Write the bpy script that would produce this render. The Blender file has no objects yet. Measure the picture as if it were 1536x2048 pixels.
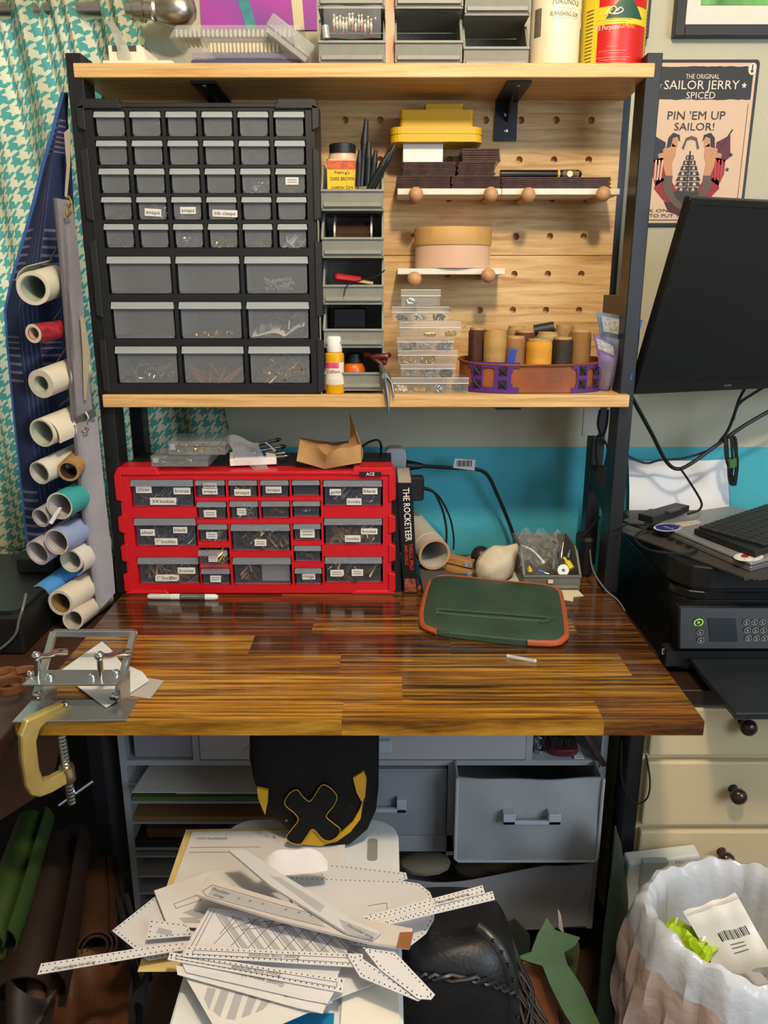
import bpy, bmesh, math, random
from mathutils import Vector, Matrix
random.seed(7)
S = bpy.context.scene
COL = S.collection
PI = math.pi
# ---------------------------------------------------------------- camera, world, lights, exposure
FPX, TH, CZ = 1581.0, 0.2762, 1.338           # focal length in px (1536x2048), downward pitch, eye height
cd = bpy.data.cameras.new('camera'); cam = bpy.data.objects.new('camera', cd); COL.objects.link(cam)
cam.location = (0, 0, CZ); cam.rotation_euler = (PI/2-TH, 0, 0)
cd.sensor_fit = 'VERTICAL'; cd.sensor_height = 32.0; cd.lens = 32.0*FPX/2048; cd.clip_start = .05
S.camera = cam
w = bpy.data.worlds.new('world'); S.world = w; w.use_nodes = True
bg = w.node_tree.nodes['Background']; bg.inputs[0].default_value = (.86, .92, 1.0, 1); bg.inputs[1].default_value = .34
def light(kind, name, loc, energy, col, size, tgt=None):
    l = bpy.data.lights.new(name, kind); l.energy = energy; l.color = col
    if kind == 'AREA': l.shape = 'RECTANGLE'; l.size, l.size_y = size
    else: l.shadow_soft_size = size
    o = bpy.data.objects.new(name, l); COL.objects.link(o); o.location = loc
    if tgt: o.rotation_euler = (Vector(tgt)-Vector(loc)).to_track_quat('-Z', 'Y').to_euler()
    return o
light('POINT', 'ceiling_lamp_light', (.22, .2, 2.36), 70, (1, .82, .60), .07)
light('AREA', 'window_daylight', (1.9, -.9, 1.7), 30, (.70, .85, 1), (1.1, 1.3), (.6, 1.3, .7))
light('AREA', 'curtain_window_daylight', (-1.3, 2.3, 1.6), 22, (.80, .93, 1), (1.0, 1.4), (-.7, 1.4, 1.3))
S.view_settings.view_transform = 'Standard'; S.view_settings.look = 'None'; S.view_settings.gamma = 1
S.view_settings.use_curve_mapping = False; S.view_settings.exposure = 0.3
S.cycles.transparent_max_bounces = 24
# ---------------------------------------------------------------- helpers
CT, ST = math.cos(TH), math.sin(TH)
def ray(px, py):
    u, v = (px-768)/FPX, (1024-py)/FPX
    return Vector((u, CT+v*ST, v*CT-ST))
def A(px, py, Y):            # the point on the vertical plane at depth Y
    d = ray(px, py); return Vector((d.x/d.y*Y, Y, CZ+d.z/d.y*Y))
def D(px, py, z):            # the point on the horizontal plane at height z
    d = ray(px, py); t = (z-CZ)/d.z; return Vector((d.x*t, d.y*t, z))
def R(x0, y0, x1, y1, Y):    # rectangle on plane Y: X0, X1, Z0, Z1
    a = A(x0, (y0+y1)/2, Y); b = A(x1, (y0+y1)/2, Y)
    return a.x, b.x, A(x0, y1, Y).z, A(x0, y0, Y).z
def lin(h):
    h = h.lstrip('#'); c = [int(h[i:i+2], 16)/255 for i in (0, 2, 4)]
    return tuple((x/12.92 if x <= .04045 else ((x+.055)/1.055)**2.4) for x in c)+(1,)
MC = {}
def mt(h, r=.5, m=0, n=None, b=None, a=1, em=0, coat=0, tl=0, h2=None, sp=None, st=(1, 1, 1)):
    key = (h, r, m, n, b, a, em, coat, tl, h2, sp, st)
    if key in MC: return MC[key]
    M = bpy.data.materials.new('material_'+h); M.use_nodes = True
    nt = M.node_tree; N = nt.nodes; L = nt.links; p = N['Principled BSDF']
    p.inputs['Base Color'].default_value = lin(h); p.inputs['Roughness'].default_value = r; p.inputs['Metallic'].default_value = m
    p.inputs['Alpha'].default_value = a
    if sp is not None: p.inputs['Specular IOR Level'].default_value = sp
    if coat: p.inputs['Coat Weight'].default_value = coat; p.inputs['Coat Roughness'].default_value = .1
    if em: p.inputs['Emission Color'].default_value = lin(h); p.inputs['Emission Strength'].default_value = em
    if n or b:
        tc = N.new('ShaderNodeTexCoord'); mp = N.new('ShaderNodeMapping'); mp.inputs['Scale'].default_value = st; L.new(tc.outputs['Object'], mp.inputs[0])
    if n:
        t = N.new('ShaderNodeTexNoise'); t.inputs['Scale'].default_value = n[0]; t.inputs['Detail'].default_value = 6; L.new(mp.outputs[0], t.inputs[0])
        rp = N.new('ShaderNodeValToRGB'); c = lin(h); k = n[1]
        rp.color_ramp.elements[0].position = .3; rp.color_ramp.elements[1].position = .7
        rp.color_ramp.elements[0].color = lin(h2) if h2 else tuple(x*(1-k) for x in c[:3])+(1,)
        rp.color_ramp.elements[1].color = c if h2 else tuple(min(1, x*(1+k)) for x in c[:3])+(1,)
        L.new(t.outputs[0], rp.inputs[0]); L.new(rp.outputs[0], p.inputs['Base Color'])
    if b:
        t2 = N.new('ShaderNodeTexNoise'); t2.inputs['Scale'].default_value = b[0]; t2.inputs['Detail'].default_value = 4; L.new(mp.outputs[0], t2.inputs[0])
        bp = N.new('ShaderNodeBump'); bp.inputs['Strength'].default_value = b[1]; bp.inputs['Distance'].default_value = .004
        L.new(t2.outputs[0], bp.inputs['Height']); L.new(bp.outputs[0], p.inputs['Normal'])
    if tl:
        out = N['Material Output']; x = N.new('ShaderNodeMixShader'); t3 = N.new('ShaderNodeBsdfTranslucent'); x.inputs[0].default_value = tl
        t3.inputs[0].default_value = lin(h); L.new(p.outputs[0], x.inputs[1]); L.new(t3.outputs[0], x.inputs[2]); L.new(x.outputs[0], out.inputs[0])
    MC[key] = M; return M
def wood(key, cols, scale, st, r=.35, coat=0, bump=.15, rand=.0):
    if key in MC: return MC[key]
    M = bpy.data.materials.new('material_'+key); M.use_nodes = True; nt = M.node_tree; N = nt.nodes; L = nt.links; p = N['Principled BSDF']
    p.inputs['Roughness'].default_value = r; p.inputs['Coat Weight'].default_value = coat; p.inputs['Coat Roughness'].default_value = .12
    tc = N.new('ShaderNodeTexCoord'); oi = N.new('ShaderNodeObjectInfo')
    sc = N.new('ShaderNodeVectorMath'); sc.operation = 'SCALE'; sc.inputs[0].default_value = (7, 13, 3); L.new(oi.outputs['Random'], sc.inputs['Scale'])
    ad = N.new('ShaderNodeVectorMath'); ad.operation = 'ADD'; L.new(tc.outputs['Object'], ad.inputs[0]); L.new(sc.outputs[0], ad.inputs[1])
    mp = N.new('ShaderNodeMapping'); mp.inputs['Scale'].default_value = st; L.new(ad.outputs[0], mp.inputs[0])
    t = N.new('ShaderNodeTexNoise'); t.inputs['Scale'].default_value = scale; t.inputs['Detail'].default_value = 7; t.inputs['Distortion'].default_value = .6; L.new(mp.outputs[0], t.inputs[0])
    rp = N.new('ShaderNodeValToRGB'); e = rp.color_ramp.elements
    for i, c in enumerate(cols):
        pos = .3+.4*i/(len(cols)-1)
        q = e[i] if i < 2 else e.new(pos)
        q.position = pos; q.color = lin(c)
    t2 = N.new('ShaderNodeTexNoise'); t2.inputs['Scale'].default_value = scale*9; t2.inputs['Detail'].default_value = 3; L.new(mp.outputs[0], t2.inputs[0])
    mx = N.new('ShaderNodeMath'); mx.operation = 'MULTIPLY_ADD'; mx.inputs[1].default_value = .28; L.new(t2.outputs[0], mx.inputs[0])
    m2 = N.new('ShaderNodeMath'); m2.operation = 'SUBTRACT'; m2.inputs[1].default_value = .14; L.new(t.outputs[0], m2.inputs[0]); L.new(m2.outputs[0], mx.inputs[2])
    if rand:
        m3 = N.new('ShaderNodeMath'); m3.operation = 'MULTIPLY_ADD'; m3.inputs[1].default_value = rand; L.new(oi.outputs['Random'], m3.inputs[0])
        m4 = N.new('ShaderNodeMath'); m4.operation = 'SUBTRACT'; m4.inputs[1].default_value = rand/2; L.new(mx.outputs[0], m4.inputs[0]); L.new(m4.outputs[0], m3.inputs[2]); mx = m3
    L.new(mx.outputs[0], rp.inputs[0]); L.new(rp.outputs[0], p.inputs['Base Color'])
    bp = N.new('ShaderNodeBump'); bp.inputs['Strength'].default_value = bump; bp.inputs['Distance'].default_value = .002; L.new(mx.outputs[0], bp.inputs['Height']); L.new(bp.outputs[0], p.inputs['Normal'])
    MC[key] = M; return M
OFF = {}
def link(o, parent=None):
    COL.objects.link(o)
    if parent is not None:
        o.parent = parent
        if parent.name in OFF: o.matrix_parent_inverse = Matrix.Translation(-OFF[parent.name])
    return o
def top(o, label, cat, group=None, kind=None):
    o['label'] = label; o['category'] = cat
    if group: o['group'] = group
    if kind: o['kind'] = kind
    return o
def thing(name, label, cat, loc, group=None, world=True, rot=None, kind=None):
    o = bpy.data.objects.new(name, None); COL.objects.link(o); o.location = loc; o.empty_display_size = .02
    if rot: o.rotation_euler = rot
    if world: OFF[o.name] = Vector(loc)
    return top(o, label, cat, group, kind)
def spl(pts, n=6, closed=False):
    pts = [Vector(p) for p in pts]; out = []; m = len(pts)
    rng = range(m) if closed else range(m-1)
    for i in rng:
        if closed: a, b, c, d = pts[i-1], pts[i], pts[(i+1) % m], pts[(i+2) % m]
        else: a, b, c, d = pts[max(i-1, 0)], pts[i], pts[i+1], pts[min(i+2, m-1)]
        for k in range(n):
            t = k/n; out.append(.5*((2*b)+(c-a)*t+(2*a-5*b+4*c-d)*t*t+(3*b-a-3*c+d)*t**3))
    if not closed: out.append(pts[-1])
    return out
class B:
    def __init__(s): s.v = []; s.f = []; s.uv = None
    def add(s, vs, fs):
        k = len(s.v); s.v += [tuple(v) for v in vs]; s.f += [tuple(i+k for i in f) for f in fs]; return s
    def hexa(s, p):           # 4 bottom, 4 top
        return s.add(p, [(3, 2, 1, 0), (4, 5, 6, 7), (0, 1, 5, 4), (1, 2, 6, 5), (2, 3, 7, 6), (3, 0, 4, 7)])
    def box(s, x0, x1, y0, y1, z0, z1):
        return s.hexa([(x0, y0, z0), (x1, y0, z0), (x1, y1, z0), (x0, y1, z0), (x0, y0, z1), (x1, y0, z1), (x1, y1, z1), (x0, y1, z1)])
    def obox(s, c, sz, M=None):
        c = Vector(c); M = M or Matrix(); p = []
        for z in (-.5, .5):
            for x, y in ((-.5, -.5), (.5, -.5), (.5, .5), (-.5, .5)): p.append(c+M.to_3x3()@Vector((x*sz[0], y*sz[1], z*sz[2])))
        return s.hexa(p)
    def bar(s, a, b, w, h, up=(0, 0, 1)):
        a, b = Vector(a), Vector(b); d = (b-a).normalized(); x = d.cross(Vector(up)).normalized(); y = x.cross(d)
        q = [-x*w/2-y*h/2, x*w/2-y*h/2, x*w/2+y*h/2, -x*w/2+y*h/2]
        return s.hexa([a+i for i in q]+[b+i for i in q])
    def prism(s, pts, vec):
        vec = Vector(vec); pts = [Vector(p) for p in pts]; n = len(pts)
        return s.add(pts+[p+vec for p in pts], [tuple(range(n))[::-1], tuple(range(n, 2*n))]+[(i, (i+1) % n, n+(i+1) % n, n+i) for i in range(n)])
    def tube(s, pts, r, n=8, cap=True, closed=False, flat=1):
        pts = [Vector(p) for p in pts]; m = len(pts); t = []
        for i in range(m):
            a = pts[i-1] if (i or closed) else pts[i]; b = pts[(i+1) % m] if (i < m-1 or closed) else pts[i]
            d = (b-a); t.append(d.normalized() if d.length > 1e-9 else Vector((0, 0, 1)))
        u = t[0].orthogonal().normalized(); vs = []
        for i in range(m):
            u = (u-t[i]*u.dot(t[i]));
            u = u.normalized() if u.length > 1e-6 else t[i].orthogonal().normalized()
            w = t[i].cross(u); rr = r[i] if isinstance(r, (list, tuple)) else r
            for k in range(n): vs.append(pts[i]+(u*math.cos(2*PI*k/n)+w*math.sin(2*PI*k/n)*flat)*rr)
        fs = []
        for i in range(m if closed else m-1):
            j = (i+1) % m
            for k in range(n): fs.append((i*n+k, i*n+(k+1) % n, j*n+(k+1) % n, j*n+k))
        if cap and not closed: fs += [tuple(range(n))[::-1], tuple(range((m-1)*n, m*n))]
        return s.add(vs, fs)
    def lathe(s, prof, c=(0, 0, 0), ax=(0, 0, 1), n=20, cap=True, sx=1, sy=1):
        q = Vector((0, 0, 1)).rotation_difference(Vector(ax).normalized()); c = Vector(c); vs = []; m = len(prof)
        for r, h in prof:
            for k in range(n): vs.append(c+q@Vector((r*sx*math.cos(2*PI*k/n), r*sy*math.sin(2*PI*k/n), h)))
        fs = [(i*n+k, i*n+(k+1) % n, (i+1)*n+(k+1) % n, (i+1)*n+k) for i in range(m-1) for k in range(n)]
        if cap: fs += [tuple(range(n))[::-1], tuple(range((m-1)*n, m*n))]
        return s.add(vs, fs)
    def pipe(s, a, b, r, ri, n=20):       # open hollow tube with wall
        a, b = Vector(a), Vector(b); l = (b-a).length
        k = len(s.v); s.lathe([(ri, l), (ri, 0), (r, 0), (r, l), (ri, l)], a, b-a, n, cap=False); return s
    def sph(s, c, r, n=10, m=6, sc=(1, 1, 1)):
        c = Vector(c); vs = [c+Vector((0, 0, -r*sc[2]))]
        for i in range(1, m):
            a = PI*i/m
            for k in range(n): vs.append(c+Vector((r*sc[0]*math.sin(a)*math.cos(2*PI*k/n), r*sc[1]*math.sin(a)*math.sin(2*PI*k/n), -r*sc[2]*math.cos(a))))
        vs.append(c+Vector((0, 0, r*sc[2]))); l = len(vs)-1
        fs = [(0, 1+(k+1) % n, 1+k) for k in range(n)]+[(l, l-n+k, l-n+(k+1) % n) for k in range(n)]
        fs += [(1+i*n+k, 1+i*n+(k+1) % n, 1+(i+1)*n+(k+1) % n, 1+(i+1)*n+k) for i in range(m-2) for k in range(n)]
        return s.add(vs, fs)
    def sheet(s, fn, nu, nv, t=0, uv=None):    # fn(u,v) surface, thickness t along the face normal
        P = [[Vector(fn(i/nu, j/nv)) for j in range(nv+1)] for i in range(nu+1)]; vs = []; W = nv+1
        nr = []
        for i in range(nu+1):
            for j in range(nv+1):
                a = P[min(i+1, nu)][j]-P[max(i-1, 0)][j]; b = P[i][min(j+1, nv)]-P[i][max(j-1, 0)]
                q = a.cross(b); nr.append(q.normalized() if q.length > 1e-12 else Vector((0, 0, 1))); vs.append(P[i][j])
        fs = [(i*W+j, (i+1)*W+j, (i+1)*W+j+1, i*W+j+1) for i in range(nu) for j in range(nv)]
        if t:
            k = len(vs); vs = vs+[v-n*t for v, n in zip(vs, nr)]; fs2 = [tuple(x+k for x in f[::-1]) for f in fs]
            rim = [i*W for i in range(nu+1)]+[nu*W+j for j in range(1, W)]+[i*W+nv for i in range(nu-1, -1, -1)]+[j for j in range(nv-1, 0, -1)]
            fs = fs+fs2+[(rim[i], rim[i-1], rim[i-1]+k, rim[i]+k) for i in range(len(rim))]
        return s.add(vs, fs)
    def o(s, name, mat, parent=None, smooth=False, bev=0, seg=1, label=None, world_origin=False, ang=42, fixn=True):
        me = bpy.data.meshes.new(name); off = None; vs = s.v
        if parent is None and not world_origin and vs:
            xs = [v[0] for v in vs]; ys = [v[1] for v in vs]; zs = [v[2] for v in vs]
            off = Vector(((min(xs)+max(xs))/2, (min(ys)+max(ys))/2, min(zs))); vs = [(v[0]-off.x, v[1]-off.y, v[2]-off.z) for v in vs]
        me.from_pydata(vs, [], s.f)
        bm = bmesh.new(); bm.from_mesh(me)
        if fixn: bmesh.ops.recalc_face_normals(bm, faces=bm.faces)
        if bev:
            es = [e for e in bm.edges if len(e.link_faces) == 2 and e.calc_face_angle(0) > .5]
            bmesh.ops.bevel(bm, geom=es, offset=bev, segments=seg, profile=.5, affect='EDGES', clamp_overlap=True)
        bm.to_mesh(me); bm.free()
        if smooth:
            for p in me.polygons: p.use_smooth = True
            me.set_sharp_from_angle(angle=math.radians(ang))
        me.materials.append(mat)
        ob = bpy.data.objects.new(name, me); link(ob, parent)
        if off is not None: ob.location = off; OFF[ob.name] = off
        if label: ob['label'] = label
        return ob
def box(name, x0, x1, y0, y1, z0, z1, mat, parent=None, bev=0, **k): return B().box(x0, x1, y0, y1, z0, z1).o(name, mat, parent, bev=bev, **k)
def txt(s, o, r, u, h, mat, parent, w=None, name='lettering', cyl=None, sp=1.0, lift=.0004, bold=0):
    """flat lettering, centred on o, right vector r, up vector u, capital height h, optional fitted width w; cyl=(cx,cy,R) wraps it round an upright cylinder"""
    c = bpy.data.curves.new('t', 'FONT'); c.body = s; c.size = 1; c.align_x = 'CENTER'; c.align_y = 'CENTER'; c.resolution_u = 2; c.space_line = sp; c.offset = bold
    t = bpy.data.objects.new('t', c); COL.objects.link(t); dg = bpy.context.evaluated_depsgraph_get()
    me = bpy.data.meshes.new_from_object(t.evaluated_get(dg)); bpy.data.objects.remove(t); bpy.data.curves.remove(c)
    if not len(me.vertices): return None
    xs = [v.co.x for v in me.vertices]; wd = max(xs)-min(xs); k = h/.70; kx = (w/wd if w else k); mid = (max(xs)+min(xs))/2
    o = Vector(o)
    if cyl is None:
        r = Vector(r).normalized(); u = Vector(u); u = (u-r*u.dot(r)).normalized(); n = r.cross(u)
        for v in me.vertices: v.co = o+r*(v.co.x-mid)*kx+u*v.co.y*k+n*lift
    else:
        cx, cy, Rr = cyl; a0 = math.atan2(o.x-cx, -(o.y-cy))
        for v in me.vertices:
            a = a0+(v.co.x-mid)*kx/Rr; v.co = Vector((cx+(Rr+lift)*math.sin(a), cy-(Rr+lift)*math.cos(a), o.z+v.co.y*k))
    me.materials.clear(); me.materials.append(mat)
    ob = bpy.data.objects.new(name, me); link(ob, parent); return ob
def rot(rx=0, ry=0, rz=0): return Matrix.Rotation(rz, 4, 'Z')@Matrix.Rotation(ry, 4, 'Y')@Matrix.Rotation(rx, 4, 'X')
def struct(o, label=None):
    o['kind'] = 'structure'
    if label: o['label'] = label
    return o
def inset(poly, d):
    n = len(poly); out = []
    for i in range(n):
        a, b, c = Vector(poly[i-1]), Vector(poly[i]), Vector(poly[(i+1) % n]); e1 = (b-a).normalized(); e2 = (c-b).normalized()
        n1 = Vector((-e1.y, e1.x)); n2 = Vector((-e2.y, e2.x)); m = (n1+n2); m = m.normalized() if m.length > 1e-6 else n1
        out.append(b+m*(d/max(.35, m.dot(n1))))
    return out
def rrect(x0, x1, y0, y1, r, n=4, bl=True, br=True, tl=True, tr=True):
    out = []
    for cx, cy, a0, on in ((x1-r, y0+r, -PI/2, br), (x1-r, y1-r, 0, tr), (x0+r, y1-r, PI/2, tl), (x0+r, y0+r, PI, bl)):
        if not on: out.append((x1 if cx > (x0+x1)/2 else x0, y1 if cy > (y0+y1)/2 else y0)); continue
        for k in range(n+1): out.append((cx+r*math.cos(a0+PI/2*k/n), cy+r*math.sin(a0+PI/2*k/n)))
    return out
# common materials
BLACK = mt('1b1b1c', .45); BLKM = mt('232326', .42, b=(900, .08)); INK = mt('151515', .7); PAPER = mt('dedbd6', .8); WHITE = mt('e6e4de', .55)
CLEAR = mt('d6dde0', .12, a=.22); FOIL = mt('e4e8ea', .15, a=.16); STEEL = mt('c3c6c8', .22, 1); BRASS = mt('c79a3c', .28, 1); DARKST = mt('6d6a66', .3, 1)
BINGREY = mt('8b8b82', .48, n=(60, .06)); CABLE = mt('101012', .5); KRAFT = mt('b58e5e', .8, n=(40, .15)); CREAM = mt('e3d9c2', .7, n=(30, .04))
X0 = -.0334; ZS1, ZS2, ZD = 1.700, 1.148, .75
# ================================================================ STRUCTURE
WY = 1.76
WALLM = mt('bab8a4', .85, b=(220, .25), n=(3, .03)); TEAL = mt('48b1c2', .7, b=(220, .25), n=(3, .05))
b = B(); zt = 1.0
b.box(-.56, 2.4, WY, WY+.1, 0, 2.6); b.box(-2.4, -1.5, WY, WY+.1, 0, 2.6); b.box(-1.5, -.56, WY, WY+.1, 0, .95); b.box(-1.5, -.56, WY, WY+.1, 2.2, 2.6)
wall = struct(b.o('wall_back', WALLM), 'sage grey textured wall with teal lower band')
B().box(-.56, 2.4, WY-.0015, WY+.001, 0, .992).o('dado_paint', TEAL, wall, label='teal painted lower band')
WF = mt('dcdad2', .5)
win = B()
for x in (-1.5, -.6): win.box(x, x+.04, WY+.02, WY+.08, .95, 2.2)
for z in (.95, 2.16, 1.56): win.box(-1.5, -.56, WY+.02, WY+.08, z, z+.04)
win = struct(win.o('window_1', WF), 'white window behind houndstooth curtain')
box('pane', -1.46, -.6, WY+.045, WY+.05, .99, 2.16, mt('cfe6f2', .1, a=.1), win)
struct(B().box(-2.4, 2.4, -2.4, WY, -.05, 0).o('floor', mt('3a2a1f', .6, n=(6, .25))), 'dark brown floor')
struct(B().box(-2.5, -2.4, -2.4, WY+.1, 0, 2.6).o('wall_left', WALLM)); struct(B().box(2.4, 2.5, -2.4, WY+.1, 0, 2.6).o('wall_right', WALLM))
struct(B().box(-2.5, 2.5, -2.4, WY+.1, 2.6, 2.7).o('ceiling', mt('cfcbc0', .9)))
# ---------------------------------------------------------------- curtain with houndstooth weave
def hound():
    M = bpy.data.materials.new('material_houndstooth'); M.use_nodes = True; nt = M.node_tree; N = nt.nodes; L = nt.links; p = N['Principled BSDF']; p.inputs['Roughness'].default_value = .9
    uv = N.new('ShaderNodeUVMap'); sp = N.new('ShaderNodeSeparateXYZ'); L.new(uv.outputs[0], sp.inputs[0])
    def ma(op, a, b=None, c=None):
        n = N.new('ShaderNodeMath'); n.operation = op
        for i, x in enumerate((a, b, c)):
            if x is None: continue
            if isinstance(x, (int, float)): n.inputs[i].default_value = x
            else: L.new(x, n.inputs[i])
        return n.outputs[0]
    x = ma('MULTIPLY', sp.outputs[0], 8/.027); y = ma('MULTIPLY', sp.outputs[1], 8/.027)
    wx = ma('LESS_THAN', ma('FLOORED_MODULO', x, 8), 4); wy = ma('LESS_THAN', ma('FLOORED_MODULO', y, 8), 4)
    tw = ma('LESS_THAN', ma('FLOORED_MODULO', ma('SUBTRACT', x, y), 4), 2)
    v = ma('ADD', ma('MULTIPLY', wx, tw), ma('MULTIPLY', wy, ma('SUBTRACT', 1, tw)))
    mx = N.new('ShaderNodeMix'); mx.data_type = 'RGBA'; L.new(v, mx.inputs[0]); mx.inputs[6].default_value = lin('d8cfae'); mx.inputs[7].default_value = lin('559c92')
    L.new(mx.outputs[2], p.inputs['Base Color'])
    t3 = N.new('ShaderNodeBsdfTranslucent'); L.new(mx.outputs[2], t3.inputs[0]); s = N.new('ShaderNodeMixShader'); s.inputs[0].default_value = .35
    L.new(p.outputs[0], s.inputs[1]); L.new(t3.outputs[0], s.inputs[2]); L.new(s.outputs[0], N['Material Output'].inputs[0]); return M
def curt(u, v):      # u across (0 left .. 1 right), v down
    z = 1.93-1.17*v; xr = -.475+.14*min(1, v*1.3); xl = -1.15
    g = max(0, 1-v*3.2); x = xl+(xr-xl)*u
    y = WY-.06+.018*math.sin(u*52+1.5*math.sin(v*3))+.010*g*math.sin(u*150+3*v)+.012*math.sin(u*23+v*2)
    y -= .05*max(0, 1-v*4.5)-.02*g*math.sin(u*95+2*math.sin(v*9))*max(0, v-.02)*6
    y -= .08*max(0, (v-.55))*max(0, 1-u*2.2)
    return (x, y, z+.02*math.sin(u*9)*v)
cu = B().sheet(curt, 150, 60)
ob = cu.o('curtain', hound(), smooth=True, fixn=False, ang=80)
uvl = ob.data.uv_layers.new(name='UVMap'); NV = 61
for lp in ob.data.loops:
    i, j = divmod(lp.vertex_index, NV); uvl.data[lp.index].uv = (i/150*.95, -j/60*1.17)
top(ob, 'teal and cream houndstooth curtain gathered beside the shelving unit', 'curtain')
cr = thing('curtain_rod', 'brushed silver curtain rod with ball finial above the curtain', 'curtain rod', (-.6, 1.66, 1.82))
z = A(310, 9, 1.655).z; xe = A(312, 9, 1.655).x
SIL = mt('b9b4a8', .3, 1)
B().tube([(-1.3, 1.685, z), (xe, 1.685, z)], .0165, 16).o('rod', SIL, cr, smooth=True)
B().lathe([(.017, -.02), (.021, -.018), (.021, .0), (.014, .004), (.014, .012), (.022, .016), (.024, .02), (.022, .025), (.026, .034), (.031, .05), (.032, .064), (.028, .082), (.016, .094), (.001, .098)], (xe-.03, 1.685, z), (1, 0, 0), 20).o('finial', SIL, cr, smooth=True)
B().tube([(-.52, WY-.002, z-.03), (-.52, 1.70, z-.02), (-.52, 1.685, z-.017)], .006, 8).o('wall_bracket', SIL, cr)
# ================================================================ SHELVING UNIT
unit = thing('shelving_unit', 'black metal workbench frame with oak shelves and perforated oak back', 'shelving unit', (X0, 1.55, 0))
FB = mt('18181a', .4, b=(1200, .05)); xo = .5; pw = .027
for s in (-1, 1):
    xa, xb = sorted((X0+s*xo, X0+s*(xo-pw)))
    box('post', xa, xb, 1.479, 1.534, ZD, 1.716, FB, unit, .0015)
    box('post', xa, xb, 1.648, 1.69, ZD, 1.716, FB, unit, .0015)
    box('leg', xa, xb-0, 1.25, 1.305, .0, ZD-.0235, FB, unit, .0015)
    box('leg', xa, xb, 1.66, 1.70, .0, ZD-.0235, FB, unit, .0015)
    box('foot_rail', xa, xb, 1.305, 1.66, .06, .09, FB, unit, .0015)
    box('apron_rail', xa, xb, 1.05, 1.70, ZD-.05, ZD-.0235, FB, unit, .0015) if s > 0 else None
    box('side_rail', xa+.001, xb-.001, 1.534, 1.648, 1.688, 1.714, FB, unit, .001)
    box('side_rail', xa+.001, xb-.001, 1.534, 1.648, 1.285, 1.325, FB, unit, .001)
    z1, z2 = .925, .965
    B().hexa([(xa, 1.534, z1-.02), (xb, 1.534, z1-.02), (xb, 1.648, z1+.01), (xa, 1.648, z1+.01), (xa, 1.534, z2-.02), (xb, 1.534, z2-.02), (xb, 1.648, z2+.01), (xa, 1.648, z2+.01)]).o('side_rail', FB, unit)
OAK = wood('oak', ['a97f4d', 'c39a63', 'cfaa74', 'dab986'], 2.2, (3, 3, 42), .5, 0, .12)
OAKE = wood('oak_edge', ['b98d52', 'd0a86c', 'ddb981'], 2.4, (2.2, 30, 60), .45, 0, .1)
box('shelf_board', X0-.4872, X0+.4872, 1.476, 1.668, 1.678, ZS1, OAKE, unit, .0012)
box('shelf_board', X0-.4872, X0+.4872, 1.462, 1.668, 1.125, ZS2, OAKE, unit, .0012)
def panel(z0, z1, rows, name):
    b = B(); cw, ch, r, n, th = .0667, .0695, .0066, 16, .012; Y = 1.644
    xc = [.393-cw*k for k in range(14)]; xl, xr = X0-.4872, X0+.485
    def q(a, bq, c, d): b.add([(a, Y, c), (bq, Y, c), (bq, Y, d), (a, Y, d)], [(0, 1, 2, 3)])
    q(xl, xc[-1]-cw/2, z0, z1); q(xc[0]+cw/2, xr, z0, z1)
    if rows[0]-ch/2 > z0+1e-4: q(xc[-1]-cw/2, xc[0]+cw/2, z0, rows[0]-ch/2)
    for zc in rows:
        for x in xc:
            P = []; C = []
            for k in range(n):
                a = 2*PI*k/n; c, s = math.cos(a), math.sin(a); m = max(abs(c), abs(s)); P.append((x+c/m*cw/2, Y, zc+s/m*ch/2)); C.append((x+c*r, Y, zc+s*r))
            E2 = [(v[0], Y+th, v[2]) for v in C]; b.add(P+C+E2, [(k, (k+1) % n, n+(k+1) % n, n+k) for k in range(n)]+[(n+k, n+(k+1) % n, 2*n+(k+1) % n, 2*n+k) for k in range(n)])
    b.box(xl, xr, Y+th, Y+th+.001, z0, z1)
    b.f = b.f[:-6]+b.f[-6:]
    o = b.o(name, OAK, unit)
    return o
panel(ZS2, 1.3995, [1.3645-.0695*k for k in (2, 1, 0)], 'perforated_panel'); panel(1.4005, 1.6785, [1.4355+.0695*k for k in range(4)], 'perforated_panel')
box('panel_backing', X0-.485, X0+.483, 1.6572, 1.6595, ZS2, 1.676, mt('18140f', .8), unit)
def bracket(px):
    xc = A(px, 200, 1.644).x; b = B()
    b.box(xc-.021, xc+.021, 1.6395, 1.6435, 1.607, 1.677); b.box(xc-.021, xc+.021, 1.495, 1.6435, 1.6735, 1.6775)
    b.add([(xc, 1.6395, 1.64), (xc, 1.56, 1.6735), (xc, 1.6395, 1.6735), (xc+.003, 1.6395, 1.64), (xc+.003, 1.56, 1.6735), (xc+.003, 1.6395, 1.6735)], [(0, 1, 2), (5, 4, 3), (0, 3, 4, 1)])
    o = b.o('shelf_bracket', BLACK, unit)
    for z in (1.653, 1.625): B().lathe([(.0042, 0), (.0042, .0015), (.002, .0022)], (xc, 1.6395, z), (0, -1, 0), 10).o('screw', STEEL, o)
    B().lathe([(.004, 0), (.003, .002)], (xc, 1.51, 1.6735), (0, 0, -1), 10).o('screw', STEEL, o)
bracket(1013); bracket(440)
box('clamp_plate', *R(993, 817, 1042, 824, 1.47)[:2], 1.47, 1.5, 1.119, 1.125, BLACK, unit)
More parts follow.
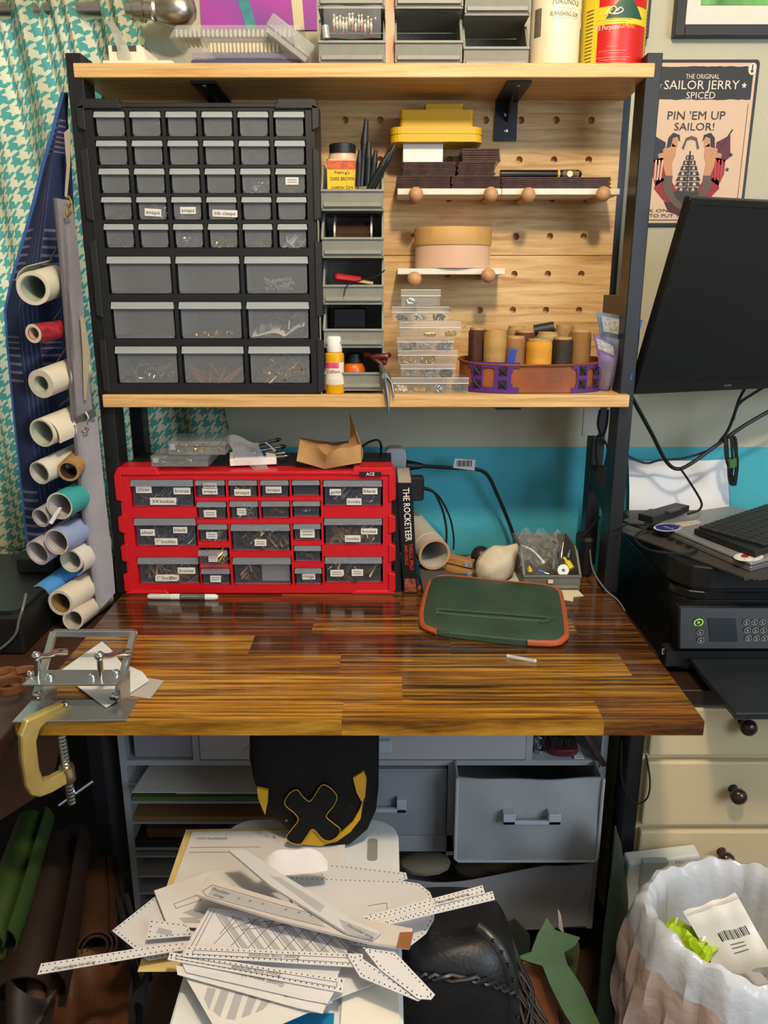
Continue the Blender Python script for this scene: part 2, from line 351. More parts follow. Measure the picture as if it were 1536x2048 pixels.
# ================================================================ DESKTOP, one object per plank
desk = thing('desktop', 'glossy stained acacia butcher block desktop with clamp on its corner', 'desktop', (X0, 1.35, ZD-.023))
ACA = wood('acacia', ['2a1a08', '6e4914', '9c6f22', 'bd9239'], 3.0, (1.1, 44, 8), .24, .8, .10, rand=.14)
ACA_REFL = wood('acacia_dark_refl', ['1d0f06', '43270f', '6b4319', '8a5a26'], 3.0, (1.1, 40, 8), .22, .8, .10, rand=.14)  # dark staves: natural variation plus the rear's dark reflection put into the colour
rows = [.992, 1.049, 1.128, 1.205, 1.28, 1.357, 1.434, 1.51, 1.587, 1.664, 1.72]
cuts = [[685, 1200], [805], [680, 1250], [503, 900], [625, 1150], [800], [560, 1130], [400, 900], [700], [500, 1000]]
xl, xr = -.5215, .4525
DARK = {(0, 2), (2, 2), (3, 1), (3, 2), (4, 0), (4, 2), (5, 0), (5, 1), (6, 0), (6, 1), (6, 2), (7, 0), (7, 1), (7, 2), (8, 0), (8, 1), (9, 0), (9, 1), (9, 2)}  # mostly rear rows, coloured dark like the cabinet's reflection; a few front staves
for i in range(10):
    ya, yb = rows[i], rows[i+1]; yp = {0: 1425, 1: 1375, 2: 1328, 3: 1290, 4: 1255, 5: 1226}.get(i, 1200)
    cs = [xl]+[D(c, yp, ZD).x for c in cuts[i]]+[xr]
    for j, (a, c) in enumerate(zip(cs, cs[1:])):
        lo = Vector(((a+c)/2, (ya+yb)/2, ZD))
        o = B().box(a-lo.x+.0001, c-lo.x-.0001, ya-lo.y+.0001, yb-lo.y-.0001, -.0225, 0).o('plank', ACA_REFL if (i, j) in DARK else ACA, desk)
        o.location = lo
# ================================================================ DRAWER CABINETS
def bezel(name, x0, x1, z0, z1, holes, Y, d, mat, parent, bev=.001):
    xs = sorted({x0, x1}|{round(h[0], 5) for h in holes}|{round(h[1], 5) for h in holes}); zs = sorted({z0, z1}|{round(h[2], 5) for h in holes}|{round(h[3], 5) for h in holes})
    def clean(a):
        o = [a[0]]
        for v in a[1:]:
            if v-o[-1] > 4e-5: o.append(v)
        return o
    bm = bmesh.new(); V = {}
    def gv(i, j):
        if (i, j) not in V: V[i, j] = bm.verts.new((xs[i], Y, zs[j]))
        return V[i, j]
    for i in range(len(xs)-1):
        for j in range(len(zs)-1):
            cx, cz = (xs[i]+xs[i+1])/2, (zs[j]+zs[j+1])/2
            if any(h[0] < cx < h[1] and h[2] < cz < h[3] for h in holes): continue
            bm.faces.new((gv(i, j), gv(i+1, j), gv(i+1, j+1), gv(i, j+1)))
    bmesh.ops.dissolve_limit(bm, angle_limit=.01, verts=bm.verts, edges=bm.edges)
    r = bmesh.ops.extrude_face_region(bm, geom=list(bm.faces)); bmesh.ops.translate(bm, vec=(0, d, 0), verts=[v for v in r['geom'] if isinstance(v, bmesh.types.BMVert)])
    bmesh.ops.recalc_face_normals(bm, faces=bm.faces)
    me = bpy.data.meshes.new(name); bm.to_mesh(me); bm.free(); me.materials.append(mat)
    o = bpy.data.objects.new(name, me); return link(o, parent)
DRB = mt('a9aeb2', .3, a=.2); DRL = mt('b4babe', .3, a=.66)
DRB2 = mt('9aa0b0', .22, a=.07); DRL2 = mt('9ea3ab', .3, a=.42)
def drawer(cab, x0, x1, z0, z1, Y, depth, bm_, lm, lip=.2, rad=.006, proud=.0, tilt=0):
    h = z1-z0; g = .0012; x0 += g; x1 -= g; z0 += g; b = B(); t = .0014; q = .003
    pf = rrect(x0+q, x1-q, z0, z1-h*lip*.6, rad, 3, tl=False, tr=False)
    b.prism([(x, Y-proud, z) for x, z in pf], (0, t, 0))
    b.box(x0+q, x0+q+t, Y-proud+t, Y+depth, z0+rad, z1-h*lip); b.box(x1-q-t, x1-q, Y-proud+t, Y+depth, z0+rad, z1-h*lip); b.box(x0+q, x1-q, Y-proud+t, Y+depth, z0, z0+t)
    dr = b.o('drawer', bm_, cab)
    l = B(); zl = z1-h*lip
    l.hexa([(x0, Y-proud-.006, zl), (x1, Y-proud-.006, zl), (x1, Y-proud-.0005, zl), (x0, Y-proud-.0005, zl), (x0+.001, Y-proud-.004, z1-.001), (x1-.001, Y-proud-.004, z1-.001), (x1-.001, Y-proud+.004, z1-.001), (x0+.001, Y-proud+.004, z1-.001)])
    l.o('pull_lip', lm, dr, bev=.0006)
    return dr
LBL = mt('d9d6cf', .7); LTX = mt('34323a', .8)
def dlabel(dr, px, py, wpx, hpx, s, Y, ang=0):
    c = A(px, py, Y); k = (A(px+1, py, Y)-c).x; kz = (A(px, py-1, Y)-c).z; w, h = wpx*k, hpx*kz
    M = Matrix.Rotation(ang, 4, 'Y'); B().obox(c, (w, .0004, h), M).o('paper_label', LBL, dr)
    r = M.to_3x3()@Vector((1, 0, 0)); u = M.to_3x3()@Vector((0, 0, 1)); c2 = c-Vector((0, .0003, 0))
    if s: txt(s, c2, r, u, h*.5, LTX, dr, w=w*.82)
    else:
        for i in (-1, 1): B().obox(c2+u*h*.16*i-Vector((0, .0002, 0)), (w*.72, .0001, h*.12), M).o('print_line', mt('8a8890', .8), dr)
def pile(name, label, x0, x1, y0, y1, z0, h, n, kind, mat, s=.006, cat='hardware'):
    b = B(); rnd = random.Random(label)
    for i in range(n):
        c = Vector((rnd.uniform(x0+s, x1-s), rnd.uniform(y0+s, y1-s), z0+s*.4+rnd.random()**1.5*max(h-s, .001)))
        k = kind if isinstance(kind, str) else rnd.choice(kind)
        ax = Vector((rnd.uniform(-1, 1), rnd.uniform(-1, .3), rnd.uniform(-1, 1))).normalized(); u = ax.orthogonal().normalized(); w = ax.cross(u)
        if k == 'ring':
            r = s*rnd.uniform(.6, 1); b.tube([c+(u*math.cos(a*PI/4)+w*math.sin(a*PI/4))*r for a in range(8)], s*.14, 4, closed=True)
        elif k == 'rod': b.tube([c-u*s*1.6, c+u*s*1.6], s*.3, 5)
        elif k == 'bead': b.sph(c, s*rnd.uniform(.35, .5), 6, 4)
        elif k == 'cap': b.lathe([(s*.5, 0), (s*.55, s*.2), (s*.2, s*.35)], c, ax, 7)
        elif k == 'buckle':
            p = [c+u*s*a+w*s*q for a, q in ((-1.3, -1), (1.3, -1), (1.3, 1), (-1.3, 1))]; b.tube(p, s*.17, 4, closed=True); b.tube([c-w*s, c+w*s*1.1], s*.13, 4)
        elif k == 'chip': b.obox(c, (s*1.4, s*.2, s), rot(rnd.uniform(0, 3), rnd.uniform(0, 3), rnd.uniform(0, 3)))
    o = b.o(name, mat, smooth=kind in ('bead', 'ring')); return top(o, label, cat, None, 'stuff')
# ---- tall black cabinet
YB = 1.474
cab = thing('drawer_cabinet', 'tall black small-parts cabinet with many clear drawers on lower shelf', 'drawer cabinet', (-.28, 1.55, ZS2))
rowsy = [(222, 273), (280, 330), (336, 387), (393, 440), (447, 496)]; big = [(512, 588), (603, 678), (692, 767)]
xl = (A(187, 247, YB).x+A(209, 470, YB).x+A(226, 730, YB).x)/3-.002; xr = (A(618, 247, YB).x+A(621, 470, YB).x+A(621, 730, YB).x)/3
holes = []; small = {}; large = {}
for i, (a, c) in enumerate(rowsy):
    for j in range(6): cw = (xr-xl)/6; small[i, j] = (xl+cw*j+.003, xl+cw*(j+1)-.003, A(0, c, YB).z, A(0, a, YB).z); holes.append(small[i, j])
for i, (a, c) in enumerate(big):
    for j in range(3): cw = (xr-xl)/3; large[i, j] = (xl+cw*j+.003, xl+cw*(j+1)-.003, A(0, c, YB).z, A(0, a, YB).z); holes.append(large[i, j])
ax0, ax1, az0, az1 = xl-.014, xr+.012, ZS2+.002, A(0, 208, YB).z
BKP = mt('161718', .42); RED = mt('c4121f', .38)
bezel('frame', ax0, ax1, az0, az1, holes, YB, .012, BKP, cab)
b = B(); b.box(ax0+.003, ax1-.003, YB+.15, YB+.153, az0, az1); b.box(ax0, ax0+.003, YB+.012, YB+.153, az0, az1); b.box(ax1-.003, ax1, YB+.012, YB+.153, az0, az1); b.box(ax0, ax1, YB+.012, YB+.153, az1-.003, az1); b.box(ax0, ax1, YB+.012, YB+.153, az0, az0+.003)
for (i, j), h in list(small.items())+list(large.items()): b.box(h[0]-.004, h[1]+.004, YB+.012, YB+.15, h[2]-.003, h[2]-.001)
b.o('housing', BKP, cab)
# raised border with corner ears and side grips
b = B(); e = .009
for s, x in ((-1, ax0), (1, ax1)):
    for z0, z1 in ((az0, az0+.10), (az0+.135, az0+.27), (az0+.30, az0+.42), (az0+.445, az1)):
        xa, xb = (x-e, x+.004) if s < 0 else (x-.004, x+e)
        y0, y1 = YB-.004, YB+.03
        o = .005
        if s < 0: b.hexa([(xa, y0, z0+o), (xb, y0, z0), (xb, y1, z0), (xa, y1, z0+o), (xa, y0, z1-o), (xb, y0, z1), (xb, y1, z1), (xa, y1, z1-o)])
        else: b.hexa([(xa, y0, z0), (xb, y0, z0+o), (xb, y1, z0+o), (xa, y1, z0), (xa, y0, z1), (xb, y0, z1-o), (xb, y1, z1-o), (xa, y1, z1)])
for xa, xb in ((ax0-e, ax0+.068), (ax1-.068, ax1+e)):
    b.hexa([(xa, YB-.004, az1-.008), (xb, YB-.004, az1-.008), (xb, YB+.05, az1-.008), (xa, YB+.05, az1-.008), (xa+.008, YB-.004, az1+.008), (xb-.006, YB-.004, az1+.008), (xb-.006, YB+.05, az1+.008), (xa+.008, YB+.05, az1+.008)])
b.box(ax0+.02, ax1-.02, YB-.002, YB+.03, az1-.006, az1+.002)
b.o('border_grip', mt('1b1c1d', .5), cab, bev=.0015)
dsm = {}; dlg = {}
for k, h in small.items(): dsm[k] = drawer(cab, *h, YB+.003, .12, DRB, DRL, .26, .006)
for k, h in large.items(): dlg[k] = drawer(cab, *h, YB+.003, .13, DRB, DRL, .20, .005)
YL = YB+.0024
dlabel(dsm[3, 1], 306, 425, 33, 15, 'snaps', YL, .06); dlabel(dsm[3, 2], 376, 421, 31, 14, 'snaps', YL); dlabel(dsm[3, 3], 450, 427, 50, 14, 'blk clasps', YL, .03); dlabel(dsm[2, 5], 584, 362, 26, 15, '', YL)
def inb(h, name, label, n, kind, mat, s, fr=.5, f0=.0, f1=1.0, dep=.05):
    w = h[1]-h[0]; pile(name, label, h[0]+.006+w*f0*.9, h[1]-.006-(1-f1)*w*.9, YB+.006, YB+.006+dep, h[2]+.004, (h[3]-h[2])*fr, n, kind, mat, s)
BRZ = mt('94794e', .3, .6); COP = mt('6b3526', .5)
cb = 'black cabinet'
inb(small[2, 4], 'steel_rods', 'silver tool bits lying in small drawer, third row of black cabinet', 22, 'rod', STEEL, .007)
inb(small[2, 5], 'brass_rods', 'brass tubes in third-row drawer with white label, black cabinet', 7, 'rod', BRASS, .009, .25)
inb(small[3, 0], 'dark_studs', 'few dark studs in leftmost fourth-row drawer of black cabinet', 8, 'cap', DARKST, .007, .3)
inb(small[3, 1], 'silver_snaps', 'silver snaps in the left snaps drawer of black cabinet', 40, ('ring', 'cap'), STEEL, .008, .6)
inb(small[3, 2], 'nickel_snaps', 'nickel snaps in the right snaps drawer of black cabinet', 24, ('ring', 'cap'), STEEL, .007, .45)
inb(small[3, 5], 'gold_pins', 'gold pins in last fourth-row drawer of black cabinet', 3, 'rod', BRASS, .009, .15)
inb(small[4, 0], 'black_rings', 'black rings in leftmost fifth-row drawer of black cabinet', 26, 'ring', mt('3a3a3e', .3, .6), .008, .5)
inb(small[4, 2], 'mixed_clasps', 'silver and gold clasps in third drawer of fifth row', 24, ('ring', 'rod', 'cap'), STEEL, .009, .55)
inb(small[4, 3], 'gold_clasps', 'small gold clasps in fourth drawer of fifth row', 12, ('rod', 'cap'), BRASS, .008, .35)
inb(small[4, 4], 'bronze_loops', 'bronze loops in fifth drawer of fifth row', 10, 'ring', BRZ, .009, .3)
inb(small[4, 5], 'wire_springs', 'white and grey springs in last drawer of fifth row', 20, ('chip', 'rod'), mt('b9bcc0', .4), .008, .6)
inb(large[0, 2], 'silver_domes', 'silver dome rivets in clear packet inside upper right large drawer', 70, 'bead', STEEL, .008, .42, .2, .85, .03)
inb(large[1, 1], 'loose_eyelets', 'few loose eyelets in middle large drawer of black cabinet', 10, ('ring', 'cap'), BRASS, .007, .2)
inb(large[1, 2], 'black_pouch_hardware', 'dark hardware on white paper in right middle large drawer', 26, ('ring', 'chip'), mt('41464c', .35, .5), .012, .7)
inb(large[2, 0], 'bagged_hooks', 'silver hooks in plastic in lower left large drawer', 26, ('rod', 'ring'), mt('a9a69c', .3, .8), .009, .5)
inb(large[2, 1], 'copper_strips', 'reddish leather strips in lower middle large drawer', 14, 'rod', COP, .013, .4)
inb(large[2, 2], 'gold_bars', 'gold and silver bar hardware in lower right large drawer', 46, ('rod', 'buckle'), mt('b8a070', .25, 1), .011, .7)
b = B(); h = large[1, 2]; b.sheet(lambda u, v: (h[0]+.008+u*(h[1]-h[0]-.02), YB+.008+.05*v, h[2]+.004+.02*abs(math.sin(u*5))*u+.014*v), 8, 3, .0008)
top(b.o('folded_paper', PAPER), 'folded white paper in right middle large drawer of black cabinet', 'paper')
# ---- red cabinet
YR = 1.475
red = thing('drawer_cabinet', 'wide red small-parts cabinet with labelled clear drawers on desktop', 'drawer cabinet', (-.15, 1.55, ZD))
def rc(x0, x1, y0, y1): return (230+x0/2.56, 860+y0/2.56, 230+x1/2.56, 860+y1/2.56)
RD = {'L1': (88, 408, 252, 395), 'L2': (98, 418, 450, 598), 'L3': (112, 437, 650, 790), 'a1': (415, 572, 255, 345), 'a2': (418, 576, 365, 458), 'a3': (427, 582, 480, 572), 'a4': (425, 584, 603, 693), 'a5': (437, 590, 708, 795),
 'b1': (580, 734, 255, 345), 'b2': (583, 737, 362, 458), 'c1': (742, 895, 255, 345), 'c2': (745, 897, 362, 455), 'd1': (903, 1055, 255, 340), 'd2': (906, 1055, 362, 448), 'd3': (912, 1058, 478, 568), 'd4': (913, 1060, 590, 678), 'd5': (915, 1060, 705, 795),
 'm1': (592, 902, 480, 622), 'm2': (602, 905, 650, 795), 'R1': (1064, 1370, 255, 392), 'R2': (1066, 1372, 450, 590), 'R3': (1072, 1372, 648, 785)}
RH = {k: R(*rc(*v), YR) for k, v in RD.items()}
# snap to common columns / rows so that the openings line up
for ks in (('L1', 'L2', 'L3'), ('a1', 'a2', 'a3', 'a4', 'a5'), ('d1', 'd2', 'd3', 'd4', 'd5'), ('b1', 'b2'), ('c1', 'c2'), ('m1', 'm2'), ('R1', 'R2', 'R3')):
    l = sum(RH[k][0] for k in ks)/len(ks); r = sum(RH[k][1] for k in ks)/len(ks)
    for k in ks: RH[k] = (l, r)+RH[k][2:]
rx0, rx1 = RH['L1'][0]-.021, RH['R1'][1]+.017; rz0, rz1 = ZD+.002, A(500, 944, YR).z
bezel('frame', rx0, rx1, rz0, rz1, list(RH.values()), YR, .014, RED, red)
b = B(); e = .008; H = rz1-rz0
for s, x in ((-1, rx0), (1, rx1)):
    for f0, f1 in ((0, .18), (.26, .42), (.5, .66), (.76, 1.0)):
        z0, z1 = rz0+H*f0, rz0+H*f1; o = .005; xa, xb = (x-e, x+.006) if s < 0 else (x-.006, x+e); y0, y1 = YR-.004, YR+.05
        if s < 0: b.hexa([(xa, y0, z0+o), (xb, y0, z0), (xb, y1, z0), (xa, y1, z0+o), (xa, y0, z1-o), (xb, y0, z1), (xb, y1, z1), (xa, y1, z1-o)])
        else: b.hexa([(xa, y0, z0), (xb, y0, z0+o), (xb, y1, z0+o), (xa, y1, z0), (xa, y0, z1), (xb, y0, z1-o), (xb, y1, z1-o), (xa, y1, z1)])
for xa, xb in ((rx0-e, rx0+.08), (rx1-.08, rx1+e)):
    for z0, z1 in ((rz1-.006, rz1+.009), (rz0-.0015, rz0+.006)):
        b.hexa([(xa, YR-.004, z0), (xb, YR-.004, z0), (xb, YR+.05, z0), (xa, YR+.05, z0), (xa+.008, YR-.003, z1), (xb-.007, YR-.003, z1), (xb-.007, YR+.05, z1), (xa+.008, YR+.05, z1)])
b.box(rx0+.02, rx1-.02, YR-.002, YR+.05, rz1-.006, rz1+.001)
b.o('border_grip', RED, red, bev=.0015)
b = B(); b.box(rx0, rx1, YR+.05, YR+.165, rz1-.003, rz1+.004); b.box(rx0, rx0+.003, YR+.014, YR+.165, rz0, rz1); b.box(rx1-.003, rx1, YR+.014, YR+.165, rz0, rz1); b.box(rx0, rx1, YR+.162, YR+.165, rz0, rz1); b.box(rx0, rx1, YR+.014, YR+.165, rz0, rz0+.003)
for h in RH.values(): b.box(h[0]-.002, h[1]+.002, YR+.014, YR+.16, h[2]-.002, h[2])
b.o('housing', mt('161617', .45), red)
dr = {k: drawer(red, *h, YR+.001, .13, DRB2, DRL2, .24 if k[0] in 'LRm' else .30, .004, proud=.014 if k == 'a4' else 0) for k, h in RH.items()}
YL = YR+.0002
for k, x, y, wv, hv, s in [('L1', 147, 305, 80, 35, 'silver'), ('L1', 343, 312, 86, 35, 'bronze'), ('L1', 247, 365, 136, 36, '3/4 buckles'), ('L2', 167, 525, 74, 34, 'silver'), ('L2', 334, 512, 72, 32, 'black'), ('L2', 262, 571, 116, 34, '1" buckles'),
  ('L3', 366, 720, 90, 32, 'bronze'), ('L3', 267, 757, 122, 34, '1" buckles'), ('a1', 486, 286, 70, 30, 'black'), ('a1', 486, 314, 78, 32, 'snaps'), ('b1', 653, 320, 84, 34, 'snaps'), ('c1', 812, 306, 80, 34, 'snaps'), ('a2', 487, 428, 64, 36, ''), ('b2', 648, 418, 46, 36, ''),
  ('a3', 495, 540, 56, 34, ''), ('a4', 502, 660, 46, 30, ''), ('a5', 515, 762, 54, 34, ''), ('m1', 745, 577, 60, 34, ''), ('d3', 985, 528, 74, 46, ''), ('d5', 992, 750, 66, 30, 'rings'),
  ('R1', 1128, 318, 58, 32, 'gold'), ('R1', 1306, 313, 76, 32, 'black'), ('R1', 1224, 367, 76, 34, 'hooks'), ('R2', 1302, 519, 84, 30, 'bronze'), ('R2', 1217, 556, 80, 34, 'hooks'), ('R3', 1137, 733, 68, 34, ''), ('R3', 1241, 730, 58, 34, '')]:
    dlabel(dr[k], 230+x/2.56, 860+y/2.56, wv/2.56, hv/2.56, s, YR-(.0142 if k == 'a4' else 0)+.0001)
c = A(230+1307/2.56, 860+226/2.56, YR-.005); bd = B().obox(c, (.042, .001, .0085)).o('badge', BLACK, red); txt('ACE', c-Vector((0, .0006, 0)), (1, 0, 0), (0, 0, 1), .006, mt('e8e8e8', .5), bd, bold=.01)
def inr(k, name, label, n, kind, mat, s, fr=.5, f0=0, f1=1):
    h = RH[k]; w = h[1]-h[0]; p = .014 if k == 'a4' else 0; pile(name, label, h[0]+.006+w*f0*.9, h[1]-.006-(1-f1)*w*.9, YR+.004-p, YR+.05-p, h[2]+.004, (h[3]-h[2])*fr, n, kind, mat, s)
NK = mt('c0bcb4', .3, .6); DK = mt('6e6e78', .25, .6)
inr('L1', 'small_buckles', 'dark buckles in red cabinet drawer labelled 3/4 buckles', 26, 'buckle', DK, .010, .4)
inr('L2', 'silver_black_buckles', 'black and silver buckles in middle left red-cabinet drawer', 26, 'buckle', DK, .011, .4)
inr('L3', 'bronze_buckles', 'bronze buckles in lower left red-cabinet drawer', 34, 'buckle', BRZ, .012, .55)
inr('b1', 'gold_snaps', 'gold snaps in red-cabinet drawer with brass caps', 30, 'cap', BRASS, .008, .6)
inr('a2', 'dark_clips', 'dark clips in second drawer of narrow left column', 12, 'ring', NK, .007, .45); inr('b2', 'steel_loops', 'steel loops in second-row drawer with square label', 16, ('ring', 'rod'), NK, .008, .6)
inr('c2', 'amber_rivets', 'amber and brown rivets in second-row drawer of red cabinet', 20, 'cap', mt('8a5a2c', .3, .7), .009, .55); inr('d2', 'mixed_rivets', 'mixed bronze rivets in second-row drawer beside hooks drawer', 20, 'cap', mt('7d6a58', .3, .8), .009, .55)
inr('a3', 'wire_clips', 'grey clips in third drawer of narrow left column', 12, ('ring', 'rod'), NK, .008, .4); inr('a4', 'gold_buckles', 'bright gold buckles in the pulled-out clear drawer', 20, 'buckle', BRASS, .008, .75)
inr('a5', 'bronze_rings', 'bronze rings in lowest drawer of narrow left column', 8, 'ring', BRZ, .012, .5); inr('m1', 'brass_rectangles', 'antique brass rectangle loops in centre red-cabinet drawer', 34, 'buckle', mt('9a8a68', .3, 1), .012, .6)
inr('m2', 'zip_pulls', 'bronze zipper pulls in lower centre red-cabinet drawer', 16, ('rod', 'chip'), mt('6a4a3a', .4, .6), .012, .6, 0, .4); inr('d5', 'large_rings', 'bronze rings in drawer labelled rings', 7, 'ring', BRASS, .013, .6)
inr('d4', 'black_bits', 'black hardware in fourth drawer of narrow right column', 12, 'chip', DK, .006, .3)
inr('R1', 'gold_black_hooks', 'black and gold hooks in upper right red-cabinet drawer', 34, ('ring', 'rod'), DK, .010, .6); inr('R2', 'bronze_hooks', 'bronze hooks in middle right red-cabinet drawer', 34, ('ring', 'rod'), BRZ, .013, .6)
inr('R3', 'bronze_frames', 'bronze frames in lower right red-cabinet drawer', 22, 'buckle', mt('9a8a5e', .3, 1), .013, .7)
h = RH['m2']; top(B().obox(((h[0]+h[1])/2+.025, YR+.012, h[2]+.022), (.055, .003, .034), rot(.1)).o('zip_bag', FOIL), 'clear zip bag in lower centre red-cabinet drawer', 'plastic bag')
# ================================================================ ON THE UPPER SHELF
r_ = R(203, 119, 357, 133, 1.50)
tr = B(); tr.hexa([(r_[0], 1.5, ZS1+.0005), (r_[1], 1.5, ZS1+.0005), (r_[1]-.005, 1.62, ZS1+.0005), (r_[0], 1.62, ZS1+.0005), (r_[0]+.002, 1.5, ZS1+.010), (r_[1]-.012, 1.5, ZS1+.010), (r_[1]-.015, 1.62, ZS1+.010), (r_[0]+.002, 1.62, ZS1+.010)])
tray = top(tr.o('flat_tray', CREAM, bev=.001), 'flat white tray at left end of upper shelf', 'tray')
x0, x1, _, _ = R(216, 80, 282, 120, 1.53); zb = ZS1+.0105
hb = thing('slotted_holder', 'small white slotted box standing on the flat tray', 'box', ((x0+x1)/2, 1.56, zb))
B().hexa([(x0, 1.53, zb), (x1+.012, 1.53, zb), (x1+.035, 1.60, zb), (x0, 1.60, zb), (x0, 1.53, zb+.03), (x1, 1.53, zb+.03), (x1+.005, 1.60, zb+.03), (x0, 1.60, zb+.03)]).o('body', CREAM, hb, bev=.001)
for px in (233, 264): c = A(px, 97, 1.53); B().obox(c, (.015, .0016, .009)).o('slot', mt('4a463c', .8), hb)
def strip(u, v):
    a = A(215+38*v**.6, 42+78*v, 1.524); return (a.x+.012*(u-.5)*(1+v), a.y-.004*u, a.z)
top(B().sheet(strip, 3, 10, .0006).o('clear_strip', mt('c9cdc2', .2, a=.5), smooth=True), 'bent clear plastic strip leaning on the slotted box', 'plastic strip')
def pack(px0, py0, px1, py1, Y, d, zb, name, label, mat, sk=0, ribs=0, ribm=None):
    a, c, z0, z1 = R(px0, py0, px1, py1, Y); h = z1-z0; t = thing(name, label, 'plastic pack', ((a+c)/2, Y+d/2, zb), 'clear packs piled on the upper shelf')
    b = B(); b.hexa([(a+sk, Y, zb), (c, Y, zb), (c, Y+d, zb), (a+sk, Y+d, zb), (a, Y, zb+h), (c-sk, Y, zb+h), (c-sk, Y+d, zb+h), (a, Y+d, zb+h)]); b.o('shell', mat, t, bev=.002)
    if ribs:
        for i in range(ribs): x = a+sk+.012+(c-a-sk*2-.03)*i/ribs; B().box(x, x+(c-a)/ribs*.45, Y+.004, Y+d*.6, zb+.002, zb+h*.7).o('insert_bump', ribm, t)
    return zb+h
z = pack(382, 118, 598, 132, 1.50, .13, ZS1+.0005, 'flat_pack', 'dark violet-blue flat pack at bottom of the clear pile', mt('4a4a63', .3))
z = pack(384, 103, 602, 117, 1.502, .12, z+.0005, 'flat_pack', 'thin lilac clear pack second from bottom of the pile', mt('a9a6c0', .2, a=.45))
z = pack(400, 72, 585, 103, 1.508, .11, z+.0005, 'blister_pack', 'clear blister tray with cream inserts in middle of the pile', mt('e2dfd4', .12, a=.24), .004, 18, mt('d8c9a2', .5))
z = pack(352, 44, 590, 70, 1.51, .11, z+.0005, 'blister_pack', 'wide clear blister pack with silver beads topping the pile', mt('e8e8e2', .1, a=.22), -.014, 26, mt('c9cbc8', .3, .4))
M = rot(0, .62, 0); c = A(588, 88, 1.53); tb = thing('clear_case', 'clear plastic case leaning against the first grey bin', 'plastic case', c)
B().obox(c, (.085, .1, .022), M).o('lid', mt('cfd0d0', .12, a=.36), tb, bev=.002); B().obox(c-Vector((.008, 0, .014)), (.08, .098, .008), M).o('base', mt('c4c4c6', .15, a=.5), tb, bev=.001)
def stack_bin(xc, Y, z0, w, d, h, label, group, mat=BINGREY, name='stack_bin', lipf=.42):
    t = thing(name, label, 'storage bin', (xc, Y+d/2, z0), group); q = .0028; x0, x1 = xc-w/2, xc+w/2
    b = B(); b.box(x0, x1, Y+.004, Y+d, z0, z0+q); b.box(x0, x1, Y+d-q, Y+d, z0+q, z0+h)
    for xa in (x0, x1-q): b.prism([(xa, Y+.002, z0+q), (xa, Y+d, z0+q), (xa, Y+d, z0+h), (xa, Y+d*.42, z0+h), (xa, Y+d*.30, z0+h*.93), (xa, Y+.003, z0+h*lipf)], (q, 0, 0))
    b.o('body', mat, t, bev=.0007)
    f = B(); f.hexa([(x0, Y+.006, z0), (x1, Y+.006, z0), (x1, Y+.009, z0), (x0, Y+.009, z0), (x0, Y-.002, z0+h*lipf), (x1, Y-.002, z0+h*lipf), (x1, Y+.0015, z0+h*lipf), (x0, Y+.0015, z0+h*lipf)])
    f.box(x0-.001, x1+.001, Y-.004, Y+.002, z0+h*lipf-.004, z0+h*lipf); f.box(x0+.004, x1-.004, Y-.0005, Y+.003, z0+h*.08, z0+h*.16)
    f.o('front_lip', mat, t, bev=.0005)
    for xa in (x0-.0012, x1-.0032): B().prism([(xa, Y+.001, z0+h*lipf), (xa, Y+.008, z0+h*lipf), (xa, Y+d*.45, z0+h-.004), (xa, Y+d, z0+h-.004), (xa, Y+d, z0+h), (xa, Y+d*.42, z0+h), (xa, Y+d*.29, z0+h*.94)], (.0044, 0, 0)).o('side_rim', mat, t)
    return t
cols = [(637, 770, 1.485, 'left'), (790, 925, 1.485, 'middle'), (928, 1058, 1.52, 'right')]
for a, c, Y, w_ in cols:
    xa, xc = A(a, 90, Y).x, A(c, 90, Y).x
    for k, nm in ((0, 'lower'), (1, 'upper')): stack_bin((xa+xc)/2, Y, ZS1+.0006+k*.083, xc-xa, .135, .082, '%s grey stacking bin of the %s stack on upper shelf' % (nm, w_), 'grey bins on the upper shelf')
bag = thing('charm_bag', 'clear bag of crystal earrings hanging out of the left grey bin', 'plastic bag', A(705, 75, 1.48))
xa, xb, za, zb = R(648, 12, 762, 78, 1.484)
B().sheet(lambda u, v: (xa+(xb-xa)*u, 1.482-.004*math.sin(u*9)-.006*math.sin(v*PI), zb+(za-zb)*v), 14, 8).o('bag_film', FOIL, bag, smooth=True)
b = B(); b2 = B(); b3 = B(); rnd = random.Random(3)
for i in range(13):
    p = A(668+i*6.2, 34+rnd.uniform(-6, 8), 1.492); b.sph(p, .0024, 6, 4); b.lathe([(.0006, 0), (.0026, -.006), (.0022, -.012), (.0004, -.016)], p-Vector((0, 0, .002)), n=6); (b2 if i % 3 else b3).sph(p-Vector((0, 0, .021)), .0024, 6, 4, (1, 1, 1.6))
b.o('crystal_drop', mt('e8dcc0', .12, .6), bag, smooth=True); b2.o('dark_bead', mt('3a1c1c', .2), bag); b3.o('red_bead', mt('9a1a20', .25), bag)
B().tube([A(650, 52, 1.483), A(653, 78, 1.481)], .006, 10).o('spool', mt('c9c6bd', .3, .5), bag, smooth=True)
top(box('peach_card', *R(771, 0, 789, 130, 1.50)[:2], 1.50, 1.56, ZS1+.0005, 1.83, mt('d9a98a', .8)), 'peach cardboard strip wedged between two bin stacks', 'cardboard')
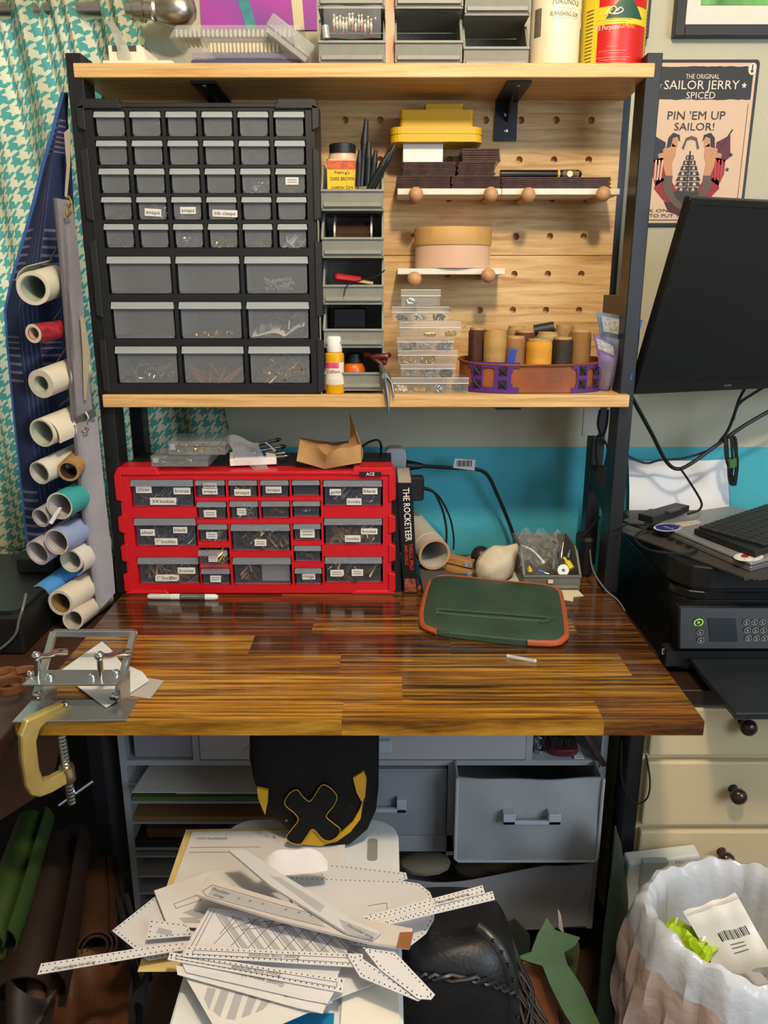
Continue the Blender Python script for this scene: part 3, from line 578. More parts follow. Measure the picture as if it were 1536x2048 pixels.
# white burnishing bottle
cx = A(1110, 100, 1.53).x; cy = 1.54; Rb = .0425
bt = thing('gum_bottle', 'white plastic burnishing gum bottle beside the red can', 'bottle', (cx, cy, ZS1))
B().lathe([(Rb-.004, .0006), (Rb-.001, .003), (Rb, .008), (Rb, .12), (Rb-.004, .132), (.02, .145)], (cx, cy, ZS1), n=36).o('body', mt('e6d9bb', .4), bt, smooth=True); B().lathe([(.019, .145), (.019, .17), (.012, .175)], (cx, cy, ZS1), n=20).o('cap', WHITE, bt, smooth=True)
OL = mt('4c463c', .8)
def cyt(s, px, py, hpx, wpx, m, par, C): p = A(px, py, C[1]-C[2]); k = (A(px+1, py, p.y)-p).x; txt(s, p, (1, 0, 0), (0, 0, 1), hpx*k, m, par, w=wpx*k, cyl=C)
Cb = (cx, cy, Rb)
cyt('TOKONOLE', 1135, 3, 9, 62, OL, bt, Cb); cyt('BURNISHING GUM', 1132, 27, 8, 62, OL, bt, Cb)
for y_, w_ in ((15, 40), (34, 56)): cyt('-'*12, 1132, y_, 3, w_, OL, bt, Cb)
def cyl_patch(C, a0, a1, z0, z1, off, name, m, par, n=16):
    b = B().sheet(lambda u, v: (C[0]+(C[2]+off)*math.sin(a0+(a1-a0)*u), C[1]-(C[2]+off)*math.cos(a0+(a1-a0)*u), z0+(z1-z0)*v), n, 1, .0003); return b.o(name, m, par, smooth=True)
for i in range(13): a = -1.12+i*.028; cyl_patch(Cb, a, a+(.018 if i % 3 else .009), A(0, 70, 1.5).z, A(0, 12, 1.5).z, .0004, 'barcode_bar', OL, bt, 1)
# red and yellow cement can
cx = A(1225, 100, 1.54).x; cy = 1.545; Rc = .0552; Cc = (cx, cy, Rc)
can = thing('cement_can', 'red and yellow metal cement can at right end of upper shelf', 'can', (cx, cy, ZS1))
YEL = mt('d9c22a', .4); CR = mt('c01a14', .35)
B().lathe([(Rc-.002, .0006), (Rc+.001, .001), (Rc+.001, .003), (Rc, .004), (Rc, .15), (Rc+.001, .151), (Rc-.004, .154)], (cx, cy, ZS1), n=48).o('body', YEL, can, smooth=True)
B().lathe([(Rc+.0012, .0002), (Rc+.0016, .0016), (Rc+.0012, .003)], (cx, cy, ZS1), n=48, cap=False).o('rim', STEEL, can, smooth=True)
za = lambda y: A(1225, y, cy-Rc).z
cyl_patch(Cc, -.72, .95, za(126), za(47), .0004, 'red_panel', CR, can); cyl_patch(Cc, -.72, .95, za(10), 1.845, .0004, 'red_panel', CR, can)
WT = mt('eadfd0', .6)
cyt('All Purpose', 1212, 53, 9, 48, WT, can, (cx, cy, Rc+.0005)); cyt('CEMENT', 1256, 51, 9, 34, YEL, can, (cx, cy, Rc+.0005))
for y_, w_ in ((91, 22), (100, 52), (105, 30), (113, 76), (118, 52)): cyt('-'*14, 1225, y_, 4, w_, WT, can, (cx, cy, Rc+.0005))
for y_, w_ in ((37, 66), (42, 46)): cyt('-'*16, 1230, y_, 4, w_, INK, can, (cx, cy, Rc+.0003))
for s, a0 in ((-1, -1.2), (1, 1.06)):
    for i in range(16): z_ = za(124)+i*.0055; cyl_patch(Cc, a0, a0+.3, z_, z_+.0018, .0004, 'print_line', mt('6a5c12', .7), can, 3)
def tri(u, v):
    w_ = (1-v)*.033; a = (u-.5)*2*w_/Rc+.10; return (cx+(Rc+.0008)*math.sin(a), cy-(Rc+.0008)*math.cos(a), za(35)+v*.042)
B().sheet(tri, 10, 4, .0003).o('triangle_emblem', mt('1c4a35', .5), can)
b = B()
for pts in ([(1212, 27), (1220, 16), (1230, 12), (1233, 20), (1226, 27), (1218, 24)], [(1228, 28), (1240, 26), (1246, 20), (1240, 15), (1234, 22)]):
    b.tube(spl([(lambda a, p: (cx+(Rc+.0015)*math.sin(a), cy-(Rc+.0015)*math.cos(a), p.z))((A(x, y, cy-Rc).x-cx)/Rc, A(x, y, cy-Rc)) for x, y in pts], 3), .0012, 4)
b.o('emblem_mark', WT, can)
# ================================================================ ON THE PERFORATED BACK
SHW = mt('dcd6c8', .5)
def peg_shelf(px0, px1, ytop, label, pegs):
    x0, x1 = A(px0, ytop, 1.55).x, A(px1, ytop, 1.55).x; zt = A(900, ytop, 1.55).z
    t = thing('peg_shelf', label, 'shelf', ((x0+x1)/2, 1.6, zt), 'white shelves on wooden pegs')
    B().box(x0, x1, 1.55, 1.643, zt-.0105, zt).o('board', SHW, t, bev=.0006)
    for px, py in pegs:
        p = A(px, py, 1.536); B().tube([(p.x, 1.652, p.z-.001), (p.x, 1.545, p.z)], .0062, 10).o('peg_rod', mt('b98a5a', .6, n=(60, .1)), t, smooth=True)
        B().sph((p.x, 1.538, p.z), .0135, 16, 10).o('peg_knob', mt('b88b60', .55, n=(50, .12)), t, smooth=True)
    return zt
zA = peg_shelf(795, 1003, 377, 'left one of the two upper white peg shelves', [(832, 389), (982, 389)])
zA = peg_shelf(1004, 1240, 377, 'right one of the two upper white peg shelves, under the cigar tube', [(1057, 390), (1207, 388)])
zC = peg_shelf(795, 1010, 537, 'lower white peg shelf under the round box', [(829, 558), (977, 551)])
YW = mt('d9ab12', .45)
x0, x1, z0, z1 = R(806, 283, 886, 321, 1.575)
BRN = mt('4a332a', .22, n=(90, .3), coat=.3)
def slats(px0, px1, py0, py1, Y, d, zb, n, label):
    a, c, z0, z1 = R(px0, py0, px1, py1, Y); h = (z1-z0)/n; b = B(); rnd = random.Random(px0+py0)
    for i in range(n): o = rnd.uniform(-.0015, .0015); b.box(a+o, c+o, Y+rnd.uniform(0, .002), Y+d, zb+h*i+.0003, zb+h*(i+1)-.0006)
    top(b.o('slat_stack', BRN), label, 'slats', 'stacks of dark brown lacquered slats'); return zb+h*n
g = 'dark brown slats'
z1_ = slats(793, 900, 351, 377, 1.555, .08, zA+.0004, 8, 'bottom left stack of glossy brown slats on upper peg shelf')
z2_ = slats(903, 1000, 351, 377, 1.555, .08, zA+.0004, 8, 'bottom stack of brown slats beside the black cigar tube')
z3_ = slats(806, 912, 322, 351, 1.56, .075, z1_, 8, 'stack of brown slats directly under the white box')
z4_ = slats(916, 990, 322, 351, 1.56, .075, z2_, 8, 'stack of brown slats second from top beside white box')
z5_ = slats(924, 1000, 293, 321, 1.565, .07, z4_, 6, 'topmost stack of brown slats under the yellow tray')
slats(1004, 1222, 353, 377, 1.556, .06, zA+.0004, 6, 'long stack of thin brown slats at right end of peg shelf')
B0 = B().obox(((A(950, 320, 1.56).x), 1.559, z4_+.003), (.012, .004, .005)); 
a, c, _, zz = R(1002, 333, 1166, 352, 1.58); zt = zA+A(0, 353, 1.556).z-A(0, 377, 1.556).z+.0085
cg = thing('cigar_tube', 'black cigar tube with gold band on the long slat stack', 'tube', ((a+c)/2, 1.585, zt-.008))
B().tube([(a, 1.59, zt), (c-.012, 1.59, zt), (c-.003, 1.59, zt), (c, 1.59, zt-.001)], [.008, .008, .0065, .003], 14).o('tube', mt('191413', .3), cg, smooth=True)
for u, w_, m in ((.70, .004, mt('c9a24a', .4)), (.76, .03, mt('5a4a34', .5)), (.93, .004, mt('c9a24a', .4))): B().tube([(a+(c-a)*u, 1.59, zt), (a+(c-a)*u+w_, 1.59, zt)], .0084, 14).o('band', m, cg, smooth=True)
B().lathe([(.0055, 0), (.0055, .0006)], (a+(c-a)*.845, 1.5817, zt), (0, -1, 0), 12).o('seal', mt('d8cfae', .5), cg)
wb = top(box('white_box', x0, x1, 1.575, 1.63, z3_+.0004, z3_+.0004+(z1-z0), WHITE, bev=.0008), 'small white box between the slats and yellow trays', 'box')
zy = z3_+.0008+(z1-z0)
def slab(px0, px1, py0, py1, Y, d, zb, label, rl=.004, name='yellow_tray'):
    a, c, z0, z1 = R(px0, py0, px1, py1, Y); h = z1-z0; pr = rrect(a, c, Y, Y+d, rl, 5)
    b = B().prism([(x, y, zb) for x, y in pr], (0, 0, h*.46)); ins = rrect(a+.001, c-.001, Y+.001, Y+d-.001, rl, 5); b.prism([(x, y, zb+h*.46) for x, y in ins], (0, 0, h*.08)); b.prism([(x, y, zb+h*.54) for x, y in pr], (0, 0, h*.46))
    top(b.o(name, YW), label, 'tray', 'yellow plastic trays'); return zb+h+.0003
zy = slab(781, 966, 256, 286, 1.558, .082, zy, 'widest yellow plastic tray resting on the white box', .02)
zy = slab(800, 947, 219, 256, 1.575, .062, zy, 'middle yellow plastic tray of the yellow pile', .006)
slab(850, 926, 204, 219, 1.59, .045, zy, 'smallest yellow tray topping the yellow pile', .003)
# oval wooden box
xc = A(908, 500, 1.56).x; rb = .0715
rbx = thing('round_box', 'oval bentwood box with tan lid on lower peg shelf', 'box', (xc, 1.592, zC))
hb_ = A(0, 492, 1.55).z-A(0, 540, 1.55).z; hl = A(0, 456, 1.55).z-A(0, 492, 1.55).z
B().lathe([(rb-.001, .0004), (rb, .001), (rb, hb_+.004)], (xc, 1.592, zC), n=48, sy=.68).o('body', mt('cfa88c', .55, n=(5, .05)), rbx, smooth=True)
B().lathe([(rb+.002, 0), (rb+.0022, .001), (rb+.0022, hl-.001), (rb+.001, hl)], (xc, 1.592, zC+hb_), n=48, sy=.69).o('lid', mt('b98d4f', .55, n=(5, .06)), rbx, smooth=True)
# ================================================================ ON THE LOWER SHELF
def bead_box(px0, px1, py0, py1, Y, d, zb, ncell, name, where, fills, bm_=CLEAR):
    a, c, z0, z1 = R(px0, py0, px1, py1, Y); h = z1-z0
    t = thing('bead_organizer', where, 'organizer', ((a+c)/2, Y+d/2, zb), 'clear organizers stacked on lower shelf'); q = .0012
    b = B(); b.box(a, c, Y, Y+d, zb, zb+q)
    b.box(a, c, Y, Y+q, zb+q, zb+h*.62); b.box(a, c, Y+d-q, Y+d, zb+q, zb+h*.62)
    for i in range(ncell+1): x = a+(c-a-q)*i/ncell; b.box(x, x+q, Y+q, Y+d-q, zb+q, zb+h*.62)
    b.o('base', mt('cfd5d6', .12, a=.09), t)
    l = B(); l.box(a-.0008, c+.0008, Y-.0012, Y+d+.001, zb+h*.92, zb+h); l.box(a-.0008, c+.0008, Y-.0012, Y, zb+h*.66, zb+h*.92); l.box(a-.0008, a, Y, Y+d, zb+h*.66, zb+h*.92); l.box(c, c+.0008, Y, Y+d, zb+h*.66, zb+h*.92)
    l.o('lid', mt('d9dedf', .12, a=.15), t)
    B().box(a-.0012, c+.0012, Y-.0016, Y-.0012, zb+h*.60, zb+h*.66).o('lid_edge', mt('e2e6e8', .2, a=.6), t); B().box(a-.0012, c+.0012, Y-.0016, Y-.0012, zb+h*.95, zb+h).o('lid_edge', mt('e2e6e8', .2, a=.55), t)
    k = 0
    for i, fm in enumerate(fills):
        if fm is None: continue
        kind, m, s, fr = fm; x = a+(c-a)*i/ncell; k += 1
        pile('beads', '%s in cell %d of %s' % (name, i+1, where.split(' organizer')[0]), x+.0015, x+(c-a)/ncell-.001, Y+.001, Y+.022, zb+.001, h*fr, 34, kind, m, s, 'beads')
    return zb+h+.0004
SV = mt('aeaca6', .3, .9); GD = mt('cfa544', .3, .9); GB = mt('5b5550', .3, .8)
f = lambda m, k='bead', s=.006, fr=.55: (k, m, s, fr)
z = bead_box(783, 936, 769, 800, 1.485, .085, ZS2+.0005, 4, 'tiny findings', 'bottom clear organizer of the bead stack', [f(mt('cfc6ae', .5)), f(GD, fr=.35), f(SV, 'ring'), f(GB)])
z = bead_box(802, 910, 744, 770, 1.49, .07, z, 3, 'metal bits', 'second clear organizer from bottom of the bead stack', [f(SV, 'cap'), f(SV, 'rod'), f(GB, 'ring')])
z = bead_box(797, 914, 718, 745, 1.487, .075, z, 3, 'gold bits', 'third clear organizer from bottom of the bead stack', [f(GD, 'ring', fr=.5), f(GD, 'ring', fr=.5), None])
z = bead_box(795, 906, 694, 719, 1.49, .07, z, 3, 'steel bits', 'middle clear organizer of the bead stack', [f(SV, 'ring', fr=.4), f(SV), f(SV, 'rod')])
z = bead_box(800, 920, 664, 695, 1.483, .08, z, 3, 'round beads', 'third clear organizer from top of the bead stack', [None, f(GD, fr=.35, s=.009), f(GD, s=.009)])
z = bead_box(785, 897, 636, 665, 1.49, .07, z, 3, 'seed beads', 'second clear organizer from top of the bead stack', [f(GB, s=.005), f(SV, s=.005), f(GB, s=.005)])
z = bead_box(803, 880, 600, 634, 1.495, .055, z, 2, 'pearls', 'smallest topmost clear organizer of the bead stack', [f(SV, s=.008), None])
# grey bin column
xa, xb = A(648, 700, 1.478).x, A(767, 700, 1.478).x; zb5 = []
nm = ['bottom', 'second from bottom', 'middle', 'second from top', 'topmost']
for k in range(5):
    zq = A(700, (745, 658, 570, 475, 379)[k], 1.476).z-.42*.083+.0005; zq = max(zq, ZS2+.0006); zb5.append(zq); stack_bin((xa+xb)/2, 1.478, zq, xb-xa, .15, .083, nm[k]+' grey stacking bin in the column beside the black cabinet', 'column of grey bins on lower shelf')
xm = (xa+xb)/2
top(box('plastic_sheet', xa-.0065, xa-.005, 1.472, 1.60, ZS2+.0005, 1.50, mt('c9c6bc', .25, a=.6)), 'thin clear plastic sheet standing beside the grey bin column', 'plastic sheet')
# dye bottle
p = A(685, 340, 1.515); dz = zb5[4]+.003; top(box('cardboard_block', p.x-.03, p.x+.03, 1.50, 1.56, dz, dz+.022, KRAFT), 'cardboard block under the dye bottle in topmost bin', 'cardboard'); dz += .0225
dy = thing('dye_bottle', 'bottle of dark brown leather dye in topmost column bin', 'bottle', (p.x, 1.53, dz))
hw = .0275; B().prism([(x, y, dz) for x, y in rrect(p.x-hw, p.x+hw, 1.503, 1.55, .008)], (0, 0, .062)).o('body', mt('cfae93', .35), dy)
B().lathe([(hw, 0), (.0245, .008), (.0235, .012)], (p.x, 1.5265, dz+.062), n=20, sy=.85).o('shoulder', mt('cfae93', .35), dy, smooth=True); B().lathe([(.0235, 0), (.0235, .014), (.022, .015)], (p.x, 1.5265, dz+.0735), n=24).o('cap', BLACK, dy, smooth=True)
zl = dz+.004; lb = box('label', p.x-.0265, p.x+.0265, 1.5018, 1.5029, zl, zl+.055, mt('e0b81c', .5), dy); box('label_band', p.x-.0265, p.x+.0265, 1.5012, 1.5018, zl+.041, zl+.055, mt('c8582a', .5, n=(120, .4)), lb)
for s, q, h_, w_ in (("Fiebing's", .0355, .005, .026), ('DARK BROWN', .025, .006, .042), ('Leather Dye', .0115, .005, .038)): txt(s, (p.x, 1.5016, zl+q), (1, 0, 0), (0, 0, 1), h_, INK, lb, w=w_)
for i, (x0_, y0_, x1_, y1_, r) in enumerate([(722, 372, 733, 238, .0062), (716, 372, 720, 300, .0052), (735, 372, 738, 285, .006), (742, 374, 752, 300, .0055), (745, 376, 790, 290, .006), (738, 380, 778, 305, .0055)]):
    a, c = A(x0_, y0_, 1.50-.002*i), A(x1_, y1_, 1.50-.003*i); d = (c-a)
    t = thing('marker_pen', ['tallest curved-tip black pen in topmost column bin', 'short black pen next to the dye bottle', 'upright black pen in centre of the pen bunch', 'black pen leaning slightly right in the bunch', 'longest black pen slanting right out of the bin', 'lower slanting black pen beside bin edge'][i], 'pen', a, 'black pens in the topmost bin')
    B().tube([a, a+d*.62], r, 10).o('barrel', mt('17181a', .35), t, smooth=True); B().tube([a+d*.62, a+d*.68, c], [r*1.1, r*1.1, r*.55], 10).o('cap', BLACK, t, smooth=True)
# wire spool, red tool, black box, orange bottle
ws = thing('wire_spool', 'silver-flanged spool of brown wire in second column bin', 'spool', (xm, 1.54, zb5[3]+.003)); zc = zb5[3]+.003+.037
for s in (-1, 1): B().lathe([(.036, 0), (.036, .003)], (xm+s*.033-.0015, 1.535, zc), (1, 0, 0), 28).o('flange', mt('b9b4aa', .35, .6), ws, smooth=True)
B().tube([(xm-.032+.064*i/40, 1.535, zc) for i in range(41)], [.024+.002*(i % 2) for i in range(41)], 20).o('wire_winding', mt('5a4638', .4, .4), ws)
rt = thing('red_snips', 'red handled snips lying in the middle column bin', 'tool', (xm, 1.52, zb5[2]+.04)); zr = zb5[2]+.028
B().obox((xm-.012, 1.52, zr+.018), (.05, .03, .012), rot(0, .12, .2)).o('handle', mt('b3141c', .35), rt, bev=.003); B().obox((xm+.02, 1.52, zr+.012), (.03, .018, .005), rot(0, .15, .1)).o('blade', mt('c9a06a', .5), rt)
B().box(xm-.03, xm+.03, 1.512, 1.548, zb5[2]+.0035, zr+.006).o('cushion', BLACK, rt)
top(B().tube(spl([A(770, 540, 1.50), A(752, 553, 1.495), A(725, 560, 1.474), A(700, 566, 1.472), A(690, 578, 1.471), A(688, 592, 1.471)], 6), .0011, 5).o('thread_tangle', CABLE), 'thin black cord hanging over the middle column bin', 'cord')
top(box('black_box', xm-.038, xm+.022, 1.52, 1.57, zb5[1]+.0035, zb5[1]+.07, mt('0f0f10', .25), bev=.002), 'glossy black box inside second column bin from bottom', 'box')
op = A(708, 740, 1.515); oz = zb5[0]+.003
ob_ = thing('orange_bottle', 'small orange dye bottle with black cap in bottom bin', 'bottle', (op.x, 1.52, oz)); B().lathe([(.019, 0), (.021, .004), (.021, .036), (.017, .044), (.015, .045)], (op.x, 1.522, oz), n=20).o('body', mt('d4661a', .3), ob_, smooth=True); B().lathe([(.0165, .045), (.0165, .062), (.015, .063)], (op.x, 1.522, oz), n=18).o('cap', BLACK, ob_, smooth=True)
cyl_patch((op.x, 1.522, .021), -.9, .9, oz+.008, oz+.026, .0004, 'label', WHITE, ob_)
# pliers
pl = thing('pliers', 'pliers with dark red grips leaning out of the bottom bin', 'pliers', A(765, 770, 1.47))
for k, (pa, pb, pc) in enumerate([((765, 730), (745, 714), (731, 708)), ((768, 728), (772, 716), (778, 710))]): B().tube(spl([A(*pa, 1.476), A(*pb, 1.485), A(*pc, 1.50)], 4), [.004+.0012*math.sin(i) for i in range(9)], 8).o('grip', mt('4a1714', .4), pl, smooth=True)
B().tube(spl([A(745, 716, 1.484), A(760, 713, 1.48), A(776, 713, 1.478)], 4), [.0055+.001*(i % 2) for i in range(9)], 8).o('grip', mt('521a16', .4), pl, smooth=True)
GM = mt('77787a', .3, .9)
B().tube([A(762, 730, 1.472), A(768, 752, 1.462), A(775, 790, 1.452), A(777, 828, 1.45)], [.004, .0055, .004, .0016], 8).o('jaw', GM, pl, smooth=True); B().tube([A(770, 748, 1.462), A(783, 765, 1.456), A(788, 795, 1.455)], [.004, .003, .001], 8).o('jaw', GM, pl, smooth=True); B().lathe([(.0055, -.004), (.0055, .004)], A(769, 752, 1.460), (0, 1, 0), 12).o('pivot', STEEL, pl)
# yellow paint bottle
p = A(669, 790, 1.469); py_ = 1.486; Cp = (p.x, py_, .0178)
yb = thing('paint_bottle', 'yellow craft paint bottle with white cap at shelf edge', 'bottle', (p.x, py_, ZS2)); B().lathe([(.0165, .0005), (.0178, .003), (.0178, .068), (.0175, .073), (.0115, .077)], (p.x, py_, ZS2), n=28).o('body', mt('e0a50c', .35), yb, smooth=True); B().lathe([(.0140, .0765), (.0146, .078), (.0138, .103), (.0125, .105)], (p.x, py_, ZS2), n=24).o('cap', WHITE, yb, smooth=True)
cyl_patch(Cp, -1.3, 1.3, ZS2+.018, ZS2+.058, .0003, 'label', mt('e6dccf', .6), yb); cyl_patch(Cp, -1.3, .5, ZS2+.048, ZS2+.058, .0006, 'pink_band', mt('d2447a', .6, n=(90, .3)), yb)
txt('Crafters', (p.x-.002, py_-.0178, ZS2+.042), 0, 0, .007, mt('7a2340', .7), yb, w=.026, cyl=(p.x, py_, .0184))
for q in (.026, .022): txt('-'*10, (p.x, py_-.0178, ZS2+q), 0, 0, .003, LTX, yb, w=.022, cyl=(p.x, py_, .0184))
# leather thread tray
xL, xR = A(922, 730, 1.53).x, A(1206, 730, 1.53).x; tc = ((xL+xR)/2, 1.555); ta, tb_ = (xR-xL)/2, .075; th_ = .056
def oval(a, k=0): return Vector((tc[0]+(ta+k)*math.copysign(abs(math.sin(a))**.8, math.sin(a)), tc[1]-(tb_+k)*math.copysign(abs(math.cos(a))**.8, math.cos(a)), 0))
LEA = mt('8a4a1f', .5, n=(14, .25), b=(400, .15)); PUR = mt('4b1f73', .55, n=(30, .12), b=(300, .2))
ty = thing('leather_tray', 'brown leather oval tray with purple laced corners holding thread', 'tray', (tc[0], tc[1], ZS2))
rimz = lambda a: th_-.006*max(0, math.cos(a))
B().sheet(lambda u, v: oval(2*PI*u)+Vector((0, 0, ZS2+.002+v*rimz(2*PI*u))), 72, 3, .003).o('wall', LEA, ty, smooth=True)
B().prism([oval(2*PI*k/40, -.002)+Vector((0, 0, ZS2+.0006)) for k in range(40)], (0, 0, .002)).o('bottom', LEA, ty)
B().tube([oval(2*PI*k/72, .0015)+Vector((0, 0, ZS2+.002+rimz(2*PI*k/72))) for k in range(72)], .0024, 6, closed=True).o('rim_binding', mt('7a3f1c', .5), ty, smooth=True)
def patch(a0, a1, wins, nm='purple_panel'):
    b = B(); nu, nv = 44, 22
    def ed(u): return .10+.05*math.cos(u*2*PI)+.02*abs(math.sin(u*13))
    P = [[oval(a0+(a1-a0)*i/nu, .0028)+Vector((0, 0, ZS2+.001+(rimz(a0)+.0035)*j/nv)) for j in range(nv+1)] for i in range(nu+1)]
    for i in range(nu):
        for j in range(nv):
            u, v = (i+.5)/nu, (j+.5)/nv
            if any(((u-w[0])/w[2])**4+((v-w[1])/w[3])**4 < 1 for w in wins): continue
            if (u < .07+.05*math.sin(v*PI)**2 or u > .93-.05*math.sin(v*PI)**2) and .2 < v < .8: continue
            b.add([P[i][j], P[i+1][j], P[i+1][j+1], P[i][j+1]], [(0, 1, 2, 3)])
    o = b.o(nm, PUR, ty)
    for u, v in ((.26, .28), (.26, .72), (.76, .28), (.76, .72)):
        a = a0+(a1-a0)*u; q = oval(a, .0035); tg = (oval(a+.02, .0035)-oval(a-.02, .0035)).normalized(); n = Vector((tg.y, -tg.x, 0)); z = Vector((0, 0, ZS2+.001+v*th_)); up = Vector((0, 0, 1))
        b = B()
        for s in (-1, 1): b.tube([q+z-tg*.006-up*s*.007, q+z+n*.0025, q+z+tg*.006+up*s*.007], .0017, 5)
        b.o('black_lacing', mt('26221f', .5), ty)
        B().obox(q+z-n*.0008, (.016, .0006, .017), Matrix.Rotation(math.atan2(tg.y, tg.x), 4, 'Z')).o('lacing_gap', mt('2a1030', .6), ty)
patch(-1.05, -.16, [(.5, .5, .12, .32)]); patch(.42, 1.12, [(.52, .5, .11, .32)])
# thread spools
SP = [(956, 37, 655, 1.545, '4a2218', 'dark oxblood thread spool at left end of leather tray'), (991, 46, 659, 1.515, 'b08e4e', 'tall golden tan thread spool at front left of tray'), (1031, 42, 672, 1.523, '94693f', 'copper brown thread spool with blue sticker in tray'), (1079, 52, 678, 1.513, 'd8992c', 'wide yellow thread spool at front centre of tray'),
      (1126, 42, 674, 1.520, '2d221c', 'dark chocolate thread spool right of the yellow one'), (1161, 45, 659, 1.53, '8a5f2c', 'bronze brown thread spool at right end of tray'), (1033, 38, 652, 1.592, 'b3925e', 'pale tan thread spool at back, left of centre'), (1050, 42, 660, 1.560, '5e2a22', 'dark red thread spool behind the copper one'),
      (1096, 46, 664, 1.565, 'b4a36a', 'olive cream thread spool behind the yellow one'), (1130, 40, 650, 1.597, 'a8895a', 'sand coloured thread spool at back right of tray')]
for px, wpx, ytop, Y, colr, lab in SP:
    p = A(px, ytop, Y); r = wpx/2*p.y*.0006325*.98; r = wpx/2*(A(px+1, ytop, Y)-p).x; zb = ZS2+.0032; h = p.z-zb
    t = thing('thread_spool', lab, 'thread spool', (p.x, Y, zb), 'thread spools in the leather tray')
    B().lathe([(r*.95, .002), (r, .006), (r, h-.010), (r*.93, h-.005), (r*.8, h-.004)], (p.x, Y, zb), n=24).o('thread_winding', mt(colr, .45, n=(9, .14), b=(260, .5), st=(1, 1, 6)), t, smooth=True)
    B().lathe([(r*.52, h-.02), (r*.52, h), (r*.84, h), (r*.86, h-.002), (r*.84, h-.0055)], (p.x, Y, zb), n=24, cap=False).o('core', mt('b08c58', .65), t, smooth=True)
top(B().tube([A(1068, 662, 1.595), A(1108, 655, 1.59)], .012, 12).o('black_spool', mt('17171a', .5), smooth=True), 'black thread spool lying across the back spools', 'thread spool')
top(B().tube(spl([A(925, 660, 1.53), A(935, 648, 1.53), A(948, 652, 1.53)], 5), .0005, 4).o('thread_end', CABLE), 'loose thread end curling above the oxblood spool', 'thread')
B().obox(A(1024, 712, 1.497), (.014, .001, .026), rot(0, .15, 0)).o('blue_sticker', mt('1f3f9e', .5), [o for o in COL.objects if o.get('label', '').startswith('copper brown')][0])
# needle packets at the right end
def packet(px, cm, lab, Y, name='needle_packet'):
    P = [A(x, y, Y+.012*i) for i, (x, y) in enumerate(px)]
    t = thing(name, lab, 'packet', min(P, key=lambda v: v.z), 'blister packets at the right end of lower shelf')
    def fn(u, v, k=0): return (P[0]*(1-u)*(1-v)+P[1]*u*(1-v)+P[2]*u*v+P[3]*(1-u)*v)+Vector((.004*math.sin(v*PI)+k*.2, -.012*math.sin(v*PI)-k, 0))
    B().sheet(lambda u, v: fn(u, v), 6, 10, .0012).o('card', cm, t, smooth=True)
    B().sheet(lambda u, v: fn(.12+.76*u, .28+.62*v, .004+.006*math.sin(u*PI)), 6, 8, .0006).o('blister', mt('c2cbd4', .1, a=.12), t, smooth=True)
    b = B()
    for i in range(7): b.sheet(lambda u, v: fn(.2+.09*i, .4+.45*v, .003)+Vector((.0008*u, 0, 0)), 1, 3, .0004)
    b.o('needle', STEEL, t)
    B().sheet(lambda u, v: fn(.1+.8*u, .04+.18*v, .0012), 3, 2, .0003).o('printed_band', mt('9a9c96', .6, n=(200, .4)), t)
packet([(1186, 668), (1230, 690), (1212, 790), (1192, 785)], mt('6a4a86', .5, n=(60, .5)), 'purple printed needle packet beside the thread tray', 1.50)
packet([(1192, 622), (1280, 640), (1250, 800), (1200, 792)], mt('1c3056', .4, n=(50, .6), h2='6a7688'), 'blue blister packet of needles at right end of lower shelf', 1.515)
top(B().tube(spl([A(1283, 640, 1.49), A(1270, 690, 1.485), A(1262, 760, 1.48)], 5), .0022, 6).o('blue_zip_tie', mt('2456b0', .4)), 'blue plastic strip against the right post', 'plastic strip')
# ================================================================ ON TOP OF THE RED CABINET
ZR = rz1+.0045
def case(px0, px1, zb, h, Y, d, lab, fills, nc=3):
    x0, x1 = A(px0, 930, Y).x, A(px1, 930, Y).x; t = thing('parts_case', lab, 'plastic case', ((x0+x1)/2, Y+d/2, zb)); q = .0013
    b = B(); b.box(x0, x1, Y, Y+d, zb, zb+q); b.box(x0, x1, Y, Y+q, zb+q, zb+h*.6); b.box(x0, x0+q, Y+q, Y+d, zb+q, zb+h*.6); b.box(x1-q, x1, Y+q, Y+d, zb+q, zb+h*.6); b.box(x0, x1, Y+d-q, Y+d, zb+q, zb+h*.6)
    for i in range(1, nc): x = x0+(x1-x0)*i/nc; b.box(x, x+q, Y+q, Y+d-q, zb+q, zb+h*.6)
    b.o('base', mt('b9bfc2', .2, a=.16), t)
    B().box(x0-.001, x1+.001, Y-.001, Y+d+.001, zb+h*.63, zb+h).o('lid', mt('c3c9cb', .2, a=.2), t, bev=.001)
    B().box(x0+.004, x0+.014, Y-.003, Y-.001, zb+h*.4, zb+h*.85).o('latch', mt('b9bfc2', .2, a=.5), t)
    for i, fm in enumerate(fills):
        if fm: x = x0+(x1-x0)*i/nc; pile('studs', '%s in the %s' % (fm[0], lab.split(' with')[0]), x+.002, x+(x1-x0)/nc-.002, Y+.002, Y+d*.7, zb+.0015, h*.5, 60, fm[1], fm[2], .006, 'hardware')
    return zb+h+.0004
zc1 = case(303, 416, ZR+.0052, .021, 1.478, .10, 'lower clear parts case with black cells on red cabinet', [('black studs left', 'chip', DK), None, ('black studs right', 'chip', DK)], 4)
case(339, 452, zc1, .026, 1.486, .09, 'upper clear parts case with brass studs on red cabinet', [('dark brass studs', 'cap', mt('7a6a48', .3, .9)), ('brass studs', 'cap', BRASS), ('bronze studs', 'cap', mt('7a6a48', .3, .9))])
x0, x1 = A(452, 930, 1.5).x, A(545, 930, 1.5).x
cb_ = thing('card_box', 'flat white box with blue lid behind the plastic bag', 'box', ((x0+x1)/2, 1.54, ZR)); M = rot(0, 0, .18)
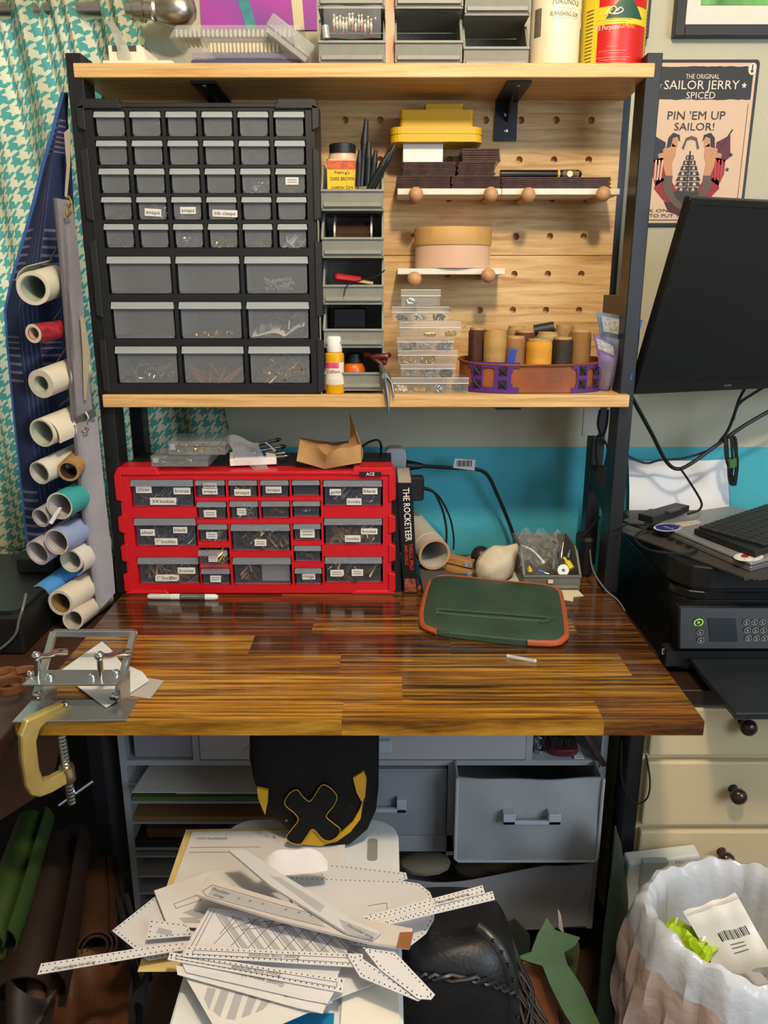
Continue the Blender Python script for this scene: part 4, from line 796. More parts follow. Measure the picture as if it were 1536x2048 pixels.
B().obox(((x0+x1)/2, 1.545, ZR+.0077), (x1-x0, .07, .014), M).o('base', WHITE, cb_, bev=.001); B().obox(((x0+x1)/2-.006, 1.547, ZR+.0155), ((x1-x0)*.7, .05, .0016), M).o('blue_panel', mt('24407c', .4), cb_)
def bagf(u, v):
    a = A(455+62*u+22*v, 872+10*u+62*v, 1.52-.03*v); return (a.x, a.y-.006*math.sin(u*7+v*4)-.004*math.sin(v*11), a.z+.006*math.sin(u*6))
top(B().sheet(bagf, 12, 12).o('zip_bag', mt('dde2e4', .1, a=.24), smooth=True), 'crumpled clear zip bag draped over the blue-white box', 'plastic bag')
for i, (a, c) in enumerate([((512, 890), (562, 878)), ((520, 902), (572, 892)), ((515, 912), (575, 905)), ((508, 905), (560, 925)), ((530, 884), (556, 905)), ((535, 915), (578, 912))]):
    pa, pb = A(*a, 1.60-.012*i), A(*c, 1.61-.014*i); t = thing('steel_punch', ['topmost steel punch in the tool bundle on red cabinet', 'second steel punch from top of the bundle', 'steel punch crossing middle of the bundle', 'steel punch pointing down towards the paper bag', 'short steep steel punch in the bundle', 'lowest steel punch beside the paper bag'][i], 'punch', pa, 'bundle of steel punches')
    B().tube([pa, pa+(pb-pa)*.8], .0035, 8).o('shank', STEEL, t, smooth=True); B().tube([pa+(pb-pa)*.8, pa+(pb-pa)*.86, pb], [.0048, .0048, .002], 8).o('tip', DARKST, t, smooth=True)
# paper bag
KB = mt('b28a58', .85, n=(24, .12), b=(60, .5))
bg_ = thing('paper_bag', 'crumpled brown paper bag on right end of red cabinet', 'paper bag', A(658, 935, 1.5))
pb = [A(593, 922, 1.49), A(650, 938, 1.487), A(722, 925, 1.49)]; pm = [A(600, 880, 1.51), A(655, 908, 1.478), A(722, 888, 1.50)]; pk = [A(600, 875, 1.59), A(665, 885, 1.60), A(715, 880, 1.60)]
def q3(P, u): return P[0]*(1-u)*(1-2*u)+P[1]*4*u*(1-u)+P[2]*u*(2*u-1) if False else (P[0].lerp(P[1], u*2) if u < .5 else P[1].lerp(P[2], u*2-1))
def pbag(u, v):
    a = q3(pb, u).lerp(q3(pm, u), v*2) if v < .5 else q3(pm, u).lerp(q3(pk, u), v*2-1)
    k = math.sin(v*PI)*math.sin(u*PI); return a+Vector((0, -.004*math.sin(u*11+v*5)*k-.006*k, .004*math.sin(u*17-v*7)*k+.003*k))
bag_ = B().sheet(pbag, 16, 10, .0012).o('body', KB, bg_, smooth=True, ang=18)
fl = [A(722, 926, 1.492), A(692, 905, 1.53), A(703, 826, 1.56), A(722, 880, 1.50)]
B().sheet(lambda u, v: fl[0].lerp(fl[1], u).lerp(fl[3].lerp(fl[2], u), v)+Vector((.004*math.sin(v*4), 0, 0)), 5, 8, .001).o('flap', KB, bg_, smooth=True)
# ================================================================ ON THE DESKTOP
a, c = D(296, 1193, ZD+.006), D(436, 1194, ZD+.006)
t = thing('marker_pen', 'white marker pen lying in front of the red cabinet', 'pen', a-Vector((0, 0, .006))); d = c-a
B().tube([a, a+d*.03, a+d*.33], [.004, .0055, .0055], 12).o('cap', mt('c9cbc8', .4), t, smooth=True); B().tube([a+d*.33, a+d*.96, c], [.006, .006, .0035], 12).o('barrel', mt('dad8d2', .4), t, smooth=True)
B().tube([a+d*.46, a+d*.82], .0061, 12).o('black_band', mt('5a5a58', .5), t, smooth=True); txt('ARTISTRO', a+d*.6+Vector((0, -.0058, .0025)), d, Vector((0, -.4, .9)), .005, WHITE, t)
# book
bk = thing('book', 'black paperback with white spine title beside red cabinet', 'book', (.06, 1.55, ZD))
tb0, tb1 = A(795, 962, 1.474), A(825, 966, 1.474); bb0 = Vector((A(808, 1188, 1.474).x, 1.474, ZD+.0008)); wdt = (tb1-tb0).x; bb1 = bb0+Vector((wdt*.93, 0, 0)); Zb = tb1.z
def P4(a, y, z): return (a.x, y, z)
pg = B().hexa([P4(bb0, 1.477, ZD+.002)[:2]+(ZD+.002,), (bb1.x-.0015, 1.477, ZD+.002), (bb1.x-.0015, 1.62, ZD+.002), (bb0.x+.0015, 1.62, ZD+.002), (tb0.x+.0015, 1.477, Zb-.002), (tb1.x-.0015, 1.477, Zb-.002), (tb1.x-.0015, 1.62, Zb-.002), (tb0.x+.0015, 1.62, Zb-.002)])
pg.o('pages', mt('b9b2a4', .8), bk)
BKC = mt('141315', .3)
for k in (0, 1):
    a, c = (bb0, tb0) if k == 0 else (bb1, tb1); o = .0016 if k == 0 else -.0016
    B().hexa([(min(a.x, a.x+o), 1.475, ZD+.0008), (max(a.x, a.x+o), 1.475, ZD+.0008), (max(a.x, a.x+o), 1.622, ZD+.0008), (min(a.x, a.x+o), 1.622, ZD+.0008), (min(c.x, c.x+o), 1.475, Zb), (max(c.x, c.x+o), 1.475, Zb), (max(c.x, c.x+o), 1.622, Zb), (min(c.x, c.x+o), 1.622, Zb)]).o('cover', BKC, bk)
sp_ = B().hexa([(bb0.x, 1.474, ZD+.0008), (bb1.x, 1.474, ZD+.0008), (bb1.x, 1.477, ZD+.0008), (bb0.x, 1.477, ZD+.0008), (tb0.x, 1.474, Zb), (tb1.x, 1.474, Zb), (tb1.x, 1.477, Zb), (tb0.x, 1.477, Zb)]).o('spine', BKC, bk)
up = (bb0-tb0).normalized(); ctr = lambda f, g=.5: (tb0.lerp(bb0, f)).lerp(tb1.lerp(bb1, f), g)-Vector((0, .0003, 0))
txt('THE ROCKETEER', ctr(.285, .52), up, (1, 0, 0), .0125, mt('e2ddd2', .6), sp_, w=.108, bold=.012); txt('THRILLS, SPILLS', ctr(.66, .66), up, (1, 0, 0), .0065, mt('c8322c', .6), sp_, w=.055, bold=.01); txt('AND CHILLS', ctr(.645, .32), up, (1, 0, 0), .0065, mt('c8322c', .6), sp_, w=.042, bold=.01)
pr = [ctr(.86, .12), ctr(.86, .88), ctr(.985, .95), ctr(.985, .05)]; B().prism(pr, (0, -.0004, 0)).o('spine_picture', mt('b2532f', .6, n=(140, .6), h2='4a2a20'), sp_)
top(B().hexa([(A(789, 1180, 1.48).x, 1.486, ZD+.0005), (A(803, 1180, 1.48).x, 1.486, ZD+.0005), (A(803, 1180, 1.48).x, 1.60, ZD+.0005), (A(789, 1180, 1.48).x, 1.60, ZD+.0005), (A(783, 965, 1.48).x, 1.486, .962), (A(793, 965, 1.48).x, 1.486, .962), (A(793, 965, 1.48).x, 1.60, .962), (A(783, 965, 1.48).x, 1.60, .962)]).o('black_folder', mt('161617', .45)), 'slim black folder squeezed between red cabinet and book', 'folder')
# power adapters and cables behind
ad = thing('power_adapter', 'white power strip end standing behind the book', 'power strip', A(798, 940, 1.69)); B().prism([(x, 1.64, z) for x, z in rrect(A(770, 920, 1.64).x, A(812, 920, 1.64).x, .78, A(800, 897, 1.64).z, .012)], (0, .04, 0)).o('body', mt('b9bcc2', .4), ad, bev=.002); B().box(A(812, 930, 1.64).x-.004, A(812, 930, 1.64).x+.001, 1.645, 1.675, .95, 1.0).o('socket_face', mt('8d9096', .4), ad)
def cable(name, lab, pts, r=.0028, m=CABLE, cat='cable', n=6): return top(B().tube(spl([A(*p) for p in pts], n), r, 7).o(name, m, smooth=True), lab, cat)
pc = thing('power_cable', 'thick black power cable with barcode tag running down the teal wall', 'cable', A(1035, 1075, 1.70))
B().tube([A(812, 930, 1.65), A(822, 931, 1.652), A(845, 932, 1.656)], [.011, .0105, .006], 10).o('plug', CABLE, pc, smooth=True)
B().tube(spl([A(845, 932, 1.656), A(905, 936, 1.69), A(950, 938, 1.70), A(975, 950, 1.705), A(995, 990, 1.71), A(1018, 1045, 1.715), A(1033, 1090, 1.71)], 6), .0042, 8).o('cord', CABLE, pc, smooth=True)
tg = B().prism([A(x, y, 1.684) for x, y in ((906, 936), (910, 917), (951, 920), (949, 941))], (0, .0006, 0)).o('barcode_tag', PAPER, pc)
b = B()
for i in range(11): x = 914+i*2.8; b.prism([A(x, 921, 1.6835), A(x+(1.8 if i % 3 else .9), 921, 1.6835), A(x+(1.8 if i % 3 else .9)-.5, 933, 1.6835), A(x-.5, 933, 1.6835)], (0, .0002, 0))
b.o('barcode', INK, tg)
ba = thing('charger_brick', 'black charger brick behind the book with two thin leads', 'charger', A(834, 1000, 1.66)); x0, x1, z0, z1 = R(812, 955, 848, 1003, 1.62); B().box(x0, x1, 1.62, 1.65, z0, z1).o('body', BLACK, ba, bev=.004); B().tube(spl([A(848, 975, 1.63), A(868, 985, 1.64), A(885, 1020, 1.66), A(893, 1060, 1.66), A(892, 1100, 1.65)], 6), .0026, 7).o('lead', CABLE, ba, smooth=True); B().tube(spl([A(848, 978, 1.635), A(875, 990, 1.66), A(898, 1030, 1.68), A(907, 1070, 1.68), A(907, 1100, 1.67)], 6), .0022, 7).o('lead', CABLE, ba, smooth=True)
cable('black_lead', 'thin black lead looping above the red cabinet beside paper bag', [(722, 895, 1.63), (738, 884, 1.63), (755, 880, 1.63), (762, 890, 1.635), (762, 905, 1.65)], .0024)
# pile behind the green pouch
KS = mt('a3733f', .85, n=(30, .2))
def flatpoly(name, lab, cat, px, z, t, mat, group=None, bev=0): return top(B().prism([D(x, y, z) for x, y in px], (0, 0, t)).o(name, mat, bev=bev), lab, cat, group)
flatpoly('kraft_sheet', 'brown kraft paper lying under the cardboard tube', 'paper', [(835, 1180), (850, 1150), (1000, 1088), (1040, 1110), (1000, 1165), (880, 1165)], ZD+.0006, .002, KS)
def gl(u, v): a = D(838+(930-838)*u+10*v, 1150-10*u+35*v, ZD+.012); return (a.x, a.y, ZD+.004+.028*(1-v)*(1-u*.6)+.004*math.sin(u*7))
top(B().sheet(gl, 10, 6, .002).o('grey_leather', mt('4c463f', .6, n=(30, .15)), smooth=True), 'bent dark grey leather offcut in front of the cardboard tube', 'leather')
ct = thing('cardboard_tube', 'grey-white mailing tube pointing at the viewer on kraft paper', 'tube', A(868, 1140, 1.55)); e0, e1 = A(869, 1109, 1.53), A(818, 1046, 1.715)
B().pipe(e0, e1, .0335, .0285, 32).o('tube', mt('b8b2a6', .7, n=(8, .05)), ct, smooth=True); B().lathe([(.0336, 0), (.0342, .001), (.0342, .003), (.0336, .004)], e0.lerp(e1, .18), e1-e0, 32, cap=False).o('tape_band', mt('d6cbb4', .6), ct, smooth=True)
B().lathe([(.0335, 0), (.0285, 0)], e0-(e1-e0).normalized()*.0004, e1-e0, 32, cap=False).o('torn_rim', mt('b08a60', .85), ct)
for i, (x, y) in enumerate([(918, 1121), (916, 1140)]):
    c = A(x, y, 1.575-.01*i); t = thing('wooden_stamp', ['upper wooden stamp block beside the mailing tube', 'lower wooden stamp block beside the mailing tube'][i], 'stamp', c, 'wooden stamp blocks'); M = rot(0, .12, -.35+.05*i)
    B().obox(c, (.064, .022, .014), M).o('block', mt('a9763e', .6, n=(40, .2)), t, bev=.0008); B().obox(c+M.to_3x3()@Vector((.033, -.004, 0)), (.0014, .014, .011), M).o('stamp_face', mt('5f6a74', .5, n=(200, .6)), t); B().obox(c+M.to_3x3()@Vector((.022, -.0113, 0)), (.016, .0006, .010), M).o('picture', mt('8f979c', .5, n=(260, .7)), t)
CLO = mt('c9bda2', .9, n=(60, .06), b=(420, .4))
po = thing('cotton_pouch', 'cream cotton drawstring pouch between stamps and tool bin', 'pouch', A(985, 1160, 1.56)); c0, c1 = A(980, 1138, 1.545), A(1036, 1092, 1.57)
def pou(u, v):
    ax = (c1-c0); q = c0-ax*.42+ax*1.42*v; r = (.035*math.sin(min(1, v*1.25)*PI*.62+.45)**.8)*(1-.72*max(0, v-.62)/.38)*(.15+.85*min(1, v/.16)**.5)
    a = 2*PI*u; side = ax.cross(Vector((0, 1, .2))).normalized(); up_ = side.cross(ax).normalized()
    wv = 1+.05*math.sin(a*5+v*3)+.10*max(0, v-.6)*math.sin(a*9); p = q+side*math.cos(a)*r*wv*1.05+up_*math.sin(a)*r*wv; p.z = max(p.z, ZD+.0042); return p
B().sheet(pou, 32, 22).o('bag', CLO, po, smooth=True); B().tube(spl([c1, A(1046, 1092, 1.55), A(1066, 1102, 1.53), A(1085, 1122, 1.515)], 5), .0022, 6).o('drawstring', mt('d9d2c4', .8), po, smooth=True); B().sph(A(1086, 1124, 1.513), .004, 8, 5).o('knot', mt('d9d2c4', .8), po, smooth=True)
top(B().sph(A(962, 1112, 1.60), .022, 14, 9).o('dark_ball', mt('2a2522', .4), smooth=True), 'dark round object half hidden behind the cotton pouch', 'ball')
flatpoly('white_paper', 'white paper edge peeking under the cotton pouch', 'paper', [(985, 1160), (1040, 1140), (1052, 1172), (1000, 1168)], ZD+.003, .0008, PAPER)
# tool bin on the desk
xa, xb = A(1046, 1170, 1.49).x, A(1160, 1170, 1.49).x
TBY = 1.488; tbn = stack_bin((xa+xb)/2, TBY, ZD+.0006, xb-xa, .15, .076, 'grey stacking bin of loose tools standing on the desktop', None, mt('6f6e66', .5), lipf=.46)
def tbg(u, v): a = A(1038+78*u, 1062+66*v, 1.535-.025*v); return (a.x+.004*math.sin(v*17+u*6), a.y-.012*math.sin(u*11+v*7)*math.sin(v*PI)-.006*math.sin(u*23-v*19), a.z+.008*math.sin(u*13+v*5))
top(B().sheet(tbg, 26, 20).o('zip_bag', mt('f0f4f6', .04, a=.13), smooth=True, ang=20), 'crinkled clear bag stuffed in the desktop tool bin', 'plastic bag')
zt_ = ZD+.004
def tool(name, lab, a, c, r, m, m2=None, f=.6):
    a, c = A(*a), A(*c); t = thing(name, lab, 'tool', a, 'tools in the desktop bin'); B().tube([a, a+(c-a)*f], r, 8).o('handle', m, t, smooth=True); B().tube([a+(c-a)*f, c], r*.45, 8).o('shaft', m2 or STEEL, t, smooth=True)
tool('pen_knife', 'clear barrelled craft knife upright in the tool bin', (1107, 1140, 1.51), (1109, 1082, 1.535), .0055, mt('5a5d5e', .25), DARKST, .75); tool('awl', 'thin dark awl leaning in the tool bin', (1122, 1135, 1.515), (1113, 1065, 1.55), .003, DARKST); tool('steel_probe', 'steel probe crossing the tool bin', (1120, 1130, 1.52), (1127, 1085, 1.55), .0025, STEEL)
tool('yellow_cutter', 'yellow handled cutter in right side of tool bin', (1143, 1138, 1.51), (1128, 1115, 1.53), .007, mt('d2b416', .4), mt('d2b416', .4)); tool('blue_brush', 'small blue clip in the left of the tool bin', (1075, 1140, 1.505), (1098, 1148, 1.505), .003, mt('3a6a9a', .4)); tool('yellow_scrap', 'yellow plastic nub at left front of tool bin', (1060, 1143, 1.50), (1058, 1132, 1.502), .005, mt('d2b416', .4), mt('d2b416', .4)); tool('steel_stamp', 'round steel stamp at back right of tool bin', (1137, 1115, 1.545), (1140, 1100, 1.55), .006, STEEL)
t = thing('wheel_tool', 'white plastic disc at front of the tool bin', 'disc', A(1126, 1140, 1.497)); B().lathe([(.0115, 0), (.0115, .003)], A(1126, 1140, 1.499), (0, -1, .3), 20).o('disc', WHITE, t, smooth=True); B().lathe([(.003, 0), (.003, .0045)], A(1126, 1140, 1.499), (0, -1, .3), 10).o('hub', DARKST, t)
top(B().obox(A(1101, 1163, 1.485), (.010, .003, .007)).o('tape_scrap', mt('cfc6ac', .8)), 'tiny crumpled tape scrap on front of tool bin', 'tape')
flatpoly('paper_scrap', 'cream notched paper scrap in front of the tool bin', 'paper', [(1110, 1180), (1156, 1181), (1167, 1192), (1147, 1194), (1146, 1203), (1120, 1199)], ZD+.0006, .0008, mt('d9cfae', .8))
# green leather pouch
GP = [(866, 1164), (900, 1160), (1000, 1170), (1085, 1178), (1112, 1186), (1122, 1202), (1131, 1268), (1126, 1284), (1100, 1293), (1000, 1287), (900, 1274), (858, 1264), (844, 1250), (848, 1210), (858, 1176)]
def zpo(y): return ZD+.004+.010*max(0, (1230-y)/70)
gp = thing('leather_pouch', 'dark green leather zip pouch with tan edging on desktop', 'pouch', D(985, 1270, ZD)); P = spl([(x, y, 0) for x, y in GP], 4, True); n = len(P)
lo = [D(p.x, p.y, zpo(p.y)-.003) for p in P]; hi = [v+Vector((0, 0, .009)) for v in lo]; cen = sum(lo, Vector())/n
b = B(); rings = [[v for v in lo]]+[[cen.lerp(v, k)+Vector((0, 0, .009+h_)) for v in lo] for k, h_ in ((1, 0), (.96, .002), (.7, .0045), (.35, .005))]
vs = [v for r_ in rings for v in r_]+[cen+Vector((0, 0, .014)), cen]; k = len(rings)
b.add(vs, [(i*n+j, i*n+(j+1) % n, (i+1)*n+(j+1) % n, (i+1)*n+j) for i in range(k-1) for j in range(n)]+[((k-1)*n+j, (k-1)*n+(j+1) % n, k*n) for j in range(n)]+[((j+1) % n, j, k*n+1) for j in range(n)])
GRN = mt('334839', .5, n=(12, .22), b=(300, .12)); b.o('body', GRN, gp, smooth=True)
TAN = mt('a8512e', .5, n=(40, .1)); sel = [i for i in range(n) if not (4*8.6 < i < 4*11.3)]
i0 = 42; path = [lo[(i0+j) % n]+Vector((0, 0, .0055)) for j in range(53)]
B().tube(path, .0058, 8, flat=1).o('edge_binding', TAN, gp, smooth=True)
zs = lambda x, y: D(x, y, zpo(y)+.0125)
za_ = [(872, 1219), (940, 1222), (1020, 1230), (1095, 1240), (1104, 1234)]
B().sheet(lambda u, v: zs(872+226*u, 1217+17*u+10*v), 12, 2, .0008).o('zipper_tape', mt('39513f', .6), gp); B().sheet(lambda u, v: zs(878+214*u, 1220.5+16.5*u+3*v), 12, 1, .0012).o('zipper_teeth', mt('202a22', .5), gp)
st = B()
for i in range(46):
    x = 872+226*i/46
    for o in (0, 10): p = zs(x, 1217+17*i/46+o)+Vector((0, 0, .0006)); st.obox(p, (.0022, .0006, .0005))
sto = st.o('stitching', mt('93a386', .7), gp); sto['kind'] = 'stuff'
st = B()
for i in range(44): x = 880+220*i/44; p = zs(x, 1262+20*i/44)-Vector((0, 0, .002)); st.obox(p, (.0022, .0008, .0006), rot(0, 0, .5))
sto = st.o('hem_stitching', mt('7d9474', .7), gp); sto['kind'] = 'stuff'
B().tube([zs(1082, 1246), zs(1095, 1240), zs(1108, 1235)], .0022, 6).o('zipper_pull', mt('4d5c4a', .4, .5), gp)
a, c = D(1016, 1312, ZD+.0035), D(1070, 1322, ZD+.0035); t = thing('glass_vial', 'tiny clear glass tube lying on the open desktop', 'vial', a-Vector((0, 0, .0035))); B().tube([a, c], .0032, 10).o('tube', mt('e6eef2', .05, a=.3), t, smooth=True)
for p in (a, c): B().sph(p, .0032, 8, 6).o('end_bead', mt('e6eef2', .05, a=.55), t, smooth=True)
# ================================================================ SKIVING JIG AND CLAMP
AL = mt('b9bcbe', .3, .9, b=(500, .05)); CH = mt('cfd2d4', .12, 1)
jg = thing('skiving_jig', 'chrome skiving jig with two levers at desk corner', 'jig', D(140, 1425, ZD))
B().prism([D(x, y, ZD+.0003) for x, y in ((24, 1447), (252, 1443), (277, 1400), (62, 1405))], (0, 0, .0028)).o('base_plate', AL, jg, bev=.0005)
zp = .797; pl4 = [D(x, y, zp) for x, y in ((44, 1373), (234, 1372), (247, 1343), (77, 1343))]; B().prism(pl4, (0, 0, .003)).o('bridge_plate', AL, jg, bev=.0005)
for xq, xw in ((-.487, 'l'), (-.379, 'r')): B().prism([(xq, 1.005, ZD+.0032), (xq, 1.045, ZD+.0032), (xq, 1.055, zp), (xq, 1.008, zp)], (.0055, 0, 0)).o('side_plate', AL, jg)
fr = [D(107, 1266, .825), D(268, 1266, .825)]; lo_ = [Vector((-.481, 1.035, .775)), Vector((-.368, 1.035, .775))]; fr = [Vector((lo_[0].x+.0, 1.145, .822)), Vector((lo_[1].x, 1.145, .822))]
fr = [A(107, 1266, 1.145), A(268, 1266, 1.145)]; lo_ = [A(72, 1392, 1.035), A(237, 1383, 1.035)]
for a, c in ((fr[0], fr[1]), (lo_[0], fr[0]), (lo_[1], fr[1])): B().bar(a, c, .010, .010).o('handle_bar', AL, jg, bev=.001)
for s in (0, 1): B().lathe([(.0048, 0), (.0048, .004), (.003, .006)], fr[1] if s else lo_[1], (1, 0, .1), 12).o('bolt', CH, jg, smooth=True)
for px in (74, 200):
    p0, p1 = A(px+2, 1364, 1.022), A(px-1, 1312, 1.022); B().tube([p0, p1], .0042, 10).o('lever_post', CH, jg, smooth=True); B().sph(p1, .0072, 14, 9).o('lever_knob', CH, jg, smooth=True); B().tube(spl([p1, A(px+18, 1312, 1.05), A(px+38, 1305, 1.08), A(px+58, 1304, 1.095)], 4), [.0045]*8+[.0055]*5, 10).o('lever_arm', CH, jg, smooth=True); B().lathe([(.007, 0), (.007, .004)], p0, (0, 0, 1), 6).o('nut', BRASS, jg)
for px, py in ((100, 1356), (185, 1356), (232, 1348), (62, 1350)): p = D(px, py, zp+.003); B().lathe([(.006, 0), (.0062, .003), (.004, .006), (.001, .0068)], p, n=14).o('cap_screw', CH, jg, smooth=True)
for px, py, Y in ((228, 1391, 1.0), (75, 1389, 1.003), (235, 1393, 1.0)): B().lathe([(.005, 0), (.005, .006), (.0035, .007)], A(px, py, Y), (0, -1, 0), 12).o('side_bolt', CH, jg, smooth=True)
def fp(u, v): a = D(118+142*u-0*v, 1345-60*u*(1-u)*1.6+48*v, ZD+.004); return a
PW = mt('d3d6da', .7, n=(40, .05))
t = thing('folded_paper', 'folded white paper slipped under the jig handle', 'paper', D(200, 1350, ZD))
B().prism([D(x, y, ZD+.010) for x, y in ((120, 1343), (204, 1284), (222, 1300), (245, 1330), (236, 1348))], (0, 0, .0012)).o('paper_leaf', PW, t); B().prism([D(x, y, ZD+.0045) for x, y in ((150, 1370), (252, 1330), (285, 1345), (298, 1362), (242, 1398), (212, 1416))], (0, 0, .0012)).o('paper_leaf', PW, t)
flatpoly('zip_bag', 'small flat zip bag poking out from under the jig', 'plastic bag', [(245, 1390), (295, 1357), (328, 1362), (300, 1398)], ZD+.0015, .0012, mt('cfd0cc', .2, a=.5))
# C clamp: its plane runs from the front left towards the back right
def C3(x, y): return A(x, y, .955+(x-40)/105*.08)
cl = thing('c_clamp', 'brass-plated C clamp gripping the desk corner under the jig', 'clamp', C3(80, 1590))
pol = [(92, 1418), (118, 1407), (144, 1411), (146, 1421), (118, 1429), (92, 1440), (78, 1453), (70, 1480), (76, 1535), (84, 1557), (100, 1553), (120, 1542), (132, 1545), (132, 1564), (100, 1583), (76, 1592), (58, 1589), (47, 1570), (40, 1520), (38, 1470), (50, 1438)]
nv = Vector((.72, -.69, 0)); B().prism([C3(x, y)-nv*.007 for x, y in pol], nv*.014).o('frame', mt('c4ae68', .36, .6, n=(18, .22), b=(60, .1)), cl, bev=.0025)
p0, p1 = C3(122, 1470), C3(144, 1607); m_ = 44
p0.z = ZD-.0245; B().tube([p0.lerp(p1, i/m_) for i in range(m_+1)], [.0068 if i % 2 else .0058 for i in range(m_+1)], 12).o('screw', STEEL, cl); B().lathe([(.0105, 0), (.011, .002), (.011, .026), (.0095, .028)], p0.lerp(p1, .5), p1-p0, 16).o('collar', mt('b9aa80', .3, .9), cl, smooth=True)
B().tube([A(118, 1610, 1.03), A(186, 1562, 1.05)], .0032, 8).o('tommy_bar', STEEL, cl, smooth=True); B().lathe([(.004, 0), (.0055, .001), (.0055, .005), (.003, .007)], D(131, 1410, ZD+.0125), n=12).o('set_screw', CH, cl, smooth=True)
# ================================================================ LEFT SIDE: blanket, organizer, rolls, table
def px_sheet(L, Rr, nv=40):     # interpolate two pixel edges (x,y,Y) along v
    def at(E_, v):
        f = v*(len(E_)-1); i = min(int(f), len(E_)-2); k = f-i; return [E_[i][j]*(1-k)+E_[i+1][j]*k for j in range(3)]
    def fn(u, v): a, c = at(L, v), at(Rr, v); return A(a[0]*(1-u)+c[0]*u, a[1]*(1-u)+c[1]*u, a[2]*(1-u)+c[2]*u)
    return fn
ys_ = [185, 270, 340, 440, 560, 620, 700, 820, 960, 1080, 1160]
Lx = [128, 105, 82, 55, 20, 8, 15, 28, 45, 60, 70]; Rx = [134, 141, 148, 156, 168, 174, 181, 192, 205, 216, 223]
f0 = px_sheet([(x, y, 1.515) for x, y in zip(Lx, ys_)], [(x-3, y, 1.53) for x, y in zip(Rx, ys_)])
def bl(u, v): p = f0(u, v); return p+Vector((0, .012*math.sin(u*9+v*4)*min(1, v*4), 0))
def plaid():
    M = bpy.data.materials.new('material_plaid'); M.use_nodes = True; nt = M.node_tree; N = nt.nodes; L = nt.links; p = N['Principled BSDF']; p.inputs['Roughness'].default_value = .95
    uv = N.new('ShaderNodeUVMap'); sp = N.new('ShaderNodeSeparateXYZ'); L.new(uv.outputs[0], sp.inputs[0])
    def ma(op, a, b):
        n = N.new('ShaderNodeMath'); n.operation = op
        for i, x in enumerate((a, b)):
            if isinstance(x, (int, float)): n.inputs[i].default_value = x
            else: L.new(x, n.inputs[i])
        return n.outputs[0]
    def band(v, k, w, ph=0): return ma('LESS_THAN', ma('FRACT', ma('ADD', ma('MULTIPLY', v, k), ph), 0), w)
    x, y = sp.outputs[0], sp.outputs[1]
    f = ma('MULTIPLY', ma('MULTIPLY', band(y, 72, .32), band(y, 4, .36, .62)), band(x, 2.2, .55, .1)); g = ma('MULTIPLY', ma('MULTIPLY', band(x, 22, .2), band(x, 2.2, .5, .55)), .35)
    tot = ma('MAXIMUM', ma('MULTIPLY', f, .75), g)
    mx = N.new('ShaderNodeMix'); mx.data_type = 'RGBA'; L.new(tot, mx.inputs[0]); mx.inputs[6].default_value = lin('1c2a4e'); mx.inputs[7].default_value = lin('747284'); L.new(mx.outputs[2], p.inputs['Base Color'])
    return M
bt_ = thing('plaid_blanket', 'navy plaid blanket hanging beside the houndstooth curtain', 'blanket', A(120, 1100, 1.5))
o = B().sheet(bl, 24, 60, .004).o('cloth', plaid(), bt_, smooth=True, fixn=False); uvl = o.data.uv_layers.new(name='UVMap')
for lp in o.data.loops: i, j = divmod(lp.vertex_index % (25*61), 61); uvl.data[lp.index].uv = (i/24, 1-j/60)
B().tube([bl(0, i/60)+Vector((-.001, -.002, 0)) for i in range(61)], .0035, 6).o('edge_stitching', mt('3a62a0', .9), bt_, smooth=True)
og = thing('hanging_organizer', 'grey fabric hanging organizer strapped along the left post', 'organizer', A(200, 1215, 1.44)); GF = mt('77747a', .85, n=(14, .12), b=(260, .3)); GF2 = mt('8d8b93', .85, n=(14, .10), b=(260, .3))
f1 = px_sheet([(108, 396, 1.44), (118, 500, 1.44), (133, 680, 1.44), (143, 840, 1.44)], [(143, 402, 1.452), (154, 500, 1.452), (172, 680, 1.452), (187, 828, 1.452)]); B().sheet(lambda u, v: f1(u, v)+Vector((0, -.008*math.sin(u*PI)-.003*math.sin(u*9+v*5), 0)), 8, 20, .002).o('fabric_panel', GF, og, smooth=True)
f2 = px_sheet([(146, 850, 1.436), (158, 980, 1.436), (178, 1120, 1.43), (198, 1222, 1.425)], [(193, 832, 1.452), (208, 980, 1.452), (224, 1120, 1.45), (229, 1185, 1.447)]); B().sheet(lambda u, v: f2(u, v)+Vector((0, -.010*math.sin(u*PI), 0)), 8, 20, .002).o('fabric_panel', GF2, og, smooth=True)
B().prism([A(x, y, 1.432) for x, y in ((138, 842), (186, 818), (192, 832), (146, 852))], (0, .003, 0)).o('band', mt('4c4a4e', .85), og)
for pts in ([(148, 850), (160, 980), (180, 1120), (198, 1222)], [(110, 396), (120, 500), (134, 680), (145, 845)]): B().tube(spl([A(x, y, 1.428) for x, y in pts], 4), .0028, 6).o('piping', mt('5c595e', .85), og, smooth=True)
STM = mt('a09684', .9); B().prism([A(x, y, 1.47) for x, y in ((128, 265), (140, 255), (140, 330), (134, 396), (129, 392), (133, 330))], (0, .0015, 0)).o('strap', STM, og); B().prism([A(x, y, 1.435) for x, y in ((160, 632), (168, 636), (180, 705), (172, 800), (168, 800), (165, 705))], (0, .0015, 0)).o('strap', STM, og)
for px, py, m in ((136, 418, BRASS), (171, 850, STEEL)):
    t_ = B().tube(spl([A(px, py-26, 1.426), A(px+6, py-14, 1.424), A(px+1, py, 1.424), A(px+6, py+8, 1.424), A(px-2, py+14, 1.424), A(px-4, py+4, 1.424)], 5), .0018, 6); t_.o('clip', m, og, smooth=True)
